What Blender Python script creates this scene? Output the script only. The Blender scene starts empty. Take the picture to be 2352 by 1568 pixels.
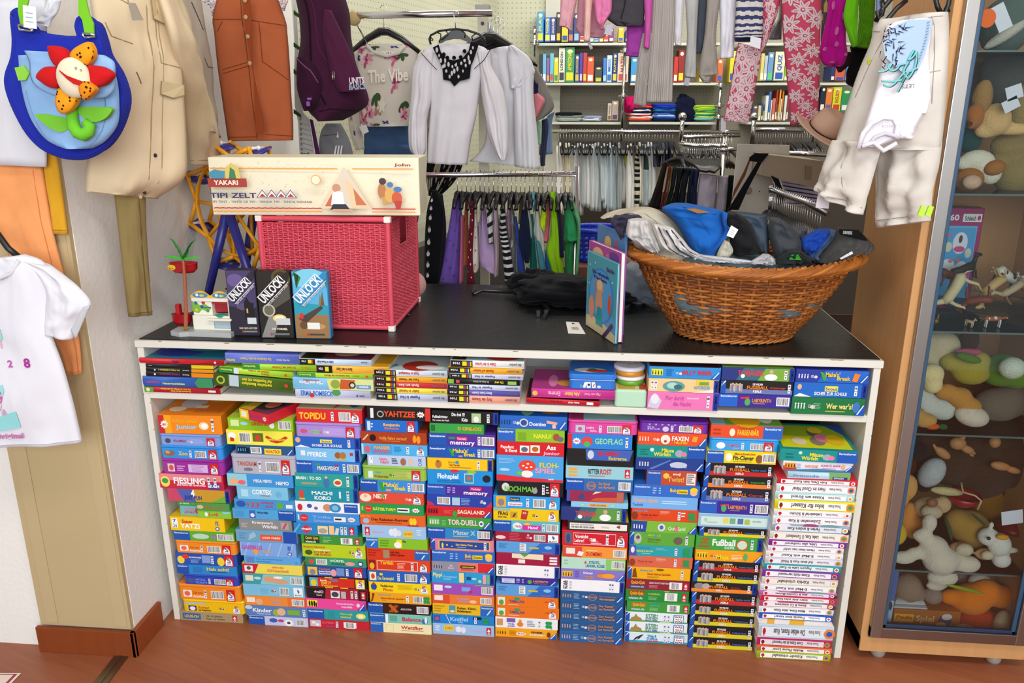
import bpy,math,random
import numpy as np
from mathutils import Vector,Matrix,noise
from mathutils.geometry import tessellate_polygon
R=math.radians;PI=math.pi
sc=bpy.context.scene
# ---- camera
FPX,PITCH,YAW,ROLL=1810.8,0.2862,-0.0881,0.0018
CAM=Vector((1.3162,-2.1489,1.6298))
_F=Vector((math.sin(YAW)*math.cos(PITCH),math.cos(YAW)*math.cos(PITCH),-math.sin(PITCH)))
_X0=Vector((math.cos(YAW),-math.sin(YAW),0));_U0=_X0.cross(_F)
_X=_X0*math.cos(ROLL)+_U0*math.sin(ROLL);_U=_U0*math.cos(ROLL)-_X0*math.sin(ROLL)
cd=bpy.data.cameras.new('camera');cam=bpy.data.objects.new('camera',cd);sc.collection.objects.link(cam)
cd.sensor_width=36;cd.lens=FPX*36/2352;cd.clip_start=.05;cd.clip_end=60
cam.matrix_world=Matrix(((_X.x,_U.x,-_F.x,CAM.x),(_X.y,_U.y,-_F.y,CAM.y),(_X.z,_U.z,-_F.z,CAM.z),(0,0,0,1)))
sc.camera=cam
# ---- light
w=bpy.data.worlds.new('world');sc.world=w;w.use_nodes=True
bg=w.node_tree.nodes['Background'];bg.inputs[0].default_value=(.93,.96,1,1);bg.inputs[1].default_value=.48
def area(name,loc,target,sx,sy,power,col):
 l=bpy.data.lights.new(name,'AREA');l.shape='RECTANGLE';l.size=sx;l.size_y=sy;l.energy=power;l.color=col
 o=bpy.data.objects.new(name,l);sc.collection.objects.link(o);o.location=loc
 o.rotation_euler=(Vector(target)-Vector(loc)).to_track_quat('-Z','Y').to_euler();return o
area('window_daylight',(1.7,-5.2,2.3),(1.1,0,.7),4.2,2.4,185,(.95,.98,1))
area('ceiling_lamp_front',(1.6,-1.6,3.1),(1.5,-.4,0),2.4,.5,34,(1,.96,.9))
area('ceiling_lamp_middle',(1.5,1.9,3.0),(1.5,1.9,0),2.6,.5,30,(1,.97,.9))
area('ceiling_lamp_rear',(2.2,3.0,3.0),(2.2,4.0,1),2.6,.5,42,(1,.97,.9))
v_=sc.view_settings;v_.view_transform='Standard';v_.look='None';v_.exposure=0.12;v_.gamma=1;v_.use_curve_mapping=False
# ---- pixel -> point on a real plane
def _ray(x,y):return _F+_X*((x-1176)/FPX)-_U*((y-784)/FPX)
def at(x,y,Y):
 d=_ray(x,y);return CAM+d*((Y-CAM.y)/d.y)
def atz(x,y,z):
 d=_ray(x,y);return CAM+d*((z-CAM.z)/d.z)
def atx(x,y,X):
 d=_ray(x,y);return CAM+d*((X-CAM.x)/d.x)
SH={1:(300,760,3.92),2:(820,760,3.92),3:(1280,790,4.612),4:(1600,790,4.612),5:(340,1120,4.127),6:(820,1120,4.127),7:(1120,1120,4.127),8:(1420,1140,4.02),
11:(0,0,3.92),12:(0,340,2.177),13:(360,300,3.137),14:(460,0,3.92),15:(900,0,3.92),16:(1200,0,3.92),17:(1600,0,3.92),18:(1780,0,2.613),
21:(920,360,3.92),22:(1240,260,3.92),23:(1320,420,3.267),24:(2080,0,3.136),25:(2080,450,3.92),26:(2000,740,3.92),27:(1960,1080,3.214),28:(0,1000,2.761),0:(0,0,1)}
def sp(s,x,y):
 a,b,k=SH[s];return a+x/k,b+y/k
def lin(h):
 if not isinstance(h,str):return h
 if len(h)==3:h=''.join(c*2 for c in h)
 o=[]
 for i in(0,2,4):
  c=int(h[i:i+2],16)/255
  o.append(c/12.92 if c<=.04045 else((c+.055)/1.055)**2.4)
 return tuple(o)
# ---- materials (all procedural; colour comes with each face)
MATS={}
def mat(name,rough=.5,metal=0,nscale=0,namp=0,bump=0,bscale=50,bdist=.002,sheen=0,coat=0,spec=.5,wave=None,trans=0,stretch=None):
 m=bpy.data.materials.new(name);m.use_nodes=True;nt=m.node_tree;N=nt.nodes;L=nt.links
 b=N['Principled BSDF'];a=N.new('ShaderNodeAttribute');a.attribute_name='Col'
 src=a.outputs['Color'];tc=N.new('ShaderNodeTexCoord');co=tc.outputs['Object']
 if stretch:
  mp=N.new('ShaderNodeMapping');mp.inputs['Scale'].default_value=stretch;L.new(co,mp.inputs[0]);co=mp.outputs[0]
 if namp:
  n=N.new('ShaderNodeTexNoise');n.inputs['Scale'].default_value=nscale;n.inputs['Detail'].default_value=4;L.new(co,n.inputs['Vector'])
  r=N.new('ShaderNodeMapRange');r.inputs['To Min'].default_value=1-namp;r.inputs['To Max'].default_value=1+namp;L.new(n.outputs[0],r.inputs[0])
  x=N.new('ShaderNodeVectorMath');x.operation='SCALE';L.new(src,x.inputs[0]);L.new(r.outputs[0],x.inputs['Scale']);src=x.outputs[0]
 L.new(src,b.inputs['Base Color'])
 b.inputs['Roughness'].default_value=rough;b.inputs['Metallic'].default_value=metal
 b.inputs['Sheen Weight'].default_value=sheen;b.inputs['Coat Weight'].default_value=coat;b.inputs['Specular IOR Level'].default_value=spec
 b.inputs['Transmission Weight'].default_value=trans
 if bump:
  if wave:
   n=N.new('ShaderNodeTexWave');n.bands_direction=wave;n.inputs['Scale'].default_value=bscale;n.inputs['Distortion'].default_value=.6
   out=n.outputs['Fac']
  else:
   n=N.new('ShaderNodeTexNoise');n.inputs['Scale'].default_value=bscale;n.inputs['Detail'].default_value=6;out=n.outputs[0]
  L.new(co,n.inputs['Vector'])
  bp=N.new('ShaderNodeBump');bp.inputs['Strength'].default_value=bump;bp.inputs['Distance'].default_value=bdist
  L.new(out,bp.inputs['Height']);L.new(bp.outputs[0],b.inputs['Normal'])
 MATS[name]=m;return m
mat('print',.38,nscale=30,namp=.03,spec=.35)
mat('paper',.85,nscale=60,namp=.06)
mat('paint',.5,nscale=6,namp=.05,bump=.1,bscale=40)
mat('plaster',.9,nscale=3,namp=.03,bump=.45,bscale=70,bdist=.003)
mat('cloth',.95,nscale=9,namp=.06,bump=.35,bscale=420,bdist=.001,sheen=.04,spec=.1)
mat('denim',.95,nscale=14,namp=.16,bump=.4,bscale=500,bdist=.001,spec=.1)
mat('plush',.98,nscale=45,namp=.12,bump=1,bscale=300,bdist=.004,sheen=.1,spec=.05)
mat('plastic',.33,nscale=5,namp=.02)
mat('tin',.28,nscale=8,namp=.02,coat=.3)
mat('satin',.55,nscale=5,namp=.05,spec=.3)
mat('chrome',.16,metal=1,nscale=8,namp=.03)
mat('steel',.34,metal=1,nscale=3,namp=.06,stretch=(30,30,1))
mat('wood',.5,nscale=4,namp=.12,bump=.08,bscale=60,stretch=(14,14,1.1),spec=.3)
mat('wicker',.5,nscale=35,namp=.28,bump=.25,bscale=90,spec=.4)
mat('cane',.55,nscale=25,namp=.1,bump=.15,bscale=200)
mat('fur',.98,nscale=60,namp=.2,bump=1,bscale=350,bdist=.004,spec=.05)
def glassmat(name,tint,alpha):
 m=bpy.data.materials.new(name);m.use_nodes=True;nt=m.node_tree;nt.nodes.remove(nt.nodes['Principled BSDF'])
 t=nt.nodes.new('ShaderNodeBsdfTransparent');t.inputs[0].default_value=(*tint,1)
 g=nt.nodes.new('ShaderNodeBsdfGlossy');g.inputs['Roughness'].default_value=.03;g.inputs[0].default_value=(.6,.64,.64,1)
 f=nt.nodes.new('ShaderNodeFresnel');f.inputs[0].default_value=alpha
 nz=nt.nodes.new('ShaderNodeTexNoise');nz.inputs['Scale'].default_value=3
 mm=nt.nodes.new('ShaderNodeMath');mm.operation='MULTIPLY_ADD';mm.inputs[1].default_value=.02
 nt.links.new(nz.outputs[0],mm.inputs[0]);nt.links.new(f.outputs[0],mm.inputs[2])
 x=nt.nodes.new('ShaderNodeMixShader');nt.links.new(mm.outputs[0],x.inputs[0]);nt.links.new(t.outputs[0],x.inputs[1]);nt.links.new(g.outputs[0],x.inputs[2])
 nt.links.new(x.outputs[0],nt.nodes['Material Output'].inputs[0]);MATS[name]=m
glassmat('glass',(.93,.96,.95),1.45)
def planked(name,c1,c2,sx,sy,gap):
 m=bpy.data.materials.new(name);m.use_nodes=True;nt=m.node_tree;N=nt.nodes;L=nt.links;b=N['Principled BSDF']
 tc=N.new('ShaderNodeTexCoord');mp=N.new('ShaderNodeMapping');mp.inputs['Rotation'].default_value=(0,0,R(20));L.new(tc.outputs['Object'],mp.inputs[0])
 br=N.new('ShaderNodeTexBrick');br.inputs['Scale'].default_value=1;br.inputs['Brick Width'].default_value=sx;br.inputs['Row Height'].default_value=sy
 br.inputs['Mortar Size'].default_value=gap;br.inputs['Color1'].default_value=(*c1,1);br.inputs['Color2'].default_value=(*c2,1)
 br.inputs['Mortar'].default_value=(c1[0]*.82,c1[1]*.8,c1[2]*.8,1);L.new(mp.outputs[0],br.inputs[0])
 m2=N.new('ShaderNodeMapping');m2.inputs['Scale'].default_value=(1.5,22,1);L.new(mp.outputs[0],m2.inputs[0])
 n=N.new('ShaderNodeTexNoise');n.inputs['Scale'].default_value=2.2;n.inputs['Detail'].default_value=6;n.inputs['Distortion'].default_value=.8;L.new(m2.outputs[0],n.inputs[0])
 r=N.new('ShaderNodeMapRange');r.inputs['To Min'].default_value=.72;r.inputs['To Max'].default_value=1.3;L.new(n.outputs[0],r.inputs[0])
 x=N.new('ShaderNodeVectorMath');x.operation='SCALE';L.new(br.outputs[0],x.inputs[0]);L.new(r.outputs[0],x.inputs['Scale']);L.new(x.outputs[0],b.inputs['Base Color'])
 b.inputs['Roughness'].default_value=.42;MATS[name]=m
planked('laminate',lin('9d5d3c'),lin('935437'),1.3,.2,.0012)

def pegboard(name,base,hole,s):
 m=bpy.data.materials.new(name);m.use_nodes=True;nt=m.node_tree;N=nt.nodes;L=nt.links;b=N['Principled BSDF']
 tc=N.new('ShaderNodeTexCoord');sx=N.new('ShaderNodeSeparateXYZ');L.new(tc.outputs['Object'],sx.inputs[0])
 def saw(o):
  a=N.new('ShaderNodeMath');a.operation='MULTIPLY';a.inputs[1].default_value=s*PI;L.new(o,a.inputs[0])
  c=N.new('ShaderNodeMath');c.operation='SINE';L.new(a.outputs[0],c.inputs[0])
  d=N.new('ShaderNodeMath');d.operation='ABSOLUTE';L.new(c.outputs[0],d.inputs[0]);return d.outputs[0]
 ad=N.new('ShaderNodeMath');ad.operation='ADD';L.new(sx.outputs['X'],ad.inputs[0]);L.new(sx.outputs['Y'],ad.inputs[1])
 p=N.new('ShaderNodeMath');p.operation='MULTIPLY';L.new(saw(ad.outputs[0]),p.inputs[0]);L.new(saw(sx.outputs['Z']),p.inputs[1])
 g=N.new('ShaderNodeMath');g.operation='GREATER_THAN';g.inputs[1].default_value=.9;L.new(p.outputs[0],g.inputs[0])
 mx=N.new('ShaderNodeMix');mx.data_type='RGBA';L.new(g.outputs[0],mx.inputs[0]);mx.inputs[6].default_value=(*base,1);mx.inputs[7].default_value=(*hole,1)
 L.new(mx.outputs[2],b.inputs['Base Color']);b.inputs['Roughness'].default_value=.8;MATS[name]=m
pegboard('pegboard',lin('a19b8b'),lin('878170'),40)
pegboard('pegboard_cream',lin('c6c6ae'),lin('9c9c84'),28)

m=bpy.data.materials.new('rubber');m.use_nodes=True;nt=m.node_tree;N=nt.nodes;L=nt.links;b=N['Principled BSDF']
b.inputs['Base Color'].default_value=(.012,.012,.013,1);b.inputs['Roughness'].default_value=.32;b.inputs['Specular IOR Level'].default_value=.28
tc=N.new('ShaderNodeTexCoord');br=N.new('ShaderNodeTexBrick');br.inputs['Scale'].default_value=1;br.inputs['Brick Width'].default_value=.024;br.inputs['Row Height'].default_value=.011
br.inputs['Mortar Size'].default_value=.003;br.inputs['Mortar Smooth'].default_value=.7;L.new(tc.outputs['Object'],br.inputs[0])
bp=N.new('ShaderNodeBump');bp.inputs['Strength'].default_value=.7;bp.inputs['Distance'].default_value=.0015;L.new(br.outputs['Fac'],bp.inputs['Height']);L.new(bp.outputs[0],b.inputs['Normal'])
MATS['rubber']=m
# ---- glyphs of the built-in font, read once
GL={}
def load_glyphs():
 chars=sorted(set("ABCDEFGHIJKLMNOPQRSTUVWXYZabcdefghijklmnopqrstuvwxyz0123456789!?'&-.,:+/()ÄÖÜäöüß*#"))
 ob=[]
 for bold in(0,1):
  for c in chars:
   for s in(c,'H'+c+'H'):
    cu=bpy.data.curves.new('g','FONT');cu.body=s;cu.resolution_u=2;cu.offset=.03 if bold else 0
    o=bpy.data.objects.new('g',cu);sc.collection.objects.link(o);ob.append((bold,c,s,o))
 cu=bpy.data.curves.new('g','FONT');cu.body='HH';o=bpy.data.objects.new('g',cu);sc.collection.objects.link(o);ob.append((0,None,'HH',o))
 bpy.context.view_layer.update();dg=bpy.context.evaluated_depsgraph_get();wd={}
 for bold,c,s,o in ob:
  me=o.evaluated_get(dg).to_mesh();vs=[(v.co.x,v.co.y)for v in me.vertices]
  if c is None:hh=max(p[0]for p in vs);H=max(p[1]for p in vs)
  elif s==c:wd[(bold,c)]=(vs,[tuple(p.vertices)for p in me.polygons])
  else:wd[(bold,c,'w')]=max(p[0]for p in vs)
  o.to_mesh_clear()
 for bold,c,s,o in ob:
  if s==c and c:
   GL[(bold,c)]=(*wd[(bold,c)],wd[(bold,c,'w')]-hh-(.03 if bold else 0))
 for*_,o in ob:
  d=o.data;bpy.data.objects.remove(o);bpy.data.curves.remove(d)
 GL['H']=H
load_glyphs()
# ---- mesh builder
class MB:
 def __init__(s,m='print',col='888'):s.v=[];s.f=[];s.c=[];s.m=[];s.s=[];s.mn=m;s.col=lin(col);s.M=None
 def V(s,p):
  s.v.append(tuple(s.M@Vector(p))if s.M else tuple(p));return len(s.v)-1
 def F(s,idx,col=None,m=None,sm=False):
  s.f.append(tuple(idx));s.c.append(lin(col)if col is not None else s.col);s.m.append(m or s.mn);s.s.append(sm)
 def poly(s,pts,col=None,m=None):s.F([s.V(p)for p in pts],col,m)
 def box(s,a,b,col=None,m=None,bev=0):
  (x0,y0,z0),(x1,y1,z1)=a,b
  if bev:
   s.rbox(a,b,bev,col,m);return
  i=[s.V(p)for p in((x0,y0,z0),(x1,y0,z0),(x1,y1,z0),(x0,y1,z0),(x0,y0,z1),(x1,y0,z1),(x1,y1,z1),(x0,y1,z1))]
  for q in((0,3,2,1),(4,5,6,7),(0,1,5,4),(1,2,6,5),(2,3,7,6),(3,0,4,7)):s.F([i[k]for k in q],col,m)
 def rbox(s,a,b,r,col=None,m=None,eb=None,n=3,topcol=None):
  
  (x0,y0,z0),(x1,y1,z1)=a,b;eb=min(r,.0012)if eb is None else eb
  def ring(ins,z):
   o=[]
   for cx,cy,a0 in((x1-r,y1-r,0),(x0+r,y1-r,90),(x0+r,y0+r,180),(x1-r,y0+r,270)):
    for k in range(n+1):
     t=R(a0+90*k/n);rr=r-ins;o.append(s.V((cx+rr*math.cos(t),cy+rr*math.sin(t),z)))
   return o
  rs=[ring(eb,z0),ring(0,z0+eb),ring(0,z1-eb),ring(eb,z1)]
  for A,B in zip(rs,rs[1:]):
   for k in range(len(A)):j=(k+1)%len(A);s.F((A[k],A[j],B[j],B[k]),col,m)
  s.F(rs[-1],topcol if topcol is not None else col,m);s.F(rs[0][::-1],col,m)
 def tube(s,pts,r,n=6,col=None,m=None,cap=True,flat=1):
  pts=[Vector(p)for p in pts];rings=[];up=None
  for i,p in enumerate(pts):
   d=(pts[min(i+1,len(pts)-1)]-pts[max(i-1,0)]);d=d.normalized()if d.length>1e-9 else Vector((0,0,1))
   if up is None:up=d.orthogonal().normalized()
   up=(up-d*up.dot(d));up=up.normalized()if up.length>1e-6 else d.orthogonal().normalized()
   sd=d.cross(up);rr=r[i]if isinstance(r,(list,tuple))else r
   rings.append([s.V(p+up*(rr*math.cos(2*PI*k/n))+sd*(rr*flat*math.sin(2*PI*k/n)))for k in range(n)])
  for A,B in zip(rings,rings[1:]):
   for k in range(n):j=(k+1)%n;s.F((A[k],A[j],B[j],B[k]),col,m,True)
  if cap:s.F(rings[0][::-1],col,m);s.F(rings[-1],col,m)
 def lathe(s,c,prof,n=20,col=None,m=None,axis=None,sx=1,sy=1):
  q=Vector(axis).to_track_quat('Z','Y').to_matrix()if axis else Matrix.Identity(3);c=Vector(c);rg=[]
  for(r,z)in prof:rg.append([s.V(c+q@Vector((r*sx*math.cos(2*PI*k/n),r*sy*math.sin(2*PI*k/n),z)))for k in range(n)])
  for A,B in zip(rg,rg[1:]):
   for k in range(n):j=(k+1)%n;s.F((A[k],A[j],B[j],B[k]),col,m,True)
  if prof[0][0]>1e-6:s.F(rg[0][::-1],col,m)
  if prof[-1][0]>1e-6:s.F(rg[-1],col,m)
 def ell(s,c,r,col=None,m=None,rot=None,n=14,k=9):
  if not isinstance(r,(tuple,list)):r=(r,r,r)
  q=rot if rot is not None else Matrix.Identity(3);c=Vector(c);rg=[]
  for i in range(1,k):
   t=PI*i/k;rg.append([s.V(c+q@Vector((r[0]*math.sin(t)*math.cos(2*PI*j/n),r[1]*math.sin(t)*math.sin(2*PI*j/n),-r[2]*math.cos(t))))for j in range(n)])
  a=s.V(c+q@Vector((0,0,-r[2])));b=s.V(c+q@Vector((0,0,r[2])))
  for A,B in zip(rg,rg[1:]):
   for j in range(n):i=(j+1)%n;s.F((A[j],A[i],B[i],B[j]),col,m,True)
  for j in range(n):i=(j+1)%n;s.F((a,rg[0][i],rg[0][j]),col,m,True);s.F((b,rg[-1][j],rg[-1][i]),col,m,True)
 def slab(s,pts,off,col=None,m=None,side=None):
  
  pts=[Vector(p)for p in pts];off=Vector(off);A=[s.V(p)for p in pts];B=[s.V(p+off)for p in pts]
  for t in tessellate_polygon([pts]):s.F([A[k]for k in t],col,m);s.F([B[k]for k in reversed(t)],side or col,m)
  for k in range(len(pts)):j=(k+1)%len(pts);s.F((A[k],A[j],B[j],B[k]),side or col,m)
 def text(s,t,O,U,V,w,h,col,bold=1):
  
  x=0;k=h/GL['H'];out=[]
  for c in t:
   if c==' ':x+=.32;continue
   g=GL.get((bold,c))or GL[(bold,'-')];out.append((g,x));x+=g[2]
  kx=k if w is None else w/max(x,.1)
  O=Vector(O);U=Vector(U);V=Vector(V)
  for(vs,fs,_),x0 in out:
   b=[s.V(O+U*((px+x0)*kx)+V*(py*k))for px,py in vs]
   for f in fs:s.F([b[i]for i in f],col)
  return x*kx
 def build(s,name,parent=None,origin=None,mods=None):
  me=bpy.data.meshes.new(name);v=np.array(s.v,dtype=float).reshape(-1,3)
  if origin is None:
   if parent is not None:origin=parent['_o']if '_o' in parent else(0,0,0)
   else:lo=v.min(0);hi=v.max(0);origin=((lo[0]+hi[0])/2,(lo[1]+hi[1])/2,lo[2])
  origin=np.array(origin);me.from_pydata((v-origin).tolist(),[],s.f)
  mi=[];names=[]
  for n in s.m:
   if n not in names:names.append(n)
   mi.append(names.index(n))
  for n in names:me.materials.append(MATS[n])
  me.polygons.foreach_set('material_index',mi);me.polygons.foreach_set('use_smooth',s.s)
  ca=me.color_attributes.new('Col','FLOAT_COLOR','CORNER');ln=[len(f)for f in s.f]
  c=np.ones((len(s.f),4),dtype=np.float32);c[:,:3]=np.array(s.c).reshape(-1,3);ca.data.foreach_set('color',np.repeat(c,ln,axis=0).ravel())
  me.update();o=bpy.data.objects.new(name,me);sc.collection.objects.link(o)
  if parent is not None:
   o.parent=parent;po=np.array(parent['_o']);o.location=tuple(origin-po)
  else:o.location=tuple(origin)
  o['_o']=tuple(float(t)for t in origin);return o
def thing(o,label,cat,group=None):
 o['label']=label;o['category']=cat
 if group:o['group']=group
 return o
def struct(o):o['kind']='structure';return o
def empty(name,loc):
 o=bpy.data.objects.new(name,None);sc.collection.objects.link(o);o.location=loc;o['_o']=tuple(float(t)for t in loc);o.empty_display_size=.05;return o
# ---- printed fronts
BL='1b55b0'
def people(mb,X,u,v,w,h,bgc,fg):
 X('Q',u,v,u+w,v+h,bgc)
 for k in range(4):
  a=u+w*(.12+.25*k);X('O',a,v+h*.68,.09*h,fg);X('Q',a-w*.045,v+h*.12,a+w*.045,v+h*.56,fg)
def decal(mb,O,U,V,Nn,spec):
 O=Vector(O);W=Vector(U).length;H=Vector(V).length;U=Vector(U).normalized();V=Vector(V).normalized();Nn=Vector(Nn);lay=[1]
 def P(u,v):return O+U*(u*W)+V*(v*H)+Nn*(.00013*lay[0])
 def X(k,*a):
  lay[0]+=1
  if k=='Q':
   u0,v0,u1,v1,c=a;mb.poly([P(u0,v0),P(u1,v0),P(u1,v1),P(u0,v1)],c)
  elif k=='G':
   c=a[-1];q=a[:-1];mb.poly([P(q[i],q[i+1])for i in range(0,len(q),2)],c)
  elif k=='O':
   u,v,r,c=a;p=P(u,v);mb.poly([p+(U*math.cos(t*PI/6)+V*math.sin(t*PI/6))*(r*H)for t in range(12)],c)
  elif k=='E':
   u,v,ru,rv,c=a;mb.poly([P(u+ru*math.cos(t*PI/8),v+rv*math.sin(t*PI/8))for t in range(16)],c)
  elif k=='T':
   u0,u1,v,h,c,t=a
   if u1<u0:mb.text(t,P(u0,v),-U,-V,(u0-u1)*W,h*H,c)
   else:mb.text(t,P(u0,v),U,V,(u1-u0)*W,h*H,c)
  elif k=='V':mb.text(a[5],P(a[0],a[1]),V,-U,(a[2]-a[1])*H,a[3]*H*.6,a[4])
  elif k=='B':
   u=a[0];wd=a[1]if len(a)>1 else .17;X('Q',u,.15,u+wd,.85,'f4f4f4');rr=random.Random(int(u*100));x=u+.012;lay[0]+=1
   while x<u+wd-.015:
    q=rr.choice((.003,.005,.008));X('Q',x,.22,x+q,.8,'333');x+=q+rr.choice((.004,.006,.008));lay[0]-=1
  elif k=='P':
   u0,u1,v0,v1,n,c=a;rr=random.Random(int(u0*999+n));n=int(n)
   for i in range(n):
    v=v1-(v1-v0)*(i+.5)/n;t=(v1-v0)/n*.22;X('Q',u0,v-t,u0+(u1-u0)*rr.uniform(.6,1),v+t,c);lay[0]-=1
  elif k=='Rl':X('Q',0,0,.27,1,BL);X('T',.015,.25,.72,.16,'e8eefc','Ravensburger')
  elif k=='Rr':X('Q',.74,0,1,1,BL);X('T',.755,.98,.74,.16,'e8eefc','Ravensburger')
  elif k=='Rc':X('G',.86,0,1,0,1,.8,BL);X('G',.89,.06,.91,.06,.985,.62,.972,.66,'dfe8ff')
  elif k=='Rb':X('Q',0,0,.07,1,BL);X('G',0,.55,.05,1,.07,1,.07,.96,'dfe8ff')
  elif k=='K':X('Q',.93,0,1,1,'1c3a9c');mb.text('KOSMOS',P(.982,.12),V,-U,.74*H,.03*W,lin('eef'))
  elif k in('S','s'):
   if k=='S':X('Q',.8,0,.945,1,'d01f2c')
   c=.872 if k=='S' else .9;X('G',c-.055,.08,c+.055,.08,c+.055,.4,c+.04,.62,c,.72,c-.04,.62,c-.055,.4,'f6f8fb')
   X('T',c-.045,c+.045,.14,.1,'1c6fc0','Schmidt')
   for(q,cc)in((0,'d22'),(.05,'e8b020'),(.1,'1a4fb0')):
    X('G',c+.025,.84-q,c-.02,.88-q,c-.03,.7-q,c+.02,.55-q,c+.012,.42-q*.6,c-.025,.44-q*.6,c-.025,.38-q*.6,c+.022,.36-q*.6,c+.034,.55-q,c-.016,.72-q,c-.01,.82-q,c+.025,.79-q,cc)
  elif k=='I':people(mb,X,a[0],.25,.16,.55,a[1]if len(a)>1 else 'f4f4f4',a[2]if len(a)>2 else '1a3a8a')
  elif k=='J':X('Q',a[0],.52,a[0]+.04,.85,'e8ecf4');X('Q',a[0],.15,a[0]+.04,.48,'e8ecf4');X('O',a[0]+.02,.7,.08,'667');X('G',a[0]+.008,.36,a[0]+.032,.36,a[0]+.02,.2,'667')
  elif k=='C':X('T',a[0],a[0]+.04,.4,.18,a[1]if len(a)>1 else 'ccd','CE');X('O',a[0]+.07,.45,.13,'e8d8d8');X('O',a[0]+.07,.45,.08,a[1]if len(a)>1 else 'ccd')
  elif k=='A':X('Q',a[0],.15,a[0]+.075,.85,'c8283c');X('G',a[0]+.012,.5,a[0]+.037,.75,a[0]+.062,.5,a[0]+.037,.4,'f4e8ea');X('T',a[0]+.015,a[0]+.06,.2,.14,'f4e8ea','ASS')
  elif k=='L':
   for q in(0,1,2,3):X('O',a[0]+.022*(-1 if q%2 else 1),.5+.17*(-1 if q>1 else 1),.17,'1f9a50')
   X('G',a[0],.4,a[0]+.05,.08,a[0]+.06,.12,a[0]+.01,.45,'1f9a50')
  elif k=='F':X('T',a[0],a[0]+.06,.5,.3,'2a5ab8','FX');X('O',a[0]+.03,.25,.15,'2a5ab8');X('O',a[0]+.03,.25,.09,'dfe8f8')
  elif k=='M':
   c=a[0];X('G',*sum(([c+(.07 if q%2 else .045)*math.cos(q*PI/9),.5+(.26 if q%2 else .16)*math.sin(q*PI/9)]for q in range(18)),[]),'f6f4f0');X('T',c-.035,c+.035,.43,.14,'c8202c','AMIGO')
  elif k=='X':
   X('Q',.06,0,1,.36,a[0]);X('Rb')
   for q in range(7):X('E',.14+.025*q,.42+.05*(q%2),.016,.3,('9a9aa0','77777c','b8b4b0')[q%3]);X('O',.14+.025*q,.72+.06*(q%2),.08,'c8a898')
   X('T',.36,.66,.42,.24,'f08020','FUSSBALL');X('T',.44,.58,.72,.15,'f0f0f0','DIE WILDEN');X('T',.45,.57,.14,.17,'f0f0f0','KERLE')
   if len(a)>1:X('T',.68,.9,.48,.15,a[2],a[1])
   X('J',.93)
  elif k=='W':X('Q',.78,.1,.94,.94,'2a6ab0');X('Q',.79,.15,.93,.89,'fafafa');X('T',.8,.92,.66,.18,'223','WAS');X('T',.81,.91,.43,.14,'d03040','ist');X('T',.8,.92,.17,.18,'223','WAS')
 for e in spec.split(';'):
  e=e.strip()
  if not e:continue
  k=e.split(' ')[0];rest=e[len(k)+1:]
  if k in 'TV':
   a=rest.split(',',5);X(k,float(a[0]),float(a[1]),float(a[2]),float(a[3]),a[4],a[5])
  else:
   a=[]
   for t in(rest.split(',')if rest else[]):
    q=t.strip()
    try:a.append(float(q)if('.' in q or q in('0','1','-1')or(k=='P' and len(a)==4))else q)
    except ValueError:a.append(q)
   X(k,*a)
# = setting
SW,SHH=2.15,.968
XW=-.13
def flat(name,pts,m,col,off=(0,0,-.02)):
 b=MB(m,col);b.slab(pts,off);return struct(b.build(name,origin=(0,0,0)))
flat('floor_rear',[(-.5,.95,.0012),(5.1,.95,.0012),(5.1,4.4,.0012),(-.5,4.4,.0012)],'wood','3a2c24',(0,0,.0008))
flat('floor',[(-3.5,-3,0),(6,-3,0),(6,4.6,0),(-3.5,4.6,0)],'laminate','fff')
flat('wall_back',[(-1.2,4.35,0),(1.02,4.35,0),(1.02,4.35,3.1),(-1.2,4.35,3.1)],'pegboard_cream','fff',(0,.05,0))
flat('wall_rear',[(1.1,4.45,0),(5.2,4.45,0),(5.2,4.45,3.1),(1.1,4.45,3.1)],'pegboard','fff',(0,.05,0))
zl_=at(1300,440,4.4).z;b=MB('satin','4c443c');b.box((1.13,4.425,0),(5.19,4.45,zl_));struct(b.build('wall_rear_shade'))  # dark panel painting in the shade under the rear clothes rail
b=MB('plaster','c9c7bb');b.box((1.0,4.3,0),(1.12,4.45,3.1));struct(b.build('trim_1'))
flat('wall_right',[(5.2,-1,0),(5.2,4.5,0),(5.2,4.5,3.1),(5.2,-1,3.1)],'plaster','cfcabc',(.05,0,0))
flat('ceiling',[(-3.5,-3,3.2),(6,-3,3.2),(6,4.6,3.2),(-3.5,4.6,3.2)],'plaster','e8e6de',(0,0,.05))

pc=atz(313,1500,0);PX,PY=pc.x,pc.y
XE=at(690,330,1.4).x
YWE=min((t*.01 for t in range(100,300)),key=lambda t:abs(at(692,330,t).x-PX))
b=MB('plaster','f0eee9');b.box((-1.25,PY+.012,0),(PX,YWE,3.1));struct(b.build('wall_left'))
pl=at(20,1000,PY).x
b=MB('satin','c0ac82');b.box((pl-.01,PY-.004,.09),(PX-.002,PY+.012,3.1));b.box((pl+.012,PY-.007,.1),(pl+.05,PY-.002,3.1),'c2ae85');b.box((PX-.05,PY-.006,.1),(PX-.012,PY-.002,3.1),'c2ae85');struct(b.build('wall_panel'))
b=MB('wood','86401c');b.box((pl-.02,PY-.02,0),(PX+.014,PY-.006,.088),bev=.003);struct(b.build('baseboard_front'))
b=MB('wood','964a24');b.box((PX,PY-.02,0),(PX+.014,-.03,.088),bev=.003);struct(b.build('baseboard_side'))
b=MB('wood','3a2018');b.box((-2.2,PY+.3,0),(pl-.05,PY+.34,2.6));struct(b.build('trim_2'))
a0=atz(282,1504,0);a1=atz(233,1568,0);dd=(a1-a0);dd.z=0;nn=Vector((-dd.y,dd.x,0)).normalized()*.022;e1=a0+dd*2.5;a0=a0-dd*.0
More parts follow.
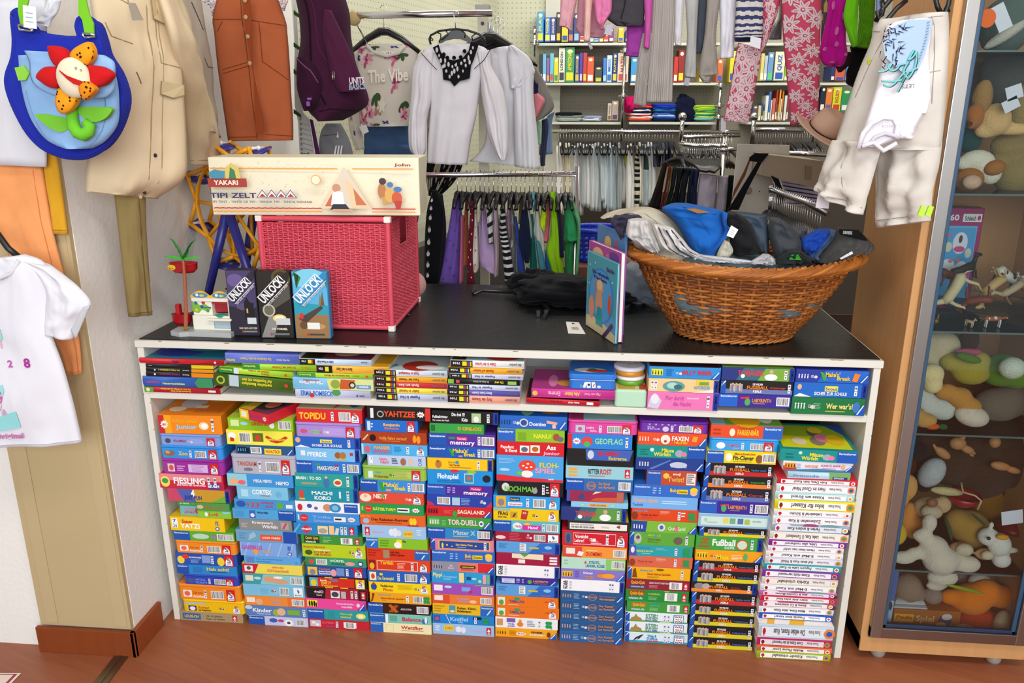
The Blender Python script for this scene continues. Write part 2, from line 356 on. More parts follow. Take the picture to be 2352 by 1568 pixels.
b=MB('steel','8d8a78');b.slab([a0-nn,e1-nn,e1+nn,a0+nn],(0,0,.004));b.slab([a0-nn*.3+Vector((0,0,.004)),e1-nn*.3+Vector((0,0,.004)),e1+nn*.1+Vector((0,0,.004)),a0+nn*.1+Vector((0,0,.004))],(0,0,.002));struct(b.build('trim_3'))

b=MB('pegboard_cream','fff');b.slab([(PX-.02,YWE,0),(.62,4.3,0),(.62,4.3,3.1),(PX-.02,YWE,3.1)],(-.05,.02,0));struct(b.build('wall_slanted'))

q=[atz(-40,1546,.001),atz(48,1546,.001),atz(20,1575,.001),atz(-60,1575,.001)]
b=MB('paper','ece4d0');b.slab(q,(0,0,.001));cq=sum(q,Vector())/4;q2=[cq+(p-cq)*.86+Vector((0,0,.0015))for p in q];q3=[cq+(p-cq)*.7+Vector((0,0,.0018))for p in q];b.poly(q2,'a8305c');b.poly(q3,'e8d8c8')
thing(b.build('paper_sheet'),'cream paper with purple-red border lying on the floor at the lower left','paper')
# = the white shelving unit with its black rubber top
D=.86;root=empty('shelving_unit',(0,0,0));thing(root,'long white shelving unit with a worn black ribbed top holding the games','shelving unit')
wc='dedcd2';tp=.021;zt=SHH
b=MB('paint',wc);b.box((-.004,-.004,zt-tp),(SW+.004,D,zt),bev=.002)
rr=random.Random(5)
for k in range(26):
 x=rr.uniform(.05,SW-.05);b.ell((x,-.0035,zt-rr.choice((.0005,.001,tp))),(rr.uniform(.003,.012),.001,.0012),'8a6a48',n=7,k=4)
b.build('tabletop',parent=root,origin=(0,0,0))
b=MB('rubber','222');b.box((.006,.008,zt),(SW-.003,D-.004,zt+.003));b.build('rubber_mat',parent=root,origin=(0,0,0))
for nm,x in(('side_panel',0),('side_panel',SW-.02)):
 b=MB('paint',wc);b.box((x,0,0),(x+.02,D-.02,zt-tp),bev=.0015)
 for k in range(5):b.ell((x+rr.choice((.001,.019)),-.0005,rr.uniform(.1,.85)),(.0008,.0008,.003),'6a5a48',n=6,k=4)
 b.build(nm,parent=root,origin=(0,0,0))
zs1=at(330,sp(1,170,545)[1],0).z;zs0=at(330,sp(1,170,603)[1],0).z
b=MB('paint',wc);b.box((.02,0,zs0),(SW-.02,.4,zs1),bev=.0015);b.build('shelf',parent=root,origin=(0,0,0))
b=MB('paint','d8dcde');b.box((.02,.36,zs1),(SW-.02,.37,zt-tp));b.build('upper_back_panel',parent=root,origin=(0,0,0))
b=MB('paint','26241f');b.box((.02,.4,0),(SW-.02,.41,zs0));b.build('lower_back_panel',parent=root,origin=(0,0,0))
# = cloth, hangers, woven panels
def cr(p0,p1,p2,p3,t):
 return tuple(.5*((2*b)+(-a+c)*t+(2*a-5*b+4*c-d)*t*t+(-a+3*b-3*c+d)*t*t*t)for a,b,c,d in zip(p0,p1,p2,p3))
def smooth(pts,k=4):
 n=len(pts);return[cr(pts[i-1],pts[i],pts[(i+1)%n],pts[(i+2)%n],t/k)for i in range(n)for t in range(k)]
def smo(pts,k=4):
 n=len(pts);g=lambda i:pts[min(max(i,0),n-1)];return[cr(g(i-1),g(i),g(i+1),g(i+2),t/k)for i in range(n-1)for t in range(k)]+[pts[-1]]
def loft(mb,rows,Y,YR=None,th=.02,fold=(4,.007),seed=0,col=None,cf=None,s=0,nu=22,nv=None,m=None,cap=True):
 YR=Y if YR is None else YR;rr=random.Random(seed);ph=[rr.uniform(0,6.28)for _ in range(6)]
 R3=[]
 for r in rows:
  dy=r[4]if len(r)>4 else 0
  a=at(*sp(s,r[0],r[1]),Y+dy);b=at(*sp(s,r[2],r[3]),YR+dy);R3.append((*a,*b))
 n=len(R3)-1;nv=nv or max(8,n*6)
 def row(v):
  x=min(max(v*n,0),n-1e-6);i=int(x);t=x-i;g=lambda k:R3[min(max(k,0),n)]
  return cr(g(i-1),g(i),g(i+1),g(i+2),t)
 fn,fa=fold
 def S(u,v,o=0,front=1):
  q=row(v);a=Vector(q[:3]);b=Vector(q[3:]);d=(b-a);w_=d.length;nrm=Vector((d.y,-d.x,0)).normalized()if w_>1e-6 else Vector((0,-1,0))
  e=max(0,math.sin(PI*min(max(u,0),1)))**.55;am=fa*(.35+.65*v)
  f=am*e*.55*(math.sin(fn*1.6*PI*u+ph[0]+1.3*math.sin(2.3*v+ph[1]))+.5*math.sin(fn*3.7*u+ph[2]+3*v)+.6*math.sin(5*v*PI+ph[3]+3*u)*(.5))
  f+=fa*e*(1.3*noise.noise(Vector((u*3+seed,v*5,seed*1.7)))+.8*abs(noise.noise(Vector((u*7+2*v,v*8+seed,4)))))
  if front:return a+d*u+nrm*(th*e+f+o)
  return a+d*u-nrm*(th*e*.8-f*.5)
 rings=[]
 for j in range(nv+1):
  v=j/nv;rings.append([mb.V(S(k/nu,v))for k in range(nu+1)]+[mb.V(S(1-k/nu,v,0,0))for k in range(1,nu)])
 L=len(rings[0])
 for j in range(nv):
  for k in range(L):
   k2=(k+1)%L;c=col
   if cf:c=cf((k+.5)/nu if k<nu else 1-(k-nu+.5)/nu,(j+.5)/nv,k<nu)
   mb.F((rings[j][k],rings[j+1][k],rings[j+1][k2],rings[j][k2]),c,m,True)
 if cap:
  mb.F(rings[0],col if not cf else cf(.5,0,True),m);mb.F(rings[-1][::-1],col if not cf else cf(.5,1,True),m)
 return S
def patch(mb,S,pts,col,o=.0012,m=None):mb.poly([S(u,v,o)for u,v in pts],col,m)
def stitch(mb,S,pts,col,r=.0011,o=.0006,m=None,n=6):
 q=[]
 for(u0,v0),(u1,v1)in zip(pts,pts[1:]):q+=[S(u0+(u1-u0)*t/n,v0+(v1-v0)*t/n,o)for t in range(n)]
 q.append(S(*pts[-1],o));mb.tube(q,r,4,col,m,cap=False)
def garment(name,label,cat,parts,Y,YR=None,s=0,col='ccc',m='cloth',group=None,th=.02,fold=(4,.007),seed=1,cf=None,extra=None,**kw):
 mb=MB(m,col);Ss=[loft(mb,rows,Y,YR,th,fold,seed+i,None,cf,s,**kw)for i,rows in enumerate(parts)]
 if extra:extra(mb,Ss)
 return thing(mb.build(name),label,cat,group),Ss
def sheetpts(s,pts,Y):return[at(*sp(s,x,y),Y)for x,y in pts]
def tag(s,pts,Y,label,col='f0eef2',lines=True):
 b=MB('paper',col);q=sheetpts(s,pts,Y);b.slab(q,(0,.0012,0))
 if lines:
  for k in(.3,.5,.7):
   a=q[0]+(q[-1]-q[0])*k;c=q[1]+(q[2]-q[1])*k;w_=(c-a);a2=a+w_*.2;c2=a+w_*.75;h=(q[-1]-q[0])*.04;f=Vector((0,-.0006,0));b.poly([a2+f,c2+f,c2+h+f,a2+h+f],'9aa')
 return thing(b.build('price_tag'),label,'price tag')
def hanger_parts(mbs,mbh,c,w_=.4,drop=.07,hook=.05,col='18181a',yaw=0,r=.006):
 
 c=Vector(c);q=Matrix.Rotation(yaw,3,'Z')
 def T(x,y,z):return c+q@Vector((x,y,z))
 pts=[T(-w_/2,0,-drop),T(-w_/4,0,-drop*.35),T(-w_*.06,0,0),T(w_*.06,0,0),T(w_/4,0,-drop*.35),T(w_/2,0,-drop)]
 mbs.tube(pts,[r*.8,r*1.2,r*1.5,r*1.5,r*1.2,r*.8],6,col,'plastic')
 h=[T(0,0,0),T(0,0,hook*.35)]+[T(.016*math.sin(a),0,hook*.35+.022+hook*.2-.02*math.cos(a))for a in(0,.6,1.2,1.8,2.4,3.0,3.7,4.3)]
 mbh.tube(h,.0016,5,'c8c8cc','chrome')
def hanger(label,c,group=None,**kw):
 a=MB('plastic','18181a');b=MB('chrome','ccc');hanger_parts(a,b,c,**kw);o=a.build('clothes_hanger');b.build('hook',parent=o,origin=tuple(o['_o']));return thing(o,label,'clothes hanger',group)
def clone(o,loc,rz=None,label=None,group=None):
 c=o.copy();sc.collection.objects.link(c);c.location=loc
 if rz is not None:c.rotation_euler=(0,0,rz)
 if label:c['label']=label;c['group']=label.replace('black hanger','black hangers')
 for ch in list(o.children):
  d=ch.copy();sc.collection.objects.link(d);d.parent=c
 return c
def rail(name,label,p0,p1,r=.0125,ends=None,cat='clothes rail',m='chrome'):
 b=MB(m,'d4d4d8');b.tube([p0,p1],r,14)
 if ends:
  for p in ends:b.tube(p,r*.95,12)
 return thing(b.build(name),label,cat)
def weave(mb,S,nst,nrow,r=.0022,amp=.003,col='c8445c',nsub=3,skip=None,vary=0,m=None,cols=None,closed=False):
 rr=random.Random(nst)
 for i in range(nrow):
  v=(i+.5)/nrow;pts=[];runs=[]
  for k in range(nst*nsub+1):
   u=k/(nst*nsub);o=amp*math.cos(PI*nst*u+(i%2)*PI)
   if skip and skip(u,v):
    if len(pts)>1:runs.append(pts)
    pts=[];continue
   pts.append(S(u,v+rr.uniform(-vary,vary)/nrow,o))
  if len(pts)>1:runs.append(pts)
  c=rr.choice(cols)if cols else col
  for p in runs:mb.tube(p,r,5,c,m,cap=False)
 for k in range(nst+1):
  u=k/nst
  if skip and skip(u,.99):mb.tube([S(u,0,0),S(u,.35,0),S(u,.7,0)],r*1.1,5,col,m,cap=False)
  else:mb.tube([S(u,t/6,0)for t in range(7)],r*1.1,5,col,m,cap=False)
def crumple(mb,c,r,col,seed=0,amp=.25,rot=None,n=36,k=22,m=None,sq=1,fq=2.2):
 c=Vector(c);q=rot if rot is not None else Matrix.Identity(3);rg=[]
 for i in range(k+1):
  t=PI*i/k;ring=[]
  for j in range(n):
   a=2*PI*j/n;d=Vector((math.sin(t)*math.cos(a),math.sin(t)*math.sin(a),math.cos(t)))
   nz=noise.noise(d*fq+Vector((seed*3.1,0,0)))+.45*abs(noise.noise(d*fq*2.6+Vector((0,seed*2.3,0))))*2-.3
   e=Vector((abs(d.x)**sq*(1 if d.x>0 else-1),abs(d.y)**sq*(1 if d.y>0 else-1),abs(d.z)**sq*(1 if d.z>0 else-1)))
   e=e*(1+amp*nz);ring.append(mb.V(c+q@Vector((e.x*r[0],e.y*r[1],e.z*r[2]))))
  rg.append(ring)
 for A,B in zip(rg,rg[1:]):
  for j in range(n):i2=(j+1)%n;mb.F((A[j],B[j],B[i2],A[i2]),col,m,True)
def petalpoly(cu,cv,ang,ru,rv,n=10):
 o=[]
 for k in range(n):
  a=2*PI*k/n;x=.5+.5*math.cos(a);y=.32*math.sin(a)*(.6+.4*x);ca,sa=math.cos(ang),math.sin(ang)
  o.append((cu+(x*ca-y*sa)*ru,cv+(x*sa+y*ca)*rv))
 return o
# = the ten stacks of games on the floor and the row on the shelf
GAMES='''#1 first
@1
240 800 752 r2 d.2|f08a1e|Q 0,0,.09,1,c8242c;Q .09,0,.2,1,f0a818;T .22,.62,.62,.18,f0b010,HALLI GALLI;T .28,.6,.28,.22,8fd0f0,Junior;M .09;E .72,.45,.08,.22,f0d8a8;E .73,.45,.05,.14,fafafa;J .84;^E .35,.55,.2,.25,d0d0d4;^Q .5,.1,.95,.5,e07a20;^E .2,.25,.14,.1,f4f0e0;^E .7,.7,.16,.12,f0c020;^Q .45,.3,.65,.42,e8e8e0|orange box with card pictures
255 800 920 t|7d9ee0|T .2,.42,.4,.26,a02838,Kniffel;E .1,.5,.05,.3,445;P .5,.78,.2,.8,5,a8bff0;C .46,dde;S|periwinkle tin with dice cup
262 820 1022 t|2b93e6|T .27,.43,.35,.35,f0c020,Zoo;E .11,.5,.1,.3,8a6a48;E .08,.6,.04,.15,d0a060;J .46;B .56,.2;S|bright blue tin with animal herd
272 830 1140 t|9c2c9c|Q .06,.15,.18,.85,e8c8c8;E .12,.5,.04,.25,d05848;P .22,.38,.2,.75,3,e0a8e0;Q .42,.15,.76,.85,d8b8e4;P .48,.75,.2,.8,5,b890c8;S|purple tin with maid picture
248 825 1275 d.2|c82440|Q 0,.55,.98,1,e08890;E .09,.45,.075,.38,f0d860;E .09,.5,.05,.18,3a9a50;T .22,.72,.35,.4,fafafa,FIESLING;T .27,.72,.2,.1,fafafa,EINE FRAGE DES CHARAKTERS;Q .76,.05,.95,.4,2a3a9c;T .77,.94,.14,.2,f0f0f0,HUCH!;J .76;J .86|crimson and pink box
325 885 1412|c84868|G .25,0,.45,0,.4,1,.15,1,5060b0;G .45,0,.93,0,.93,1,.4,1,c89a30;G .7,0,.93,0,.93,.6,6fae3c;T .38,.44,.45,.5,fafafa,4;T .27,.55,.18,.3,1a3a8c,JUST FUN;K|multicoloured red to green box
@5
455 770 135 d.12|4a9a4c|T .1,.9,.3,.3,d05030,FRANK:S ZOO;E .12,.5,.1,.28,e0b890|small green box at right of a pair
465 780 208 d.12|8cc63f|T .33,.62,.3,.4,e03828,Logli;E .26,.5,.05,.3,f4f4e0;G .72,1,1,1,.95,.7,.8,.65,8cd0f0|small lime box with sky corner
200 715 270 d.2|f2c518|Q .03,.2,.14,.9,f4f4f4;T .05,.11,.6,.24,2a5ab8,7;T .05,.12,.25,.24,2a5ab8,2-6;T .22,.42,.58,.26,c83028,Super;T .19,.55,.2,.34,fafafa,YATZI;F .84|big yellow box
235 810 400|5fae2f|Rl;E .45,.5,.14,.3,b8d8c8;E .66,.5,.05,.25,889;B .72,.27|green box with barcode
250 825 490 t|ef8c24|Q .04,.2,.19,.8,f4e8e0;E .11,.5,.05,.22,e86858;T .21,.38,.5,.2,c85a18,Zeit zum;T .21,.41,.18,.22,f8ecd8,Anziehen;J .41;B .53,.24;S|orange tin, upper of two
255 835 610|2552ae|E .08,.4,.06,.35,f0d040;E .16,.7,.06,.2,e03828;T .22,.42,.6,.12,f0f0f0,BLUMENWIESE;P .24,.4,.15,.5,4,8fb0e8;Q .43,.2,.57,.9,7f9fd8;J .58;E .74,.4,.06,.4,f0d040;S|blue box with yellow bears
265 835 720|2c86d0|Q 0,0,.2,1,1e4fae;T .02,.18,.78,.13,e8eefc,Ravensburger;T .5,.88,.5,.32,f0d020,Hab acht!;P .55,.85,.25,.45,1,1a4a90;Q .27,.2,.42,.8,2878c0|two-tone blue box with yellow lettering
330 850 812 t|2c46b4|E .1,.5,.09,.35,445a9c;T .19,.4,.52,.24,6f9af0,METALL;T .19,.42,.16,.24,6f9af0,PROBLEME;J .45;B .57,.24;S|royal blue metal tin
280 865 905 t d.2|ef8c24|Q .04,.2,.19,.8,f4e8e0;E .11,.5,.05,.22,e86858;T .21,.38,.5,.2,c85a18,Zeit zum;T .21,.41,.18,.22,f8ecd8,Anziehen;J .41;B .53,.22;S|orange tin, lower of two
320 905 1050 t|efc010|G 0,.86,.4,.86,.36,1,0,1,8cc8f0;Q .06,.1,.2,.66,24408c;E .13,.36,.05,.22,f0f0f0;T .23,.42,.4,.2,d04828,Zuckerl;T .23,.45,.12,.2,334,mit Kaepfchen;C .6,443;s|yellow tin with moon picture
298 890 1165|a8926e|Q .04,.15,.33,.85,3a68a8;T .07,.3,.35,.3,e0c030,LOUIS-OH;T .42,.68,.55,.16,554,Ab 10 Jahren;T .42,.72,.22,.16,554,Fuer 1-6 Spieler;A .84|brown cardboard box
!900 1285
#2 second
@1
975 1315 690 r-24 d.14|d02434|Q 0,0,.32,1,f0d020;Q .06,.2,.25,.8,f4f4e0;T .36,.75,.35,.34,a03880,Medici;M .88;^Q .0,0,1,1,6a3048;^E .5,.5,.4,.35,28242c;^E .6,.5,.2,.2,c87048;^G 0,0,.4,0,.1,1,0,1,c8a830|red and yellow box turned askew
868 1455 775 d.19|8cc41e|Q .04,.3,.17,.85,d8e8a8;E .25,.55,.06,.14,a8d0e8;T .36,.62,.42,.28,b83018,GÄNSESPIEL;E .68,.45,.04,.25,f8f8f0;B .78,.19;^Q 0,0,1,1,b8d048;^E .5,.4,.3,.3,f0e070;^E .3,.6,.1,.15,c84830|lime box with goose
855 1450 885|f2ea50|E .08,.6,.06,.25,f8f8f8;G .05,.2,.11,.2,.11,.45,.05,.5,c83030;B .19,.18;Q .4,.25,.56,.85,507828;E .48,.5,.05,.22,c84830;G .59,.6,.62,.7,.76,.35,.9,.7,.94,.6,.85,.28,.76,.18,.67,.28,c83818;T .62,.9,.36,.14,f0e060,HANS IM GLÜCK|pale yellow box with red ribbon
940 1465 1020 d.13|2a5a8a|Q .03,.1,.24,.7,0c2038;I .03,0c2038,5ab0d8;Q .26,.1,.45,.85,dfe6ea;B .27,.17;Q .5,.05,.79,.72,f0e040;T .52,.77,.22,.34,c83020,WÜHLTISCH;Rc|dark blue box with yellow label
895 1478 1100 t|b4b6c4|T .06,.39,.52,.28,b85848,TANGRAM;E .24,.28,.08,.12,778;J .42;B .54,.23;S|silver tin
862 1455 1275|3f96dc|Q 0,0,.3,1,8fd0e0;E .1,.35,.07,.25,f0b078;E .22,.3,.06,.2,e86878;T .4,.68,.35,.24,f0f4fa,MEGA MEMO;T .74,.94,.22,.26,f4f6fa,NEMO;^Q 0,0,1,1,4a94c8;^E .5,.4,.2,.4,e07838|light blue box with fish cards
950 1410 1393 d.14|7cc4e6|Q .08,.2,.22,.8,b0dcf0;T .3,.68,.42,.36,f6f6f6,CORTEX;Q .46,.28,.64,.33,c83040;E .82,.45,.06,.25,6ab4d8|pale blue box lettered in white
@5
810 1385 100|4497d4|E .11,.5,.08,.36,2a5ab0;T .19,.42,.25,.44,d83838,123;T .44,.66,.6,.22,b03878,KINDER;T .51,.64,.22,.22,b03878,QUIZ;E .76,.45,.06,.35,60b040;Q .86,.2,.97,.6,f0f0f0|blue box with cartoon kangaroo
795 1385 190|52a4dc|Q .04,.2,.18,.8,4a98d0;Q .27,.1,.37,.9,3a6ac0;O .32,.4,.2,f0e8e8;T .4,.58,.6,.2,1a2a4a,Wortfix;Rr|mid blue box with red dots emblem
855 1355 290|8a8c8c|T .25,.65,.62,.24,e8e8e8,Kreuzwort;T .44,.74,.22,.3,e8e8e8,Würfeln;P .04,.2,.2,.7,3,b8baba;Q .8,.15,.95,.85,b0a0a4;G .82,.2,.86,.2,.93,.8,.89,.8,c04858|grey box
825 1405 390|6ea4c8|P .05,.17,.2,.8,3,5a90b8;G .2,.1,.34,.5,.3,.9,.22,.6,98c0d8;Q .4,.15,.76,.65,e8542c;T .43,.73,.32,.16,f4f0ec,LOGO CARDS;Q .78,0,1,1,1e4fae|steel blue box with orange label
865 1395 505 d.2|7ea8e4|Q 0,0,.02,1,98bcee;G .05,0,.08,0,.18,1,.15,1,98bcee;G .25,0,.28,0,.38,1,.35,1,98bcee;G .45,0,.48,0,.58,1,.55,1,98bcee;G .65,0,.68,0,.78,1,.75,1,98bcee;G .85,0,.88,0,.98,1,.95,1,98bcee;T .03,.4,.48,.28,c050b0,GARFIELDS;E .28,.35,.06,.16,f0a030;T .4,.56,.3,.18,d8a868,Spiel;F .86|blue diagonally striped box
905 1440 640 d.13|5ca6e4|Q .04,.1,.18,.9,4c90d4;G .06,.2,.16,.8,.14,.85,.05,.4,8a6ac0;T .22,.68,.6,.14,3a78b8,Das Buchstabenspiel;P .22,.5,.2,.4,1,3a78b8;O .93,.35,.14,4a88c8|sky blue box
885 1455 710|ecd85a|G 0,0,.2,0,.28,1,0,1,c8283c;Q .04,.2,.18,.8,f0e8e4;O .11,.55,.2,556;T .5,.7,.65,.2,d88050,blinde;T .42,.78,.25,.26,d88050,KUH-Geschmack|yellow box with red left end
893 1475 805|3aa0a4|G .28,0,.34,1,1,1,1,0,8cc8d0;Q .04,.3,.17,.85,e8dcc8;E .24,.6,.06,.14,b8dce0;E .46,.55,.13,.3,d8a07c;E .62,.35,.12,.22,d8a07c;E .58,.75,.08,.12,eef4f0;B .78,.2|teal box with hand picture
895 1475 905|7cc0e2|P .28,.45,.2,.7,4,6ab0d4;O .5,.65,.1,e0a0a8;C .46,556;B .6,.15;Q .83,.1,.98,.9,f4f6f8;G .9,.8,.93,.55,.91,.35,.89,.6,2a7ac0;T .85,.96,.18,.12,445,BLATZ|pale blue box with white square mark
912 1480 1015|ee8c34|Q .03,.3,.17,.85,f4e4d4;E .24,.4,.06,.35,e0b080;T .42,.6,.55,.2,b0a0b8,WALDY;T .44,.62,.25,.2,b0a0b8,GANS;Q .72,0,1,1,e8742c;B .79,.2|orange box with small girl
920 1505 1105|5a80bc|E .05,.8,.06,.2,c8d4e8;T .11,.42,.38,.36,f0f2f6,Kinder;T .18,.4,.15,.14,c8d4f0,Wissen aktuell;E .5,.4,.06,.35,a0b040;E .58,.5,.07,.38,e0b890;Q .68,.25,.88,.75,7ab040;J .93|slate blue box with children photo
950 1510 1205|c4c8e8|Rl;E .42,.6,.07,.25,3a60b8;E .55,.6,.05,.15,c83070;E .68,.4,.08,.4,f0f0f0;E .68,.4,.03,.15,445;B .81,.15|lilac box with spotted dog
!950 1290
#3 third
@1
1485 2080 695 d.19|d62a30|T .04,.45,.25,.48,f2cc20,TOPIDU;J .53;B .65,.18;s;^Q 0,0,1,1,b8b490;^E .3,.5,.2,.3,e8e8e0;^G .55,0,.7,.4,.8,1,.6,.9,d03838;^E .85,.5,.12,.4,3a60a8|red box with yellow lettering
1475 2065 815 t|a98cd8|E .1,.5,.06,.2,d05878;G .17,.45,.3,.7,.44,.45,.3,.2,7cc8a0;T .2,.41,.38,.16,c87090,PUSTEBLUME;Q .42,.12,.79,.88,b49ae0;C .43,eee;P .52,.78,.2,.8,6,c8b0ec;S|lilac tin
1465 2060 945 d.13|2764c0|E .06,.7,.04,.25,e0b088;G 0,0,.1,.25,.25,0,e8ecf4;Q .4,.48,.58,.82,f0e040;T .42,.56,.55,.18,2458b0,Scout;T .27,.73,.14,.22,e8ecf4,SICHER ZUR SCHULE;J .82;K|blue box with yellow shield badge
1480 2060 1045|7cc0ee|Q .08,.4,.15,.8,e8e8f0;T .18,.48,.35,.34,f2f6fa,PFERDE;E .66,.5,.05,.26,9a6030;E .74,.5,.05,.28,b07840;G .6,.1,.8,.1,.76,.25,.62,.2,c8b060;Q .85,.5,.9,.75,c83050;K|sky blue box with galloping horses
1485 2065 1160|2a78d0|Q 0,0,.25,1,1f58b4;T .01,.24,.72,.15,e8eefc,Ravensburger;Q .3,.68,.38,.82,30a060;T .33,.67,.28,.32,f2e8c0,MAKE-VIDEO!;Q .6,.62,.66,.78,a03080;J .73;B .8,.18|blue box with striped red lettering
1470 2045 1270 d.2|2aa09c|T .02,.42,.55,.2,f0f6f4,BRAIN : TO GO;T .1,.35,.2,.14,d8a070,VERBRECHEN;E .5,.35,.05,.35,3a78b0;O .5,.75,.1,e0b890;E .68,.4,.07,.28,f0e8d0;E .68,.4,.05,.15,d05030;J .82;K|green-teal box with scientist
1475 2045 1400|1c93a8|E .1,.5,.04,.35,d84838;Q .06,.1,.15,.22,e0c040;T .26,.6,.52,.24,f2f6f8,MACHI;T .3,.57,.14,.26,f2f6f8,KORO;Q .7,.3,.73,.8,e0eef2;J .82;K|turquoise box with pawn
@5
1390 2005 120|f0f2f8|E .07,.45,.04,.32,c83040;E .22,.6,.04,.2,3a58b0;E .32,.4,.03,.15,5a68b8;E .5,.5,.07,.35,d09070;E .62,.5,.09,.42,3a88c8;E .62,.5,.05,.25,7ac0e0;Q .76,.1,.97,.9,2058b8;T .78,.95,.65,.12,f0f0f8,Ravensburger|white box with splashy figures
1395 2000 225|3f90da|O .13,.5,.36,d83030;T .09,.17,.45,.12,f0d0c0,Haltung;Q .03,.3,.055,.8,c8e0f8;T .26,.56,.52,.24,8ab0e8,Tolle;T .28,.58,.15,.26,8ab0e8,Schwämme;Q .6,.25,.79,.72,f0f0f0;P .62,.77,.3,.68,1,333;M .88|blue box with red round badge
1375 1980 328|2a86c4|G 0,.3,.1,1,.12,1,0,0,68b0e0;O .2,.5,.36,d03050;T .12,.29,.42,.2,f4f4f4,gigaIO;Q .38,.1,.54,.85,f0d8a0;E .46,.4,.07,.25,a8a49c;Q .56,.1,.64,.9,f0c890;G .64,.1,.7,.1,.72,.7,.67,.72,d8d8d0;J .74;J .8;A .88|deep blue box with playing cards
1445 2030 440|3f9438|Q .05,.1,.3,.95,28402c;T .07,.28,.55,.3,f0c020,Quick Quiz;T .07,.24,.15,.22,f0f0f0,wissen.de;T .36,.48,.7,.2,70b0d0,NATUR;P .36,.5,.2,.6,2,a8d098;Q .65,.1,.84,.85,f0f0f0;B .67,.14;A .88|green quiz box
1455 2055 525 d.19|b8d024|T .02,.37,.72,.15,d04028,Benjamin Blümchen;T .19,.45,.52,.14,f0f4d0,unterwegs;T .18,.45,.32,.15,d04028,SICHER MIT;T .18,.46,.12,.15,d04028,DEM FAHRRAD;E .1,.35,.06,.2,445a20;C .74,664;s;^Q 0,0,1,1,e8e8e0;^Q 0,0,.8,.25,d04040|yellow-green box with striped lid
1485 2065 650|3a9c6a|Q 0,0,.15,1,2a8a58;E .1,.5,.04,.3,e04848;B .18,.18;T .41,.65,.56,.26,d8f0d8,WÜRFEL;T .43,.65,.18,.26,1a4a88,PUZZLE;E .74,.4,.08,.25,e0a0a0;O .91,.45,.32,28409c;O .91,.45,.2,f0f0f8|green box with barcode at left
1490 2065 730|2450a4|Q .03,.1,.19,.9,e8c838;E .11,.4,.05,.28,889;T .22,.4,.66,.16,e87828,Traumsand;T .21,.42,.42,.16,f0f0f0,Gute-Nacht;T .21,.42,.2,.16,f0f0f0,Geschichten;E .46,.4,.05,.35,e8a0a8;Q .51,.15,.64,.9,6f90c8;J .67;S|navy blue box with pink bear
1495 2070 830|1c1a1c|Q .05,.06,.19,.9,58b0c8;E .12,.4,.05,.32,e8c830;Q .19,.06,.8,.94,d03020;T .23,.34,.62,.15,f4f4f4,Janosch;T .38,.53,.6,.24,3a8ac0,TIGER;T .25,.41,.3,.28,f0d030,PARTY;T .25,.52,.12,.16,f0c030,Kunterbunt;Q .31,.92,.44,1,f0d020;Q .56,.92,.69,1,f0d020;Q .31,0,.44,.08,f0d020;Q .56,0,.69,.08,f0d020;Q .82,.04,.97,.92,f0d020;s|black and red box with yellow teeth
1498 2075 935|a82434|G 0,0,.3,0,.32,1,0,1,201c20;T .12,.28,.5,.24,f0d0d8,gigaIO;T .16,.25,.25,.14,e0c0c8,Experte;Q .4,.1,.55,.8,e0e0e0;E .47,.45,.06,.25,445;Q .57,.1,.65,.75,b8b8b8;J .73;J .8;Q .86,0,1,1,282024;A .9|dark red box with grey cards
1485 2060 1040|e84a9c|Q .03,.2,.2,.85,e8e820;E .07,.5,.015,.3,112;E .11,.5,.015,.3,112;E .15,.5,.015,.3,112;E .18,.4,.012,.25,112;T .52,.82,.55,.16,f4d8e8,Freundschafts-;T .6,.78,.25,.18,f4d8e8,mandala;E .88,.55,.03,.2,f4d0e8;Rc|hot pink box
1510 2085 1140|2a9ca0|Rl;Q .34,.15,.44,.85,2a90a0;T .54,.74,.56,.18,e0d050,Wer's weiß;T .54,.72,.24,.2,e0d050,gewinnt!;E .88,.5,.08,.3,f0e068;E .88,.5,.04,.15,f8f8e0|teal box with yellow splash
1520 2095 1235|c42436|Q .02,.15,.2,.9,c8c0cc;E .08,.6,.03,.15,f0f0f0;E .14,.4,.03,.15,f4f4f4;T .22,.42,.55,.22,e86870,DOMINO;T .28,.44,.2,.16,6a58c0,Junior;J .45;Q .58,.2,.79,.85,f0ece8;B .61,.16|red box, lowest of the stack
!1530 1322
#4 fourth
@2
85 660 675 d.19|1a1a1c|Q .92,0,1,1,d83028;Q .05,.12,.1,.9,e8e8e8;O .21,.45,.26,b0b0b0;O .21,.45,.18,1a1a1c;T .27,.76,.28,.42,e85028,YAHTZEE;M .85|black box with orange lettering
72 545 795 d.15|1f6ccc|Q .03,.1,.09,.9,c8dcf4;T .34,.66,.52,.24,f2c020,Benjamin;T .36,.64,.24,.18,f07020,Blümchen;P .1,.15,.3,.8,2,dce8f8;S|short royal blue box
30 625 900|a83c1c|G .02,.3,.1,.8,.12,.75,.04,.25,e0c8a8;E .18,.5,.05,.3,1c1410;T .28,.7,.38,.26,e09840,Volle Fahrt voraus!;P .33,.6,.2,.32,1,d08838;E .82,.5,.03,.35,f09820;E .88,.45,.03,.35,f09820;Q .76,.02,.92,.12,e03028|brick brown box with pirate hat
35 630 1008|4cb0ea|Q 0,0,.03,1,a8dcf4;E .09,.5,.05,.35,c86878;Q .15,.1,.46,.92,3aa0e0;T .18,.44,.55,.3,f0a828,WASSER;T .18,.42,.18,.3,e04030,WAGNIS!;P .5,.62,.3,.85,5,2a80b8;J .69;s|light blue box with red wobbly letters
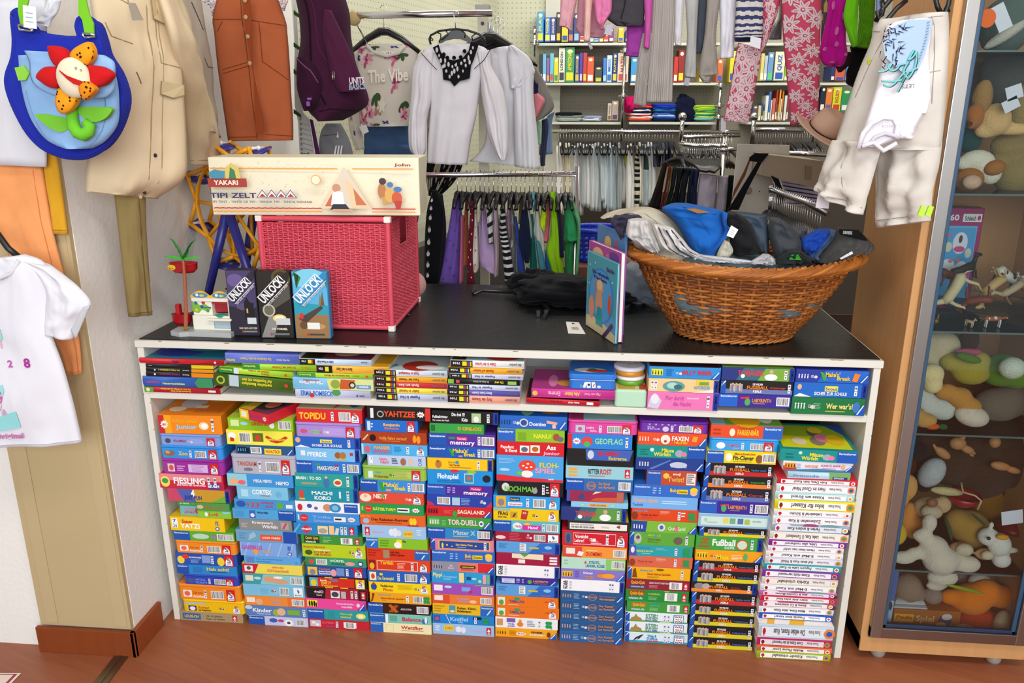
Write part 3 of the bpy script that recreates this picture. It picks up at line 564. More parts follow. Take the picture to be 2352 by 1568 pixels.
90 615 1110|b8cce8|Q .03,.2,.09,.85,eef4fa;T .05,.08,.55,.2,2a4a80,7;T .2,.34,.55,.22,e05878,Fröhliches;T .22,.37,.22,.3,e05878,Pokern!;P .42,.53,.2,.8,4,334;E .62,.45,.05,.36,a06850;E .75,.45,.04,.33,e0c0a0;F .88|pale grey-blue box with laughing lady
42 620 1205 t d.16|93c04c|Q .06,.15,.14,.8,d8ecf0;T .18,.28,.6,.2,4aa0d0,Weltreise;T .16,.4,.2,.22,a03020,Wolkenreise;C .42,443;Q .5,.2,.79,.85,b8c868;P .51,.78,.25,.8,5,98ac50;S|apple green tin
22 610 1330|3a8cd8|Rl;G .28,.9,.35,.8,.4,.2,.33,.1,28a040;T .36,.6,.5,.32,f0d820,Make'n';T .53,.7,.22,.32,f0d820,Break;Q .4,.12,.48,.28,f0a068;J .74;B .8,.19|blue and yellow box, half turned letters
@6
15 630 32|dd4f38|E .1,.5,.09,.38,f0e0d0;O .1,.65,.16,e0b890;T .22,.44,.48,.36,f0f0e0,NEXT;Q .35,.52,.39,.86,60b050;P .22,.45,.2,.4,2,b83828;C .72,fdd;s|coral red box with chef
25 630 140|1f9a50|O .13,.5,.36,e03830;T .09,.17,.45,.12,f0c0a0,Haltung;Q .02,.3,.05,.75,b0c040;T .2,.56,.35,.28,f0e028,RÄTSELTURM;Q .59,.25,.78,.7,f0f0f0;P .6,.76,.3,.66,1,333;M .88|emerald box with red seal
25 645 240|e0662a|T 0,.15,.72,.16,e8b028,JOE-MO;E .09,.35,.05,.25,a8b8e0;T .17,.74,.42,.24,46200c,Das Raketen-Rennen;P .24,.66,.2,.32,1,88300c;E .79,.45,.03,.35,f0d028;E .84,.45,.03,.35,f0d028;Q .73,0,.9,.13,c02838|orange box with yellow figures
45 650 345|9cc4ea|A .04;T .16,.34,.4,.14,e8a0c0,Kinderquartett;E .46,.5,.04,.3,e8e8f0;E .52,.5,.05,.36,dfe6f0;E .58,.45,.04,.25,dde;Q .65,.15,.8,.65,e8c830;T .66,.79,.32,.2,d07828,LOBO BONO;P .86,.95,.3,.85,3,dfeaf8|baby blue box with scattered cards
80 665 467 d.13|86c02c|Q 0,0,.2,1,2472cc;T .01,.19,.75,.16,dce8fc,Ravensburger;G .07,.2,.09,.18,.15,.62,.13,.64,dce8fc;P .23,.44,.15,.9,3,5c9a20;Q .5,.1,.59,.95,f0e020;E .52,.4,.06,.32,f4f4f0;T .6,.66,.7,.18,223,Fix|lime box with sheep
88 690 565|d63a20|P .02,.22,.2,.95,3,a82818;Q .26,.1,.36,.9,a08868;T .37,.52,.62,.18,5a1008,Laß dich;T .37,.6,.36,.2,5a1008,nicht jagen;Q .76,.04,1,.98,2464b8;T .78,.98,.72,.15,dce8fc,Ravensburger;G .86,.15,.88,.13,.93,.55,.91,.57,dce8fc|red box with brown book picture
95 690 668|e0461e|Q .02,.1,.13,.95,8a1c10;E .07,.4,.04,.3,e8b030;Q .15,.08,.81,.92,f4d8c0;Q .16,.12,.8,.88,d63a1c;T .2,.42,.6,.28,f0c020,Tarifak;P .48,.64,.2,.8,5,f0b8a0;J .7;s|orange-red box with white frame
95 690 778|2060bc|Q .03,.12,.14,.9,f0e8b0;E .085,.5,.03,.25,d04848;E .22,.72,.03,.12,f0d020;T .16,.42,.22,.28,e8d848,Das Kartenspiel;J .48;B .6,.2;s|blue box with card quartet
108 695 885|f2d418|E .08,.55,.05,.35,2050a8;O .08,.85,.12,c83828;T .19,.4,.56,.22,222,Paddington;T .23,.39,.16,.28,d84820,Photo;P .47,.8,.35,.85,4,d0a810;C .74,664;s|yellow box with little bear in coat
118 700 985|eda21f|G 0,0,.04,.1,.08,.9,.04,.95,.03,.4,6a4018;T .14,.35,.75,.14,50a0c8,Abenteuer Zeit;T .18,.57,.38,.18,a03818,Extrem Rekorde, Superlative;P .2,.33,.2,.3,1,88a020;J .6;B .71,.17;L .93|amber box with digger
98 690 1080|241414|Rl;G .24,0,.5,0,.52,1,.24,1,3a1c10;G .33,.15,.4,.1,.5,.85,.44,.9,a84c1c;G .33,.85,.38,.95,.5,.2,.44,.1,c06020;T .53,.71,.42,.16,d0c8c4,AKUSTIK;B .79,.19|dark brown box with bronze cross
115 700 1180|7cc4b4|Q 0,0,.26,1,2464b8;T .01,.23,.7,.15,dce8fc,Ravensburger;Q .26,0,.3,1,f2f4f2;Q .33,.2,.45,.85,5ca898;T .53,.84,.3,.42,d03048,Balance;E .9,.35,.05,.3,3a70b8;E .92,.5,.02,.4,f0f0f0|mint box with red lettering
125 703 1268|efe6b8|Q 0,0,.21,1,2464b8;T .01,.17,.8,.13,dce8fc,Ravensburger;Q .25,.15,.38,.85,dcd29c;Q .26,.2,.37,.8,efe6b8;T .51,.86,.45,.34,c83830,Wettflug;P .51,.93,.25,.36,1,b88870|cream box, lowest of the stack
!125 1360
#5 fifth
@2
668 1275 712 d.19|161618|T .01,.24,.42,.2,f0f0f0,Fußballgötter;T .01,.26,.16,.13,d8d8d8,Wer gewinnt den Pokal?;T .3,.5,.62,.26,f4f4f4,Die drei ???;T .45,.54,.2,.26,f4f4f4,Kids;Q .6,.12,.74,.9,a8c890;E .67,.4,.04,.25,e8e8e8;J .83;Q .92,0,1,1,1c3a9c;K|black box with goal picture
650 1142 825 d.15|36a048|Q .02,.2,.1,.85,206a30;T .96,.52,.72,.34,f0a828,DOMINO G|green box, short one
643 1245 915|54309c|Rl;Q .3,.58,.4,.78,209060;Q .42,.5,.58,.8,d83070;T .43,.57,.56,.16,f4c8d8,Tierbaby;T .32,.69,.15,.34,f4f0fa,memory;J .74;B .8,.19|violet box, upper of two
643 1245 1028|1c58b8|Rl;G .3,.85,.34,.8,.39,.2,.35,.15,28a040;T .36,.6,.5,.32,f0d820,Make'n';T .53,.7,.2,.32,f0d820,Break;Q .45,.12,.51,.26,e89048;J .74;B .8,.19|deep blue box with green block
630 1220 1135|f4c41c|E .17,.45,.05,.36,b87838;O .16,.72,.12,a06028;T .32,.42,.62,.12,8a9040,Rekorde;E .46,.68,.03,.16,3a9ab0;T .33,.5,.33,.2,a84820,Tolle Tierwelt;P .33,.68,.15,.28,1,a87828;J .77;Q .93,0,1,1,1c3a9c;K|yellow box with giraffe
630 1222 1240 d.2|1e90dc|T .15,.48,.42,.32,f0f6fa,Flohspiel;E .42,.95,.07,.12,d83048;E .68,.92,.07,.14,90c040;Q .57,.15,.71,.82,d0e4ec;Q .58,.2,.7,.76,3a8aa0;O .64,.5,.12,e05848;O .91,.5,.26,182030;P .15,.55,.12,.35,2,1868a8|azure box with round black seal
628 1218 1375|4a2c98|Q 0,0,.28,1,2458b8;T .01,.25,.72,.15,dce8fc,Ravensburger;P .31,.37,.2,.85,3,c8c0ec;P .39,.44,.2,.85,3,c8c0ec;Q .66,.55,.84,.92,d83070;T .68,.82,.62,.18,f4c8d8,Tierbaby;T .56,.93,.15,.36,f4f0fa,memory|violet box, lower of two
@6
658 1280 60|2344a8|G 0,0,.12,0,.08,.3,0,.45,c83050;G .9,0,1,0,1,.6,c03058;B .16,.2;Q .39,.12,.51,.85,a8c8e0;P .53,.7,.15,.85,5,90a8e0;O .85,.6,.12,e8b0a0;C .82,cde|indigo box with barcode left
655 1275 165|d02430|I .02,a81c28,201418;P .27,.4,.3,.7,3,e86860;T .48,.9,.36,.36,f0e8c8,SAGALAND;E .44,.3,.04,.35,4a9a40;Rc|scarlet box with frog
662 1272 262|3f9a3c|I .03,78b870,f0f4f0;P .23,.3,.2,.7,4,98cc90;T .33,.79,.32,.46,f4d4dc,TOR-DUELL;E .85,.5,.04,.28,e8e8f0;O .85,.5,.12,4050a0;Rc|grass green football box
665 1280 368|1c74c0|Rl;G .28,0,.8,0,.8,1,.28,1,2a88c8;T .4,.74,.42,.4,b8c8d0,Mister X;P .4,.74,.22,.34,1,e8d048;Q .8,0,1,1,161c40;B .78,.19|blue box with silver lettering
695 1295 475|e07ca0|Q 0,0,.07,1,2050b0;G 0,.6,.05,1,.07,.9,e0e8fc;Q .12,.12,.95,.9,d8c040;Q .14,.18,.93,.84,24489c;T .4,.67,.48,.16,f0d030,Der kleine Prinz;P .42,.66,.3,.38,1,b0b8d8;O .26,.5,.08,f0d030;O .34,.4,.06,f0d030;O .72,.5,.08,f0d030;E .19,.45,.015,.25,f0d860;J .85|pink box with starry label
705 1305 585|2a68c0|T .01,.23,.75,.16,dce8fc,Ravensburger;P .29,.35,.2,.85,3,a8c4ec;P .38,.43,.2,.85,3,a8c4ec;T .53,.63,.45,.3,f0c828,Bob;T .53,.63,.25,.14,e87828,Baumeister;Q .65,.3,.81,.7,f0d028;T .67,.8,.4,.2,222,Domino;O .91,.45,.3,e8b890;E .91,.68,.06,.22,f0d030|blue box with yellow helmet figure
705 1305 690|908ea0|Q .43,0,.74,1,e87868;Q .74,0,1,1,d82830;I .02,9898a8,283048;O .31,.65,.15,b8b4c4;T .26,.36,.3,.16,d8d4dc,PRAHL;Q .46,.42,.7,.72,201818;T .48,.68,.5,.14,e0d050,PASSION DORNEN;P .47,.68,.2,.35,2,b84848;Rc|grey and red box
703 1303 783|2a9cd8|T .02,.17,.55,.32,f0d878,Pippi;T .19,.4,.5,.15,90d0f0,Fluoreszierend;T .19,.31,.3,.15,90d0f0,Domino;Q .44,.1,.52,.95,e8d890;Q .52,0,.54,1,1f80b8;Q .56,.35,.63,.65,1c4888;E .68,.5,.04,.1,a8e0d0;O .77,.3,.14,b8e088;Q .82,.1,.87,.9,e8a0b8;Q .88,.1,.93,.95,68b888;K|cyan box with pastel stripes
708 1300 895 d.16|9a4fb8|Q .03,.3,.17,.85,f0e4f4;E .26,.7,.06,.13,b8dcec;Q .48,.35,.62,.75,78a8e0;O .62,.3,.16,c82850;Q .7,.93,1,1,90c840;B .8,.18|purple box with chat bubble
712 1300 1000|e87a34|Q 0,0,.28,1,d8502c;Q .03,.35,.17,.9,f4e4d8;T .4,.6,.52,.2,a8a0c0,HUNDE;T .42,.58,.24,.2,a8a0c0,WIRRE;E .66,.35,.06,.2,f0c090;B .78,.18|orange box with dark orange end
714 1300 1090|e8b820|P .02,.2,.15,.9,3,b08c14;Q .27,.1,.37,.9,4a98b8;E .32,.3,.04,.12,f0e0a0;T .4,.72,.56,.22,222,Kaiser, König,;T .4,.63,.25,.22,222,Edelmann;Q .78,0,1,1,2468bc;T .8,.99,.72,.14,dce8fc,Ravensburger;G .88,.12,.9,.1,.96,.6,.94,.62,dce8fc|mustard box with bold black title
715 1300 1188|1d80d2|Q .02,.15,.12,.85,1a60b0;O .07,.5,.2,d84858;G .21,1,.22,1,.29,.02,.28,.02,d8ecf8;T .28,.58,.35,.4,90d0f4,Kniffel;T .42,.5,.12,.16,90d0f4,SPIEL;Q .66,.6,.8,.9,181c28;J .68;L .87|blue box with clover
717 1300 1278|98c0e8|P .04,.13,.3,.85,3,e8eef8;Q .18,.35,.34,.9,e8c838;T .2,.33,.5,.24,d07828,LOBO;E .42,.55,.05,.3,e8e8f0;E .5,.5,.04,.3,dfe6f0;T .66,.84,.4,.14,e8a8c4,Kinderquartett;A .88|baby blue box, lowest of the stack
!717 1380
#6 sixth
@2
1283 1895 755 d.19|2567c4|I .01,2567c4,182848;C .2,dde;O .36,.5,.34,c8d4e4;O .36,.5,.24,3a4a8c;T .44,.69,.28,.28,f0f4fa,Domino;G .7,.75,.86,.6,.85,.4,.7,.5,e8a890;G .79,.1,.84,.15,.83,.45,.78,.4,f0c0b0;Rc;^Q 0,0,1,1,2060b8;^E .75,.5,.25,.4,b08038;^E .4,.4,.12,.4,7ab8a0|blue box with dog badge
1262 1872 872|8cbf2a|Q 0,0,.27,1,2a64c0;T .015,.24,.7,.17,dce8fc,Ravensburger;Q .31,.1,.43,.75,7aa824;T .54,.81,.32,.34,f0e838,NANU?;E .88,.45,.05,.3,a85038;E .94,.3,.05,.2,706878|lime box with shoe
1260 1868 988|d0202c|T .05,.25,.5,.22,f4f0f0,Papafant;T .12,.3,.22,.22,f4f0f0,& Elegel;Q .34,.2,.48,.75,f0ece8;E .41,.45,.05,.2,667;Q .5,.22,.64,.8,f4ece0;E .57,.5,.05,.2,b86828;T .74,.88,.5,.34,f6f6f6,Ass;T .7,.94,.12,.22,e8b8e0,Junior|red box with two picture cards
1255 1862 1110 d.2|49a2e2|G 0,0,1,0,1,.1,.5,.15,0,.25,d82c34;E .46,.62,.13,.22,e8402c;E .46,.3,.09,.14,f0ece8;E .4,.62,.02,.03,fff;E .47,.7,.02,.03,fff;E .52,.58,.02,.03,fff;E .45,.55,.02,.03,fff;T .64,.94,.58,.18,e8d030,FLOH-;T .58,.88,.36,.18,f0a0b8,SPIEL;T .78,.86,.1,.07,f4f4f4,noris;P .03,.3,.7,.9,4,98ccf0;E .12,.45,.08,.06,a8d4f4;E .34,.33,.04,.08,70c050|tall sky blue box with toadstool
1265 1860 1345 d.2|191a1c|E .12,.6,.06,.3,d8d8d8;T .1,.36,.3,.36,68c048,NOCH;T .37,.6,.3,.36,68c048,MAL!;E .57,.4,.04,.22,9a9aa4;J .68;P .74,.79,.2,.8,3,ccc;S;^Q 0,0,1,1,4a4644;^Q 0,.6,.2,1,c83830|black box with green lettering
@6
1290 1925 65|2f9ee6|Q .04,.08,.19,.95,e8b030;E .115,.45,.05,.3,8a8488;Q .25,.62,.4,.9,243878;T .26,.39,.7,.12,e8c838,Benjamin;Q .22,.2,.44,.5,e8ecf0;T .23,.43,.26,.16,d05848,Quartett;J .5;J .5;B .6,.19;s|cerulean box with grey elephant
1290 1915 185|ecc61a|T .07,.23,.42,.3,28221a,FRAG;T .07,.22,.2,.16,28221a,doch mal...;Q .26,.2,.37,.75,c8a030;G .29,.3,.33,.65,.35,.6,.32,.3,403018;G .42,.15,.51,.1,.54,.85,.44,.95,b83828;T .45,.51,.6,.16,f0d8c0,55;C .6,443;s;G 0,.85,.25,.85,.27,1,0,1,80b8d8|mustard box with red card
1292 1925 300|5cb8c4|Rl;E .36,.55,.07,.32,e8f0f4;T .32,.42,.42,.24,d83080,Heule;Q .44,.2,.72,.66,d8309c;T .52,.68,.34,.24,f8f0f4,Hanu?;E .51,.78,.05,.12,f0c030;J .74;B .8,.18|aqua checked box
1310 1925 408|a41c36|E .08,.4,.08,.2,e0d4d8;P .22,.45,.1,.95,5,c85868;O .51,.75,.12,e0b0b4;C .48,dcc;B .6,.18;Q .82,.08,.98,.9,f4f6f8;G .89,.85,.93,.6,.91,.35,.88,.6,2a7ac0;T .84,.96,.14,.12,445,BLATZ|maroon box with white square mark
1318 1925 500|5b9edc|G .5,0,1,0,1,1,.7,1,2a6cc4;E .82,.6,.06,.15,8cc0ec;P .04,.2,.4,.85,3,3a78b8;Q .37,.2,.47,.9,e8e8e0;P .38,.46,.25,.85,4,889;Q .52,.45,.67,.6,d8b828;P .72,.9,.1,.22,1,d85060;K|sky box with clouds, upper of two
1318 1920 608|a01840|G .25,1,.75,1,.75,.5,.25,.6,e8dcc0;G .38,1,.52,1,.45,.7,60a040;Q .35,.15,.46,.5,ece4e4;Q .85,.65,.97,.82,f0e8ec;Q .85,.4,.97,.57,f0e8ec;Q .85,.15,.97,.32,f0e8ec|crimson box with torn sticker
1318 1920 720|f0f2f6|V .075,.12,.9,.34,22242c,STAR;V .105,.12,.9,.34,22242c,WARS;P .13,.18,.1,.9,6,b0b4bc;J .76;J .8;K|plain white box with black emblem
1360 1895 835 d.13|3a2c90|Q .02,.15,.25,.8,c8d4f0;P .05,.22,.25,.75,3,a0a8d8;P .28,.35,.2,.85,3,b8b8e4;P .38,.43,.2,.85,3,b8b8e4;E .52,.45,.04,.3,60a848;T .58,.85,.42,.26,e89828,LABYRINTH;P .6,.83,.2,.32,1,c8a050;Rc|narrow violet box
1315 1915 905|5b9edc|G .5,0,1,0,1,1,.7,1,2a6cc4;E .82,.6,.06,.15,8cc0ec;P .04,.2,.4,.85,3,3a78b8;Q .37,.2,.47,.9,e8e8e0;P .38,.46,.25,.85,4,889;Q .52,.45,.67,.6,d8b828;P .72,.9,.1,.22,1,d85060;K|sky box with clouds, lower of two
1312 1912 1015|e8751c|Q .03,.15,.15,.9,dce8dc;E .09,.4,.04,.25,5aa838;T .22,.46,.42,.22,4a3a90,TABALUGA;E .34,.78,.05,.15,3a9a60;P .2,.48,.15,.3,1,f0c8a0;G .76,.5,.82,.72,.88,.5,.82,.6,d04820;s|orange box with dragon, upper of two
1312 1918 1120|e8751c|Q .03,.15,.15,.9,dce8dc;E .09,.4,.04,.25,5aa838;T .22,.46,.42,.22,4a3a90,TABALUGA;E .34,.78,.05,.15,3a9a60;P .2,.48,.15,.3,1,f0c8a0;G .76,.5,.82,.72,.88,.5,.82,.6,d04820;s|orange box with dragon, lower of two
1310 1905 1218|eceef0|Q .02,.2,.12,.85,d09868;Q .18,.55,.32,.95,7a5ab0;T .2,.31,.3,.18,6a5ab0,Würfel-;T .2,.31,.12,.16,6a5ab0,puzzle;E .4,.4,.05,.25,e0842c;O .4,.75,.13,e8903a;P .51,.66,.2,.85,4,99a;J .69;L .86|white box with honey bear
1310 1898 1318 d.16|f0a61c|I .02,f0a61c,1c1810;P .23,.35,.2,.8,4,b87c18;E .42,.45,.08,.2,f0e8e0;T .37,.48,.4,.16,c83828,Mia & me;T .58,.78,.6,.18,223,GEHEIM-;T .56,.82,.32,.2,f4f0e0,BOTSCHAFT;E .87,.5,.03,.3,703818;Rc|orange box, lowest of the stack
!1310 1405
#7 seventh
@3
120 855 800 t d.2|d8429c|Q .07,.1,.22,.85,b0c8e0;O .14,.45,.2,d85068;T .24,.36,.5,.24,f4d0e4,min;P .3,.42,.15,.4,2,f0c0dc;J .44;B .57,.23;S;^Q 0,0,1,1,98c4c8;^Q 0,0,.2,1,a83868;^E .6,.5,.3,.3,d8dcb0|magenta tin
110 800 940 d.13|2c82d8|Q 0,0,.07,1,d02c34;M .14;E .3,.5,.09,.34,d84848;E .3,.3,.05,.2,50b060;T .42,.86,.36,.36,8fd8a8,GEOFLAG;J .9|blue box with red left end
110 815 1100 d.14|191a1c|G .29,.35,.94,.35,.99,1,.27,1,3f62b8;E .35,.68,.05,.26,c8d0e0;T .46,.78,.65,.26,c82838,Kniffel;T .62,.9,.4,.2,c8c040,Extreme|black carry case with blue label
90 810 1280|96ccd8|Q .04,.15,.17,.3,e8a838;Q .04,.42,.17,.58,e8a838;Q .04,.68,.17,.85,e8a838;T .33,.5,.4,.38,2a3a48,RITTER;T .51,.68,.4,.4,c83828,ROST;P .34,.66,.18,.3,1,c05848;A .88|pale turquoise box
92 805 1415|2e6cb0|Rl;E .38,.45,.07,.36,c87848;E .38,.45,.055,.28,2e6cb0;T .32,.44,.35,.2,c87848,DWAR7;T .49,.66,.55,.22,d08858,Der Kampf;T .49,.74,.25,.22,d08858,um Ragnarök;B .79,.18|blue copper-lettered box, highest of its kind
@7
750 1295 20 d.13|a82848|Q 0,0,.05,1,3060b0;G .05,0,.3,0,.5,1,.05,1,982850;G .22,.1,.32,.3,.28,.9,.2,.5,3a4878;G .45,.7,.62,1,.5,1,e8dcc0;G .4,.05,.9,0,.88,.5,.5,.4,c85838;Q .88,0,1,1,b86858|crimson painted fantasy box
790 1335 125 d.14|86c8e8|Q .3,.15,.66,.75,e8b060;T .34,.62,.3,.3,8a5018,RIVER CROSSING;O .2,.5,.2,d8e050;O .73,.5,.2,d8e050|thin light blue box
697 1320 175|26367c|G .2,0,.94,0,.94,1,.3,1,3a6878;G .45,0,.94,0,.94,1,.55,1,5a9a44;T .22,.55,.35,.36,d83840,TORJÄGER;O .29,.3,.16,f0f0f0;E .68,.3,.09,.26,f4f4f4;O .68,.75,.16,d8a888;J .86;K|navy to green box with cheering player
760 1345 305 d.13|28282a|Q .03,.15,.97,.8,ece8e0;T .05,.42,.55,.13,778,PIATNIK KINDERSPIELE;T .05,.43,.28,.18,223,WIR MACHEN EINEN KRIMI;P .55,.7,.35,.55,2,aaa;T .8,.84,.4,.3,223,4;Q .84,.4,.86,.72,c83040;^Q 0,0,1,1,d8c048|black-edged box with white strip
705 1335 398|cc2030|Q .04,.15,.15,.9,6a6068;E .095,.5,.03,.3,2a4a90;Q .17,.12,.82,.9,f0d8d8;Q .175,.16,.815,.86,cc2030;T .2,.4,.55,.22,f4f0f0,Vorsicht;T .19,.34,.28,.2,f4f0f0,Lehrer!;C .42,fee;P .44,.62,.18,.4,2,f0c0c0;J .67;s|red box with white outline
712 1325 545 d.16|f0943c|Q 0,0,.3,1,d84838;Q .05,.3,.19,.85,f0e4e0;G .22,.2,.3,.1,.33,.5,.25,.6,ece8ec;T .36,.62,.18,.34,c83028,DUOMEMO;P .37,.63,.6,.75,1,f8d8b0;B .79,.19;^Q 0,0,1,1,6a88b0|orange box with red end
700 1310 650|b4dcc8|P .04,.12,.3,.85,2,90c0a8;G .35,.5,.38,.8,.4,.5,d84848;T .43,.6,.52,.22,2a5a98,STÄDTE,;T .38,.68,.2,.22,2a5a98,LÄNDER, FLÜSSE;Q .7,0,1,1,88c868;B .79,.2|mint green box with blue title
695 1305 760|8478cc|I .02,e8b838,28282c;P .22,.3,.2,.9,4,685cb0;T .35,.5,.62,.2,f0ecf8,Disney;T .37,.52,.3,.16,d89840,Schnipp;T .4,.5,.12,.16,d89840,Schnapp;E .66,.5,.1,.22,e88828;E .75,.5,.1,.26,eca03c;Rc|lavender box with orange animals
695 1300 860|f0f2f6|V .075,.12,.9,.34,22242c,STAR;V .105,.12,.9,.34,22242c,WARS;P .13,.18,.1,.9,6,b0b4bc;J .76;J .8;K|plain white box with black emblem
690 1295 968|24588f|I .02,24588f,d8a070;P .21,.33,.2,.8,4,8fb0d0;C .34,cde;E .51,.45,.07,.36,c08058;E .51,.45,.06,.3,24588f;T .45,.58,.35,.2,c08058,DWAR7;T .61,.88,.55,.14,b87048,Das mythische;T .62,.86,.22,.22,d89858,Kartenspiel;Rc|blue box with copper lettering, fifth from floor
690 1292 1058|24588f|I .02,24588f,d8a070;P .21,.33,.2,.8,4,8fb0d0;C .34,cde;E .51,.45,.07,.36,c08058;E .51,.45,.06,.3,24588f;T .45,.58,.35,.2,c08058,DWAR7;T .61,.84,.55,.22,c88450,Der Kampf;T .61,.87,.25,.22,c88450,um Ragnarök;Rc|blue box with copper lettering, fourth from floor
690 1292 1160|24588f|I .02,24588f,d8a070;P .21,.33,.2,.8,4,8fb0d0;C .34,cde;E .51,.45,.07,.36,c08058;E .51,.45,.06,.3,24588f;T .45,.58,.35,.2,c08058,DWAR7;T .61,.84,.55,.22,c88450,Der Kampf;T .61,.87,.25,.22,c88450,um Ragnarök;Rc|blue box with copper lettering, third from floor
685 1287 1252|24588f|I .02,24588f,e0a890;P .21,.33,.2,.8,4,8fb0d0;C .34,cde;E .51,.45,.07,.36,c08058;E .51,.45,.06,.3,24588f;T .45,.58,.35,.2,c08058,DWAR7;T .61,.84,.55,.22,c88450,Der Kampf;T .61,.87,.25,.22,c88450,um Ragnarök;Rc|blue box with copper lettering, second from floor
682 1282 1350|2a62a0|I .02,2a62a0,e0b0b0;P .21,.33,.2,.8,4,8fb0d0;C .34,cde;E .51,.45,.07,.36,c08058;E .51,.45,.06,.3,2a62a0;T .45,.58,.35,.2,c08058,DWAR7;T .61,.84,.55,.22,c88450,Der Kampf;T .61,.87,.25,.22,c88450,um Ragnarök;Rc|blue box with copper lettering on the floor
!682 1450
#8 eighth
@3
875 1610 805 t d.2|6a2ca4|Q .1,.82,.13,1,c0a0e8;Q .2,.82,.23,1,c0a0e8;Q .3,.82,.33,1,c0a0e8;Q .4,.82,.43,1,c0a0e8;Q .5,.82,.53,1,c0a0e8;Q .6,.82,.63,1,c0a0e8;Q .7,.82,.73,1,c0a0e8;Q .8,.82,.83,1,c0a0e8;T .08,.19,.55,.14,f0e8f8,Wer hat;T .08,.28,.34,.14,f0e8f8,die Kuh vom Eis?;E .37,.42,.05,.32,d0c8e8;J .45;B .58,.22;S|purple tin with checked rim
855 1595 928|e4522c|I .01,e4522c,f8e8d8;C .22,fdd;E .4,.5,.07,.4,f0e8d8;O .4,.35,.12,c83030;T .49,.74,.42,.36,f8f4ec,FAXEN;T .53,.72,.18,.18,f0d020,MAU-MAU;G .78,.4,.8,.85,.87,.8,.85,.35,f0a030;Rc|orange-red box with wild cat
845 1580 1062|12918c|P .05,.18,.15,.75,3,0c6a68;O .22,.65,.16,c8e8e0;T .36,.54,.48,.3,f0e030,Mäuse;T .25,.5,.15,.3,f0e030,Würfeln;E .62,.4,.06,.3,a8a8b4;E .69,.35,.04,.2,e878a8;Rr|teal box with mice, middle of stack
832 1560 1195|23408e|G .2,.1,.5,.9,.52,.85,.25,.05,5a80c8;I .04,23408e,f0f0f0;E .63,.5,.13,.26,c0c8e0;Q .52,.28,.75,.36,c0c8e0;Rc|dark blue box with silver skyline
950 1485 1330 d.14|c04a30|Q 0,0,.29,1,2a5cb4;T .03,.27,.78,.12,dce8fc,Ravensburger;O .39,.65,.2,e8c848;T .52,.68,.72,.17,f4e0d4,emoji;T .42,.76,.25,.34,e0a850,Twist!;Q .8,.06,.98,.88,f0ece8;P .81,.97,.15,.85,5,555|small brown-red box with smiley
@7
1385 2020 -38|2f6cc8|T .02,.25,.75,.14,dce8fc,Ravensburger;P .29,.35,.2,.85,3,a8c4ec;P .38,.43,.2,.85,3,a8c4ec;T .55,.65,.45,.3,f0c828,Bob;Q .66,.3,.82,.7,f0d028;T .68,.81,.4,.2,222,Domino;O .91,.45,.3,e8b890;E .91,.68,.06,.22,f0d030|blue box with builder, shifted right
1362 2000 72 d.16|74b0ea|T .03,.4,.55,.28,e8a888,Quick-Quiz;T .02,.18,.2,.2,3a6aa8,Technik;P .46,.88,.4,.75,2,c0dcf8|pale blue plain quiz box
1365 2000 190|dc4a20|E .05,.4,.05,.35,8a3818;T .03,.24,.78,.13,4aa0d8,Abenteuer Zeit;T .14,.4,.42,.16,8a1c14,Wunder der Natur;P .16,.43,.22,.32,1,a83c60;P .43,.6,.6,.9,3,f0b090;J .7;P .75,.82,.4,.9,2,f0e0d8;L .91|burnt orange box with clover, upper of two
1365 1990 305|78b83e|G 0,0,.22,0,.24,1,0,1,28489c;I .02,28489c,f0f4f8;E .46,.5,.06,.36,d8dce4;E .46,.5,.03,.2,4a68a8;T .56,.83,.3,.3,d8ecb8,Quiz-Spiel;T .66,.72,.2,.5,e06098,&;Rc|lime box with pink ampersand
1345 1970 412|5ca83c|Rb;E .13,.5,.06,.42,b8bcb0;E .13,.6,.03,.15,5a5c50;T .28,.48,.75,.12,c8d030,FERTIG LOS;O .4,.78,.1,3a98d8;T .28,.48,.4,.16,806028,Welt der Katzen;P .28,.52,.24,.32,1,407828;E .75,.45,.07,.3,6a5c54;J .86|green box with kitten and mole
1345 1950 535|2aa0ac|G 0,0,.12,0,.1,1,0,1,4a58b0;E .05,.55,.03,.3,e8e8f0;T .11,.32,.72,.13,3a78b8,Abenteuer Zeit;T .11,.37,.4,.16,e8e040,Rekorde in der Luft;P .2,.42,.2,.3,1,b8e4e0;P .42,.6,.6,.85,3,88d0d4;J .72;G .85,.0,1,0,1,1,.88,1,289880;L .9|teal box with bird
1340 1950 638|d8684a|E .05,.4,.05,.35,904028;T .03,.24,.82,.12,4aa0d8,Abenteuer Zeit;T .14,.38,.45,.16,a83828,Wunder der Natur;P .16,.42,.25,.34,1,b85878;P .43,.6,.6,.9,3,f4b8a0;J .71;L .9|salmon box with clover
1325 1930 742|eeae14|Rb;G .08,.1,.16,.1,.13,.95,.09,.8,7a4a18;T .2,.4,.68,.16,3a98d8,Abenteuer Zeit;E .52,.85,.06,.1,78600c;T .32,.69,.38,.17,b04010,Extrem Rekorde, Superlative;P .32,.58,.12,.28,2,b08c10;J .85|golden yellow box with digger
1315 1925 855|8a2434|T .07,.29,.55,.3,f0b830,Quick-Quiz;Q .05,.14,.3,.42,3a4a80;T .07,.28,.2,.15,b8c8e8,wissen.de;T .36,.68,.62,.15,e8c0b8,BERÜHMTHEITEN;P .36,.52,.15,.52,3,c88088;Q .68,.15,.88,.85,f2f0ee;B .7,.15;A .9|maroon quiz box
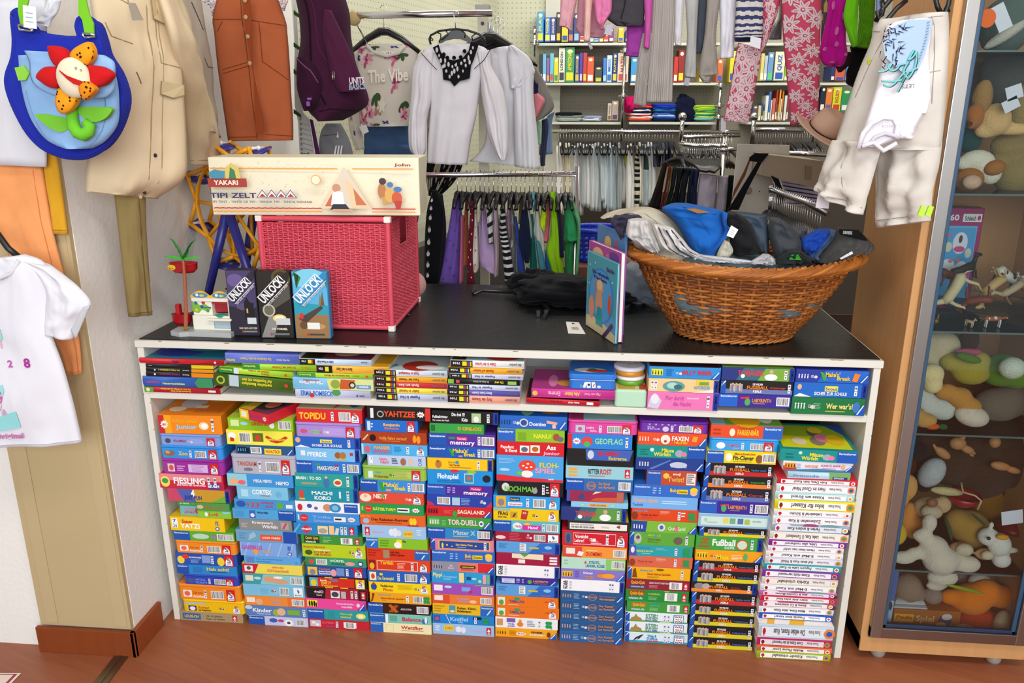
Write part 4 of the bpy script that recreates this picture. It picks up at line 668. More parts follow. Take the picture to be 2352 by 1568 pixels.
1308 1915 955|1f8a3c|Q .05,.5,.3,.92,a84018;T .07,.28,.58,.26,f0b830,Quick-Quiz;T .05,.27,.18,.2,c8dcf0,wissen.de;T .36,.56,.62,.14,c8c850,FUSSBALL;P .36,.52,.15,.5,3,80c088;Q .62,.15,.82,.85,f2f0ee;B .65,.14;A .89;E .65,.98,.05,.06,a0c030|dark green quiz box
1320 1925 1068|3c9a3c|Q .07,.5,.3,.92,b07028;T .09,.28,.58,.26,f0b830,Quick-Quiz;T .07,.28,.18,.2,c8dcf0,wissen.de;T .36,.52,.62,.15,50a8c8,NATUR;P .36,.52,.15,.5,3,90c890;Q .64,.15,.84,.85,f2f0ee;B .67,.14;A .9|mid green quiz box
1305 1900 1168 t0|e6eef6|Q 0,0,1,.16,5aa848;Rb;G .08,.14,.28,.14,.26,.4,.2,.55,.17,.85,.14,.5,.1,.45,a88850;T .33,.53,.62,.26,3a8a58,RITTER+;T .33,.53,.36,.22,3a8a58,BURGEN;T .32,.53,.14,.17,2a60a8,QUIZ SPIEL;J .62;J .68;Q .56,.04,.74,.12,d8f0c8;W|white box with castle, upper of two
1302 1900 1260|e6eef6|Q 0,0,1,.16,5aa848;Rb;G .08,.14,.28,.14,.26,.4,.2,.55,.17,.85,.14,.5,.1,.45,a88850;T .33,.53,.62,.26,3a8a58,RITTER+;T .33,.53,.36,.22,3a8a58,BURGEN;T .32,.53,.14,.17,2a60a8,QUIZ SPIEL;J .62;J .68;Q .56,.04,.74,.12,d8f0c8;W|white box with castle, lower of two
1300 1905 1360|dceaf6|Q 0,0,1,.2,2a98c0;Rb;G .13,.15,.22,.3,.3,.85,.26,.8,.17,.5,283848;G .15,.2,.22,.35,.2,.4,e8f0f4;T .36,.5,.6,.26,2a88b8,Wale &;T .35,.52,.34,.24,2a88b8,Delfine;T .34,.54,.14,.14,c83848,QUIZ SPIEL;J .62;J .68;W|white box with leaping orca
!1300 1455
#9 ninth
@4
155 925 850 d.2|e2502c|Q .73,0,1,1,2a62c0;T .75,.98,.72,.17,dce8fc,Ravensburger;P .03,.2,.15,.8,2,b83818;E .3,.45,.04,.32,f0e8c8;T .37,.67,.25,.42,f2c828,FARBENBÄR;^Q 0,0,1,1,70b050;^E .5,.4,.25,.5,f0c020;^E .8,.4,.12,.3,e8e8f0;^Q 0,0,.2,1,88c0d8;^E .15,.5,.1,.3,f0b020|red box with yellow cartoon lid
145 890 985 t d.2|2ba0e6|E .13,.5,.07,.36,f0f4f8;T .22,.42,.42,.22,e04848,DOMINO;T .33,.42,.2,.16,e8a0b8,Junior;J .45;B .59,.23;S|cyan tin
110 855 1118|f0d61e|Q 0,0,.25,1,1f58b4;T .01,.24,.75,.16,dce8fc,Ravensburger;T .4,.7,.7,.18,b84020,Meerschweinchen;E .32,.5,.05,.35,f4f0d8;T .38,.68,.28,.34,20283c,Fit-Clever;P .38,.66,.1,.2,1,a08c18;E .76,.4,.05,.36,8a5830;B .8,.19|yellow and blue box
95 820 1250|1c1c20|X c42c2c,Kapitäne gesucht,3a80b0|black box with red strip, highest
75 810 1385|1c1c20|X ee8030,TOOOR!,30b040|black box with orange strip, highest
@8
772 1412 -91|1c2038|X 6070b0,Camp,c84020|black box with blue strip
755 1400 32|3c2898|Q 0,0,.25,1,2a62c0;T .01,.23,.78,.14,dce8fc,Ravensburger;G .3,.75,.42,.82,.42,.65,.3,.6,d83040;E .35,.45,.04,.3,50a860;T .41,.68,.42,.28,e89828,LABYRINTH;P .44,.66,.25,.34,1,c8a050;J .73;B .8,.19|violet box with gold lettering
745 1410 150 d.16|cde4d8|Q 0,.8,1,1,8cb8e0;Q 0,0,1,.14,8cb8e0;Q 0,0,.03,1,8cb8e0;Q .97,0,1,1,8cb8e0;Q .35,.35,.42,.7,e8d050;Q .44,.3,.52,.72,70b088;Q .55,.3,.63,.72,4a78b0;Q .65,.3,.72,.68,a8c050;E .1,.55,.02,.14,a8ccb8;T .76,.88,.5,.14,88b0c8,mit Liebe;P .12,.3,.3,.45,1,a8ccb8|pale mint box with checked border
750 1370 275 d.16|1c1c20|X e0d030,Fußball-Quiz,4068b0|black yellow-stripped box under checked box
722 1340 358|3ca040|T .07,.2,.7,.2,c83820,Willi;T .06,.18,.45,.2,c83820,will's;T .03,.22,.18,.2,c83820,wissen!;T .24,.6,.35,.46,f4f8f4,Fußball;T .43,.59,.12,.16,d8ecd8,QUIZ-SPIEL;E .7,.45,.09,.4,e0442c;E .7,.45,.075,.33,c8e0c8;J .83;K|green football box
715 1340 485 d.16|f0a01c|I .02,f0c828,28241c;C .22,665;T .31,.5,.22,.4,f0d828,Maja;P .54,.7,.15,.7,4,f8e8b0;E .75,.5,.03,.35,50b070;Rc;^Q 0,0,1,1,c8b048;^E .3,.5,.3,.4,8cc8e0|orange box with bee lid
705 1315 585|1c1c20|X c42c2c,Kapitäne gesucht,3a80b0|black box with red strip, middle
692 1305 675|1c1c20|X dccc28,Fußball-Quiz,4068b0|black box with yellow strip, highest such
678 1290 780|1c1c20|Q 0,0,1,.36,ee8830;E .12,.6,.08,.32,8a8488;E .22,.6,.06,.3,b8a8a0;T .28,.56,.45,.24,f08020,FUSSBALL;T .37,.48,.74,.14,f0f0f0,DIE WILDEN;T .38,.47,.16,.16,f0f0f0,KERLE;P .6,.8,.4,.65,2,c04028;J .86;K|black box with orange strip, lower
680 1285 875|1c1c20|X c42c2c,Kapitäne gesucht,3a80b0|black box with red strip, lowest
672 1275 985|1c1c20|X dccc28,Fußball-Quiz,4068b0|black box with yellow strip, fourth from floor
665 1265 1080|1c1c20|X dccc28,Fußball-Quiz,4068b0|black box with yellow strip, third from floor
655 1250 1180|1c1c20|X dccc28,Fußball-Quiz,4068b0|black box with yellow strip, second from floor
650 1250 1290|1c1c20|X dccc28,Fußball-Quiz,4068b0|black box with yellow strip on the floor
!650 1390
#10 tenth
@4
890 1710 1105 r-2 d.2|14908c|Q .74,0,1,1,1f58b8;T .76,.98,.75,.17,dce8fc,Ravensburger;P .07,.2,.15,.75,2,0c6a68;O .26,.75,.15,c8e8e0;T .38,.56,.48,.3,f0e030,Mäuse;T .28,.5,.15,.3,f0e030,Würfeln;E .61,.45,.06,.28,a8a8b4;E .67,.4,.04,.2,e878a8;^Q .04,.07,.96,.93,d8dc20;^Q .04,.5,.96,.93,98b828;^G .75,1,1,1,1,.55,1f58b8;^E .55,.65,.08,.15,68645c;^E .6,.75,.1,.12,e8c828;^E .55,.33,.1,.16,8a8078;^E .65,.45,.12,.16,e080a0;^E .8,.4,.12,.2,e8c020;^E .3,.3,.1,.14,e8d8b8|teal box with yellow mouse lid, highest
920 1670 1230|dfe2ee|G 0,0,.2,0,.18,.5,0,.5,c83838;I .02,e89828,281c14;P .19,.27,.2,.8,3,a8b0c0;T .31,.5,.35,.26,f08830,WICKIE;T .54,.82,.52,.22,d04878,SCHATZ AHOI!;P .56,.78,.25,.36,1,c83848;G 0,0,1,0,1,.1,.5,.25,.2,.1,4a88c0;E .86,.5,.03,.3,e8b078;Rc|white seaside treasure box
!1230 1340
'''
HEARTBOOKS='''970 1640 1345 4|b8dcec|^|pale blue and green thin
860 1715 1415 4|d8303c|f4f0f0|red rimmed|Kein Date, kein Kuss?
1464 2205 -121 8|f0eef2|f6f4f6|white, highest of the plain ones|Herz im Cloud Nine?
1450 2190 -40 8|b8e0dc|f4f8f8|mint rimmed|Küsse am Strand
1450 2195 25 8|f2e21a|f8f8f0|yellow rimmed|Infos für Küsser?
1440 2165 118 8|f0eef0|f4f2f4|white with orange ball, upper|Liebesbrief & Schoko
1430 2155 180 8|f0eef0|f4f2f4|white with orange ball, lower|Zuckerzeiten & Kuss
1420 2145 250 8|9cb4c8|dfe8f0|blue-grey landscape|Ferien & andere Kuss
1405 2135 318 8|ece6dc|f0ece4|thick cream|Liebe, Kuss, O Tannenbaum?
1395 2115 395 8|8a2ca8|f4f0f8|purple rimmed, upper|Liebe, alles rundherum?
1385 2090 450 8|efeef0|f4f2f4|white below upper purple one|Heute küsst man nicht?
1365 2085 503 8|eeeef0|f4f2f4|white with yellow ball, upper|E-Mail mit Kuss?
1360 2080 558 8|dcdce8|eceaf2|lilac-white|Auf einen Kuss & Wink?
1345 2065 615 8|2aa4ae|e4f0f0|teal rimmed|Popcorn Liebe im Kuss?
1335 2045 672 8|8a34a8|f4f0f8|purple rimmed, lower|Küsse nicht vergessen?
1330 2040 738 8|ece2d8|efe8e0|thick beige with crescent|Kürbis criminale?
1315 2020 808 8|ecebee|f2f1f4|white with yellow ball, lower|E-Mail mit Kuss?
1310 2025 862 8|c870b8|ecdcea|magenta patterned|Jana & Carolina Morgan
1320 2025 908 8|dc2850|f6ecee|red rimmed, lower|Andere Länder, andere Küsse?
1310 2010 958 8|c8506c|efe8ea|red blossom patterned|Emma & Co unterwegs
1300 2000 1010 8|eeeef0|f2f1f4|white above the blue one|Meine Küsse, deine Küsse
1305 1990 1068 8|2858c0|eef0f8|blue rimmed|Freunde küsst keiner?
1300 2005 1175 8|c8d8e4|e0e8f0|pale with yellow flowered lid|Die wilden Rosen, Kuss
1290 1985 1245 8|ec7030|f6f0ea|orange rimmed, upper|Liebe wie total verrückt?
1285 1980 1298 8|d8286c|f6ecf0|pink rimmed|Coole Küsse ist der Hammer?
1290 1980 1370 8|ec7838|f6f0ea|orange rimmed, lower|Mobile Phone Love?
1285 1970 1425 8|a0cc28|f6f6ee|lime rimmed, on the floor|Küssdig criminale?'''
ORD=['topmost','second from top','third from top','fourth from top','fifth from top','sixth from top','seventh from top','eighth from top','ninth from top','tenth from top']+[f'{n} from top' for n in 'eleventh twelfth thirteenth fourteenth fifteenth sixteenth seventeenth eighteenth nineteenth twentieth'.split()]
def game_box(x0,x1,z0,z1,Y,depth,col,spec,label,group,tin=False,rot=0,dx=0,cat='board game box'):
 W=x1-x0;H=z1-z0-.0006;name='game_tin' if tin else 'game_box'
 mb=MB('tin' if tin else 'print',col);r=.011 if tin else .0018
 mb.rbox((0,0,0),(W,depth,H*(.8 if tin else 1)),r,n=4 if tin else 2,eb=.0006)
 fs=';'.join(e for e in spec.split(';')if not e.startswith('^'));ts=';'.join(e[1:]for e in spec.split(';')if e.startswith('^'))
 m=.008 if tin else .001
 decal(mb,(m,0,.0008),(W-2*m,0,0),(0,0,(H*(.78 if tin else 1)-.0016)),(0,-1,0),fs)
 if ts and not tin:decal(mb,(.002,.002,H),(W-.004,0,0),(0,depth-.004,0),(0,0,1),ts)
 o=mb.build(name,origin=(0,0,0))
 if tin:
  lid=MB('tin',col);lid.rbox((-.0012,-.0012,H*.8),(W+.0012,depth+.0012,H),r+.001,n=4,eb=.003)
  if ts:decal(lid,(.006,.004,H),(W-.012,0,0),(0,depth-.01,0),(0,0,1),ts)
  lid.build('lid',parent=o,origin=(0,0,0))
 else:
  
  pass
 o.location=(x0+dx,Y,z0);o['_o']=(0.,0.,0.)
 if rot:o.rotation_euler=(0,0,R(rot))
 return thing(o,label,cat,group)
def book(x0,x1,z0,z1,Y,depth,col,spec,label,group,rotz=0,roty=0,hard=False,name='book'):
 W=x1-x0;H=z1-z0-.0006;t=min(.0012,H*.12);mb=MB('print',col)
 n=5;pr=[(.0+.003*(1-math.sin(PI*k/n))*(1 if H>.015 else .4),H*k/n)for k in range(n+1)]
 A=[mb.V((0,y,z))for y,z in pr];B=[mb.V((W,y,z))for y,z in pr]
 for k in range(n):mb.F((A[k],B[k],B[k+1],A[k+1]),None,None,True)
 mb.F(A[::-1]);mb.F(B)
 mb.box((0,.002,0),(W,depth,t));mb.box((0,.002,H-t),(W,depth,H))
 fs=';'.join(e for e in spec.split(';')if not e.startswith('^'));ts=';'.join(e[1:]for e in spec.split(';')if e.startswith('^'))
 decal(mb,(.001,-.0002,.0005),(W-.002,0,0),(0,0,H-.001),(0,-1,0),fs)
 if ts:decal(mb,(.002,.004,H),(W-.004,0,0),(0,depth-.006,0),(0,0,1),ts)
 o=mb.build(name,origin=(0,0,0))
 pg=MB('paper','e4dccb');e=.003 if hard else .0004;pg.box((e,.003,t),(W-e,depth-e,H-t));pg.build('pages',parent=o,origin=(0,0,0))
 o.location=(x0,Y,z0);o.rotation_euler=(0,R(roty),R(rotz))
 return thing(o,label,'book',group)
def build_stacks():
 cur=None;cols=[]
 for ln in GAMES.strip().split('\n'):
  if ln[0]=='#':cur=dict(name=ln.split()[1],items=[]);cols.append(cur)
  elif ln[0]=='@':sh=int(ln[1:])
  elif ln[0]=='!':a=ln[1:].split();cur['end']=sp(sh,float(a[0]),float(a[1]))
  else:
   h,c,spec,d=ln.split('|');a=h.split();q=sp(sh,float(a[0]),float(a[2]));q1=sp(sh,float(a[1]),float(a[2]))
   cur['items'].append((q[0],q1[0],q[1],a[3:],c,spec,d))
 for cur in cols:
  last=cur['name']=='tenth';it=cur['items']
  ex,ey=(sp(8,1285,1487)if last else cur['end']);P0=atz(ex,ey,0.0);Y=P0.y
  zs=[at(i[0],i[2],Y).z for i in it]
  zend=at(*cur['end'],Y).z if last else 0
  for k,(xa,xb,yt,fl,c,spec,d)in enumerate(it):
   z1=zs[k];z0=zs[k+1]if k+1<len(it)else zend
   tin='t' in fl;dep=.18;rot=0
   for f in fl:
    if f[0]=='d':dep=float(f[1:])
    if f[0]=='r':rot=float(f[1:])
   yb=yt;X0=at(xa,yt,Y).x;X1=at(xb,yt,Y).x
   dy=0
   if d.startswith('small green box at right'):dy=-.004
   W=X1-X0
   if rot<-10:X1=X0+W*1.02
   game_box(X0,X1,z0,z1,Y+dy,dep,c,spec,f"{d}, {ORD[k]} in the {cur['name']} game stack",f"games in the {cur['name']} floor stack",tin,rot)
   if d.startswith('small green box at right'):
    xq0,_=sp(5,262,0);zz=[at(xq0,sp(5,0,y)[1],Y).z for y in(118,180)]
    game_box(at(xq0,yt,Y).x,X0-.002,zz[1]+.0,min(zz[0],z1),Y+.01,.12,'3f9a44','T .1,.6,.3,.3,e8e8c0,Das Kakerlaki;P .7,.95,.3,.5,1,c8c060',"small dark green box left of the small green pair, seventh level of first stack","games in the first floor stack")
   if d.startswith('small lime box with sky'):
    xq0,_=sp(5,282,0);zt=at(xq0,sp(5,0,180)[1],Y).z
    game_box(at(xq0,yt,Y).x,X0-.002,z0,zt,Y+.012,.12,'6ab8c0','T .25,.75,.55,.22,e06070,LOGI;T .2,.8,.2,.26,d04858,LAND MAUS;E .92,.5,.1,.3,c83848',"small aqua box left of the lime box in the first stack","games in the first floor stack")
  if last:
   bk=[]
   for ln in HEARTBOOKS.split('\n'):
    a=ln.split('|');x0,x1,y,s=a[0].split();bk.append((sp(int(s),float(x0),float(y)),sp(int(s),float(x1),float(y)),a[1:]))
   zz=[at(*b[0],Y).z for b in bk]+[0]
   for k,(p0,p1,a)in enumerate(bk):
    z1=zz[k];z0=zz[k+1];X0=at(*p0,Y).x;X1=at(*p1,Y).x
    if a[1]=='^':spec='G .68,0,1,0,1,1,.66,1,78b060;T .08,.5,.3,.3,7088c0,Freunde;Q .72,0,.96,.4,3a3a80;T .74,.9,.1,.24,e0e0f0,SONCEN;^Q 0,0,1,1,b0d0d8'
    else:
     hc='c01c30' if k%4 else '8a1c20'
     spec=f'Q .04,.14,.9,.86,{a[1]};E .075,.5,.022,.26,{hc};G .05,.5,.1,.5,.075,.12,{hc};T .62,.2,.72,.42,554c50,{a[3]};T .83,.67,.7,.3,8a8488,Thomas Brezina;O .945,.5,.36,{"f0f0f0" if k % 2 else "e8803c"};O .945,.5,.2,{("3aa060", "d05030", "2a5ab0", "e0a020")[k % 4]}'
     if 'patterned' in a[2]or 'landscape' in a[2]:spec='E .15,.8,.1,.4,f0e0f0;E .5,.95,.1,.3,a04878;E .75,.9,.12,.3,70a0a8;E .97,.3,.05,.4,503048;'+spec
     if 'flowered' in a[2]:spec+=';^Q 0,0,1,1,f2eee8;^G .1,0,.2,0,.4,1,.3,1,f0b020;^G .4,0,.6,0,.85,1,.65,1,f0b828;^E .5,.5,.1,.2,e8a8c0'
    Yb=Y
    if 'blue rimmed' in a[2]:z0=at(1744,sp(8,0,1122)[1],Y).z;zflow=z0
    if 'flowered' in a[2]:
     z1=zflow-.0004;q=atz(p0[0],p0[1],z1);Yb=q.y;X0=q.x;X1=at(*p1,Yb).x
    book(X0,X1,z0,z1,Yb,.15,a[0],spec,f"{a[2]} paperback in the tenth stack" if k>1 else f"{a[2]} book near the top of the tenth stack","romance paperbacks in the tenth stack",rotz=random.Random(k).uniform(-.6,.6))
build_stacks()
# = books and boxes lying in the upper compartment
LOGO3='Q 0,0,.3,1,161616;T .13,.03,.72,.3,e8e8e8,7104;Q .16,.2,.22,.85,e0d820;Q .23,.15,.245,.85,d03030;Q .25,.15,.265,.85,3060c0;Q .27,.15,.285,.85,e0d820;'
def q3(c,t,tc):return f'{LOGO3}T .62,.34,.75,.45,{tc},{t};T .97,.8,.7,.35,667,die junior'
SHELF='''1 72 835 240 290 d.2 b|c8202c|T .39,.47,.25,.5,28206a,Haie;O .9,.5,.25,f0d0d0;^Q 0,0,1,1,2a8098;^E .35,.4,.3,.3,3a48b0;^E .6,.6,.3,.2,58b0b8|red-spined book with teal sea cover, top of the leftmost pile
1 135 748 290 327 b|18181c|Q .67,0,1,1,d8c820;P .03,.1,.4,.6,1,ccc|black and yellow paperback in the leftmost pile
1 135 748 327 363 b|18181c|Q .67,0,1,1,e09018;T .5,.18,.7,.4,d8c838,Die Wilden Fußballkerle 2;O .13,.5,.25,ddd;T .64,.54,.66,.3,ccc,Masannek|black and orange paperback, upper of two in the leftmost pile
1 135 748 363 402 b|18181c|Q .67,0,1,1,e08818;T .5,.2,.7,.35,a02888,Fußball Internat 3;O .13,.5,.25,ddd;T .64,.54,.66,.3,ccc,Masannek|black and orange paperback, lower of two in the leftmost pile
1 102 735 405 495 d.16 b|2c5cb4|G .78,0,1,0,1,1,.8,1,.74,.5,3a9060;T .28,.6,.25,.22,d8e060,Hexengeschichten;T .05,.24,.35,.2,c04878,LESEPIRATEN|thick blue and green book in the leftmost pile
1 118 800 497 550 b|b01c28|Q 0,0,.12,1,5aa040;O .05,.5,.35,e8e0a0;T .62,.22,.85,.28,e8c840,Mit Anne und Philipp bei den Rittern;T .62,.35,.45,.28,e8c840,Forscherhandbuch Ritter;Q .85,.3,.95,.7,e8d8d8|red paperback at the bottom of the leftmost pile
1 845 1510 195 275 d.16 b|6678d0|T .13,.01,.4,.28,e0c850,Baumhaus;T .63,.2,.6,.25,d8c058,Das Geheimnis des alten Theaters;T .88,.7,.5,.16,c8d0f0,Mary Pope Osborne|periwinkle book on the green pile, second pile from left
1 1000 1665 290 343 b|a4d430|Q 0,0,.24,1,2c8c38;T .18,.02,.7,.3,e0e060,Baumhaus;T .73,.41,.7,.42,c84828,Im Land der Drachen;T .93,.8,.7,.3,c88030,Osborne|lime and green paperback under the periwinkle one
1 790 1450 315 370 p3.5 b|b0dc3a|Q 0,0,.2,1,2c8c38;Q .2,0,.27,1,d8e0e8;T .18,.02,.7,.3,e0e060,Baumhaus;T .69,.4,.88,.28,c84828,Fußball am großen;T .68,.58,.45,.28,c84828,Eisbären;O .91,.5,.22,d84030|tilted lime green paperback with red title
1 735 1450 375 485 p3.6 d.17 b|4a6c1c|Q 0,0,.18,1,3a5418;O .09,.5,.36,a8c040;O .09,.5,.22,3a5418;Q .2,.05,.32,1,b8ccd8;T .74,.36,.82,.24,e8d838,Auf Expedition mit dem;T .74,.36,.48,.24,e8d838,magischen Baumhaus;O .92,.5,.16,c84030|thick tilted dark green book with yellow title
1 1515 2165 245 298 b|c4dcf0|Q 0,0,.22,1,161616;T .09,.03,.72,.3,e8e8e8,7104;Q .12,.2,.17,.85,e0d820;Q .175,.15,.19,.85,d03030;T .48,.25,.75,.4,28386a,Gefahr im Fitness-Studio;T .95,.86,.75,.3,668,die junior;^Q 0,0,1,1,6a3040;^Q 0,0,.3,1,282418;^E .6,.5,.2,.3,c8a890|pale blue and black paperback, top of third pile
1 1670 2320 305 348 b|f0b440|Q 0,0,.22,1,161616;T .09,.03,.72,.3,e8e8e8,7104;Q .12,.2,.17,.85,e0d820;T .5,.28,.75,.42,5a3a18,Betrug in den Charts;T .95,.86,.75,.3,866,die junior;^Q 0,0,1,1,d8a020|amber paperback jutting out of the third pile
1 1500 2175 370 412 b|aed838|Q 0,0,.24,1,3c9440;T .18,.02,.7,.32,e0e060,Baumhaus;T .7,.36,.75,.45,c84828,Das Geheimnis der Mumie;T .83,.74,.7,.3,a86020,Osborne;O .93,.5,.3,d84030|lime paperback in the third pile
1 1455 2185 412 520 d.17 b|7cc0e4|G .45,0,1,0,1,1,.42,1,d8dc90;E .53,.5,.06,.4,90a840;G .58,.1,.72,.1,.78,.9,.6,.95,c85a28;O .74,.45,.3,222;O .74,.45,.18,ccc;Q .79,.15,.97,.5,5a98d0;T .82,.94,.25,.16,e8f0f8,DRESSLER;T .38,.08,.72,.28,f0f0f4,Mike und Mücke;T .33,.13,.85,.14,c83850,in Bernsteinfelden|sky blue and cream book with red car drawing
1 1480 2155 520 578 d.15 b|c8cce8|T .07,.5,.25,.6,2a7ac8,ERMA BOMBECK;E .55,.7,.06,.4,4a9a50;E .22,.3,.03,.3,c83030;O .83,.4,.12,2838a0;P .86,.96,.2,.6,1,667|lavender book with blue capitals at the bottom of third pile
2 150 810 343 400 b|cfe0ea|@Panik im Freizeitpark,c83048;^Q 0,0,1,1,b8ccd0;^E .6,.3,.25,.35,b83020;^E .75,.2,.2,.15,f0f0f0;^G .1,.1,.25,.4,.3,.3,.2,.05,5a8aa0|pale paperback with red drawing, top of fourth pile
2 155 812 402 452 b|f2a828|@Tanz der Hexen,5a3a18|orange paperback in fourth pile
2 155 808 454 500 b|cc3440|@Spuk am See,f0d8d8|red paperback in fourth pile
2 160 810 504 552 b|f0e450|@Gefahr im Reitstall,b84028|yellow paperback in fourth pile
2 170 812 556 608 b|c0c8e4|@Popstar in Not,404a80|lavender paperback at the bottom of fourth pile
2 840 1505 258 335 b|e8e8e4|@Diebe in der Lagune,c84050;^Q 0,0,1,1,98b8c4;^Q 0,0,.2,.8,282818;^E .7,.3,.25,.3,b84028|white paperback, top of fifth pile
2 820 1485 322 380 b|f2b030|@Skandal auf Sendung,a83820|amber paperback in fifth pile
2 835 1495 378 435 b|ccd0e8|@Popstar in Not,404a80|lilac-grey paperback above the black one in fifth pile
2 810 1465 423 475 b|1c1c1c|Q .01,.1,.09,.9,80b838;Q .12,.2,.17,.8,c84848;T .58,.36,.72,.35,aaa,Die Maske der Königin;T .78,.66,.72,.42,e0d820,Die drei;Q .84,.15,.96,.8,90c050|black paperback in fifth pile
2 812 1470 475 522 b|ccd4ec|@Popstar in Not,404a80|pale blue-grey paperback below the black one
2 812 1465 524 572 b|5a58ac|@Betrug beim Casting,e0e0f8|violet paperback in fifth pile
2 815 1465 574 628 b|f0a890|@Party des Grauens,a04848|salmon paperback at the bottom of fifth pile
2 1520 2185 600 642 d.18 p1.2 b|c81c2c|T .5,.33,.68,.35,5a1018,Das kalte Rennen;T .73,.58,.68,.4,f0e0e0,Stefan Wolf;Q .83,.15,.92,.8,f0f0f0;^Q 0,0,1,1,1c1c20|thin black book with red spine right of the gap
2 1570 2325 515 595 d.18 b|cc3c94|T .35,.2,.75,.5,e8b0c8,Emma;T .58,.4,.7,.4,e8c848,Alle lieber;T .83,.64,.7,.3,e8a8c8,Maja von Vogel;O .04,.5,.3,e8b850;^Q 0,0,1,1,b8408c;^E .25,.4,.06,.3,e888b8;^E .4,.3,.1,.15,e0a040|magenta book under the blue tin
3 975 1740 232 350 g|2a8cd4|I .03,e8e020,1c1c18;P .24,.34,.2,.85,4,1868a8;C .37,cde;T .46,.88,.4,.34,d8283c,BILLY BIBER;Rc;^Q 0,0,1,1,381818;^E .5,.5,.3,.3,d0d0c8|blue box with red splashed lettering
3 970 1720 358 495 g|f0c890|J .03;J .08;E .36,.45,.16,.42,5a9a98;E .34,.5,.08,.25,a8d0c8;E .42,.4,.06,.2,3a6a70;Q .68,.55,.86,1,f0c830;Q .72,.6,.86,.85,70a040;T .65,.88,.28,.22,58a0d8,NATURQUIZ;G .62,0,.93,0,.93,.3,f0e8d0;K|peach box with turtle
3 960 1715 500 642 g|e478b4|G .0,.1,.15,0,.2,.5,.1,.95,.03,.6,c8c8dc;E .1,.6,.06,.3,e0e0ec;T .25,.52,.56,.24,c84898,Flug durch;T .36,.62,.22,.24,c84898,die Nacht;T .56,.72,.64,.12,f4d0e4,Sternenschweif;J .84;K|pink box with unicorn
4 272 1050 240 372 g|26367c|G .2,0,.94,0,.94,1,.3,1,3a6878;G .5,0,.94,0,.94,1,.6,1,7aa83c;T .22,.57,.42,.36,d83840,TORJÄGER;O .29,.35,.16,f0f0f0;E .68,.3,.09,.26,f4f4f4;O .68,.75,.16,d8a888;J .86;K;^Q 0,0,1,1,7aa030|navy to lime box with cheering player on the shelf
4 258 1030 380 517 g|1c1c20|X 6878b0,Camp,c84020|black box with slate blue strip on the shelf
4 238 1010 520 657 g|3a2a94|Q 0,0,.26,1,1f62c8;T .02,.25,.78,.14,dce8fc,Ravensburger;G .3,.8,.42,.85,.42,.68,.3,.65,d83040;E .4,.4,.04,.3,50a860;T .46,.73,.4,.28,e8982c,LABYRINTH;P .48,.7,.25,.34,1,c8a050;B .8,.18|violet box with gold lettering on the shelf
4 1060 1840 265 388 g|2a3c9c|G .3,0,1,0,1,1,.4,1,2468cc;I .02,2a3c9c,f0f0f4;C .2,dde;G .32,.9,.37,.85,.43,.2,.38,.15,38a048;T .4,.6,.5,.36,f2c820,Make'n';T .56,.74,.22,.32,f2c820,Break;G .77,.2,.84,.1,.88,.75,.8,.85,f08028;Rc|blue box with green and orange blocks on the shelf
4 1040 1820 400 540 g|2068c4|E .07,.7,.03,.2,e0b088;G 0,0,.08,.25,.24,0,e8ecf4;Q .42,.42,.6,.8,f0e040;T .43,.59,.5,.2,2458b0,Scout;T .28,.73,.14,.22,e8ecf4,SICHER ZUR SCHULE;J .83;K|mid blue box with yellow shield badge on the shelf
4 1015 1800 555 692 g|1c7440|I .03,1c7440,e8ecec;C .22,dcc;P .29,.42,.3,.7,4,80b890;T .47,.84,.38,.3,e8dc80,Wer war's?;P .46,.84,.15,.28,1,c8b050;E .88,.5,.05,.35,3a78c0;Rc|green box with bright cat detective'''
def build_shelfrow():
 Y=-.006;zb=zs1+.0008;piles=[]
 rows=[]
 for ln in SHELF.split('\n'):
  h,c,spec,d=ln.split('|');a=h.split();s,x0,x1,y0,y1=[float(t)for t in a[:5]];s=int(s)
  t=dict(x0=at(*sp(s,x0,y0),Y).x,x1=at(*sp(s,x1,y0),Y).x,z1=at(*sp(s,x0,y0),Y).z,z0=max(zb,at(*sp(s,x0,y1),Y).z),c=c,spec=spec,d=d,dep=.14,book='b' in a[5:],tilt=0)
  for f in a[5:]:
   if f[0]=='d':t['dep']=float(f[1:])
   if f[0]=='p':t['tilt']=float(f[1:])
  rows.append(t)
 for k,t in enumerate(rows):
  if t['tilt']:continue
  
  best=zb
  for j,u in enumerate(rows):
   if j!=k and not u['tilt']and u['z1']<t['z0']+.006 and min(t['x1'],u['x1'])-max(t['x0'],u['x0'])>.06:best=max(best,u['z1'])
  if t['z0']-best<.014:t['z0']=best+.0005
 for k,t in enumerate(rows):
  spec=t['spec']
  if spec[0]=='@':
   s0,tc=spec[1:].split(';')[0].rsplit(',',1);spec=q3('',s0,tc)+';'+';'.join(spec.split(';')[1:])
  if t['book']:book(t['x0'],t['x1'],t['z0'],t['z1'],Y,t['dep'],t['c'],spec,t['d'],'books in the upper compartment',roty=t['tilt'])
  else:game_box(t['x0'],t['x1'],t['z0'],t['z1'],Y,.18,t['c'],spec,t['d'],'game boxes in the upper compartment')
build_shelfrow()

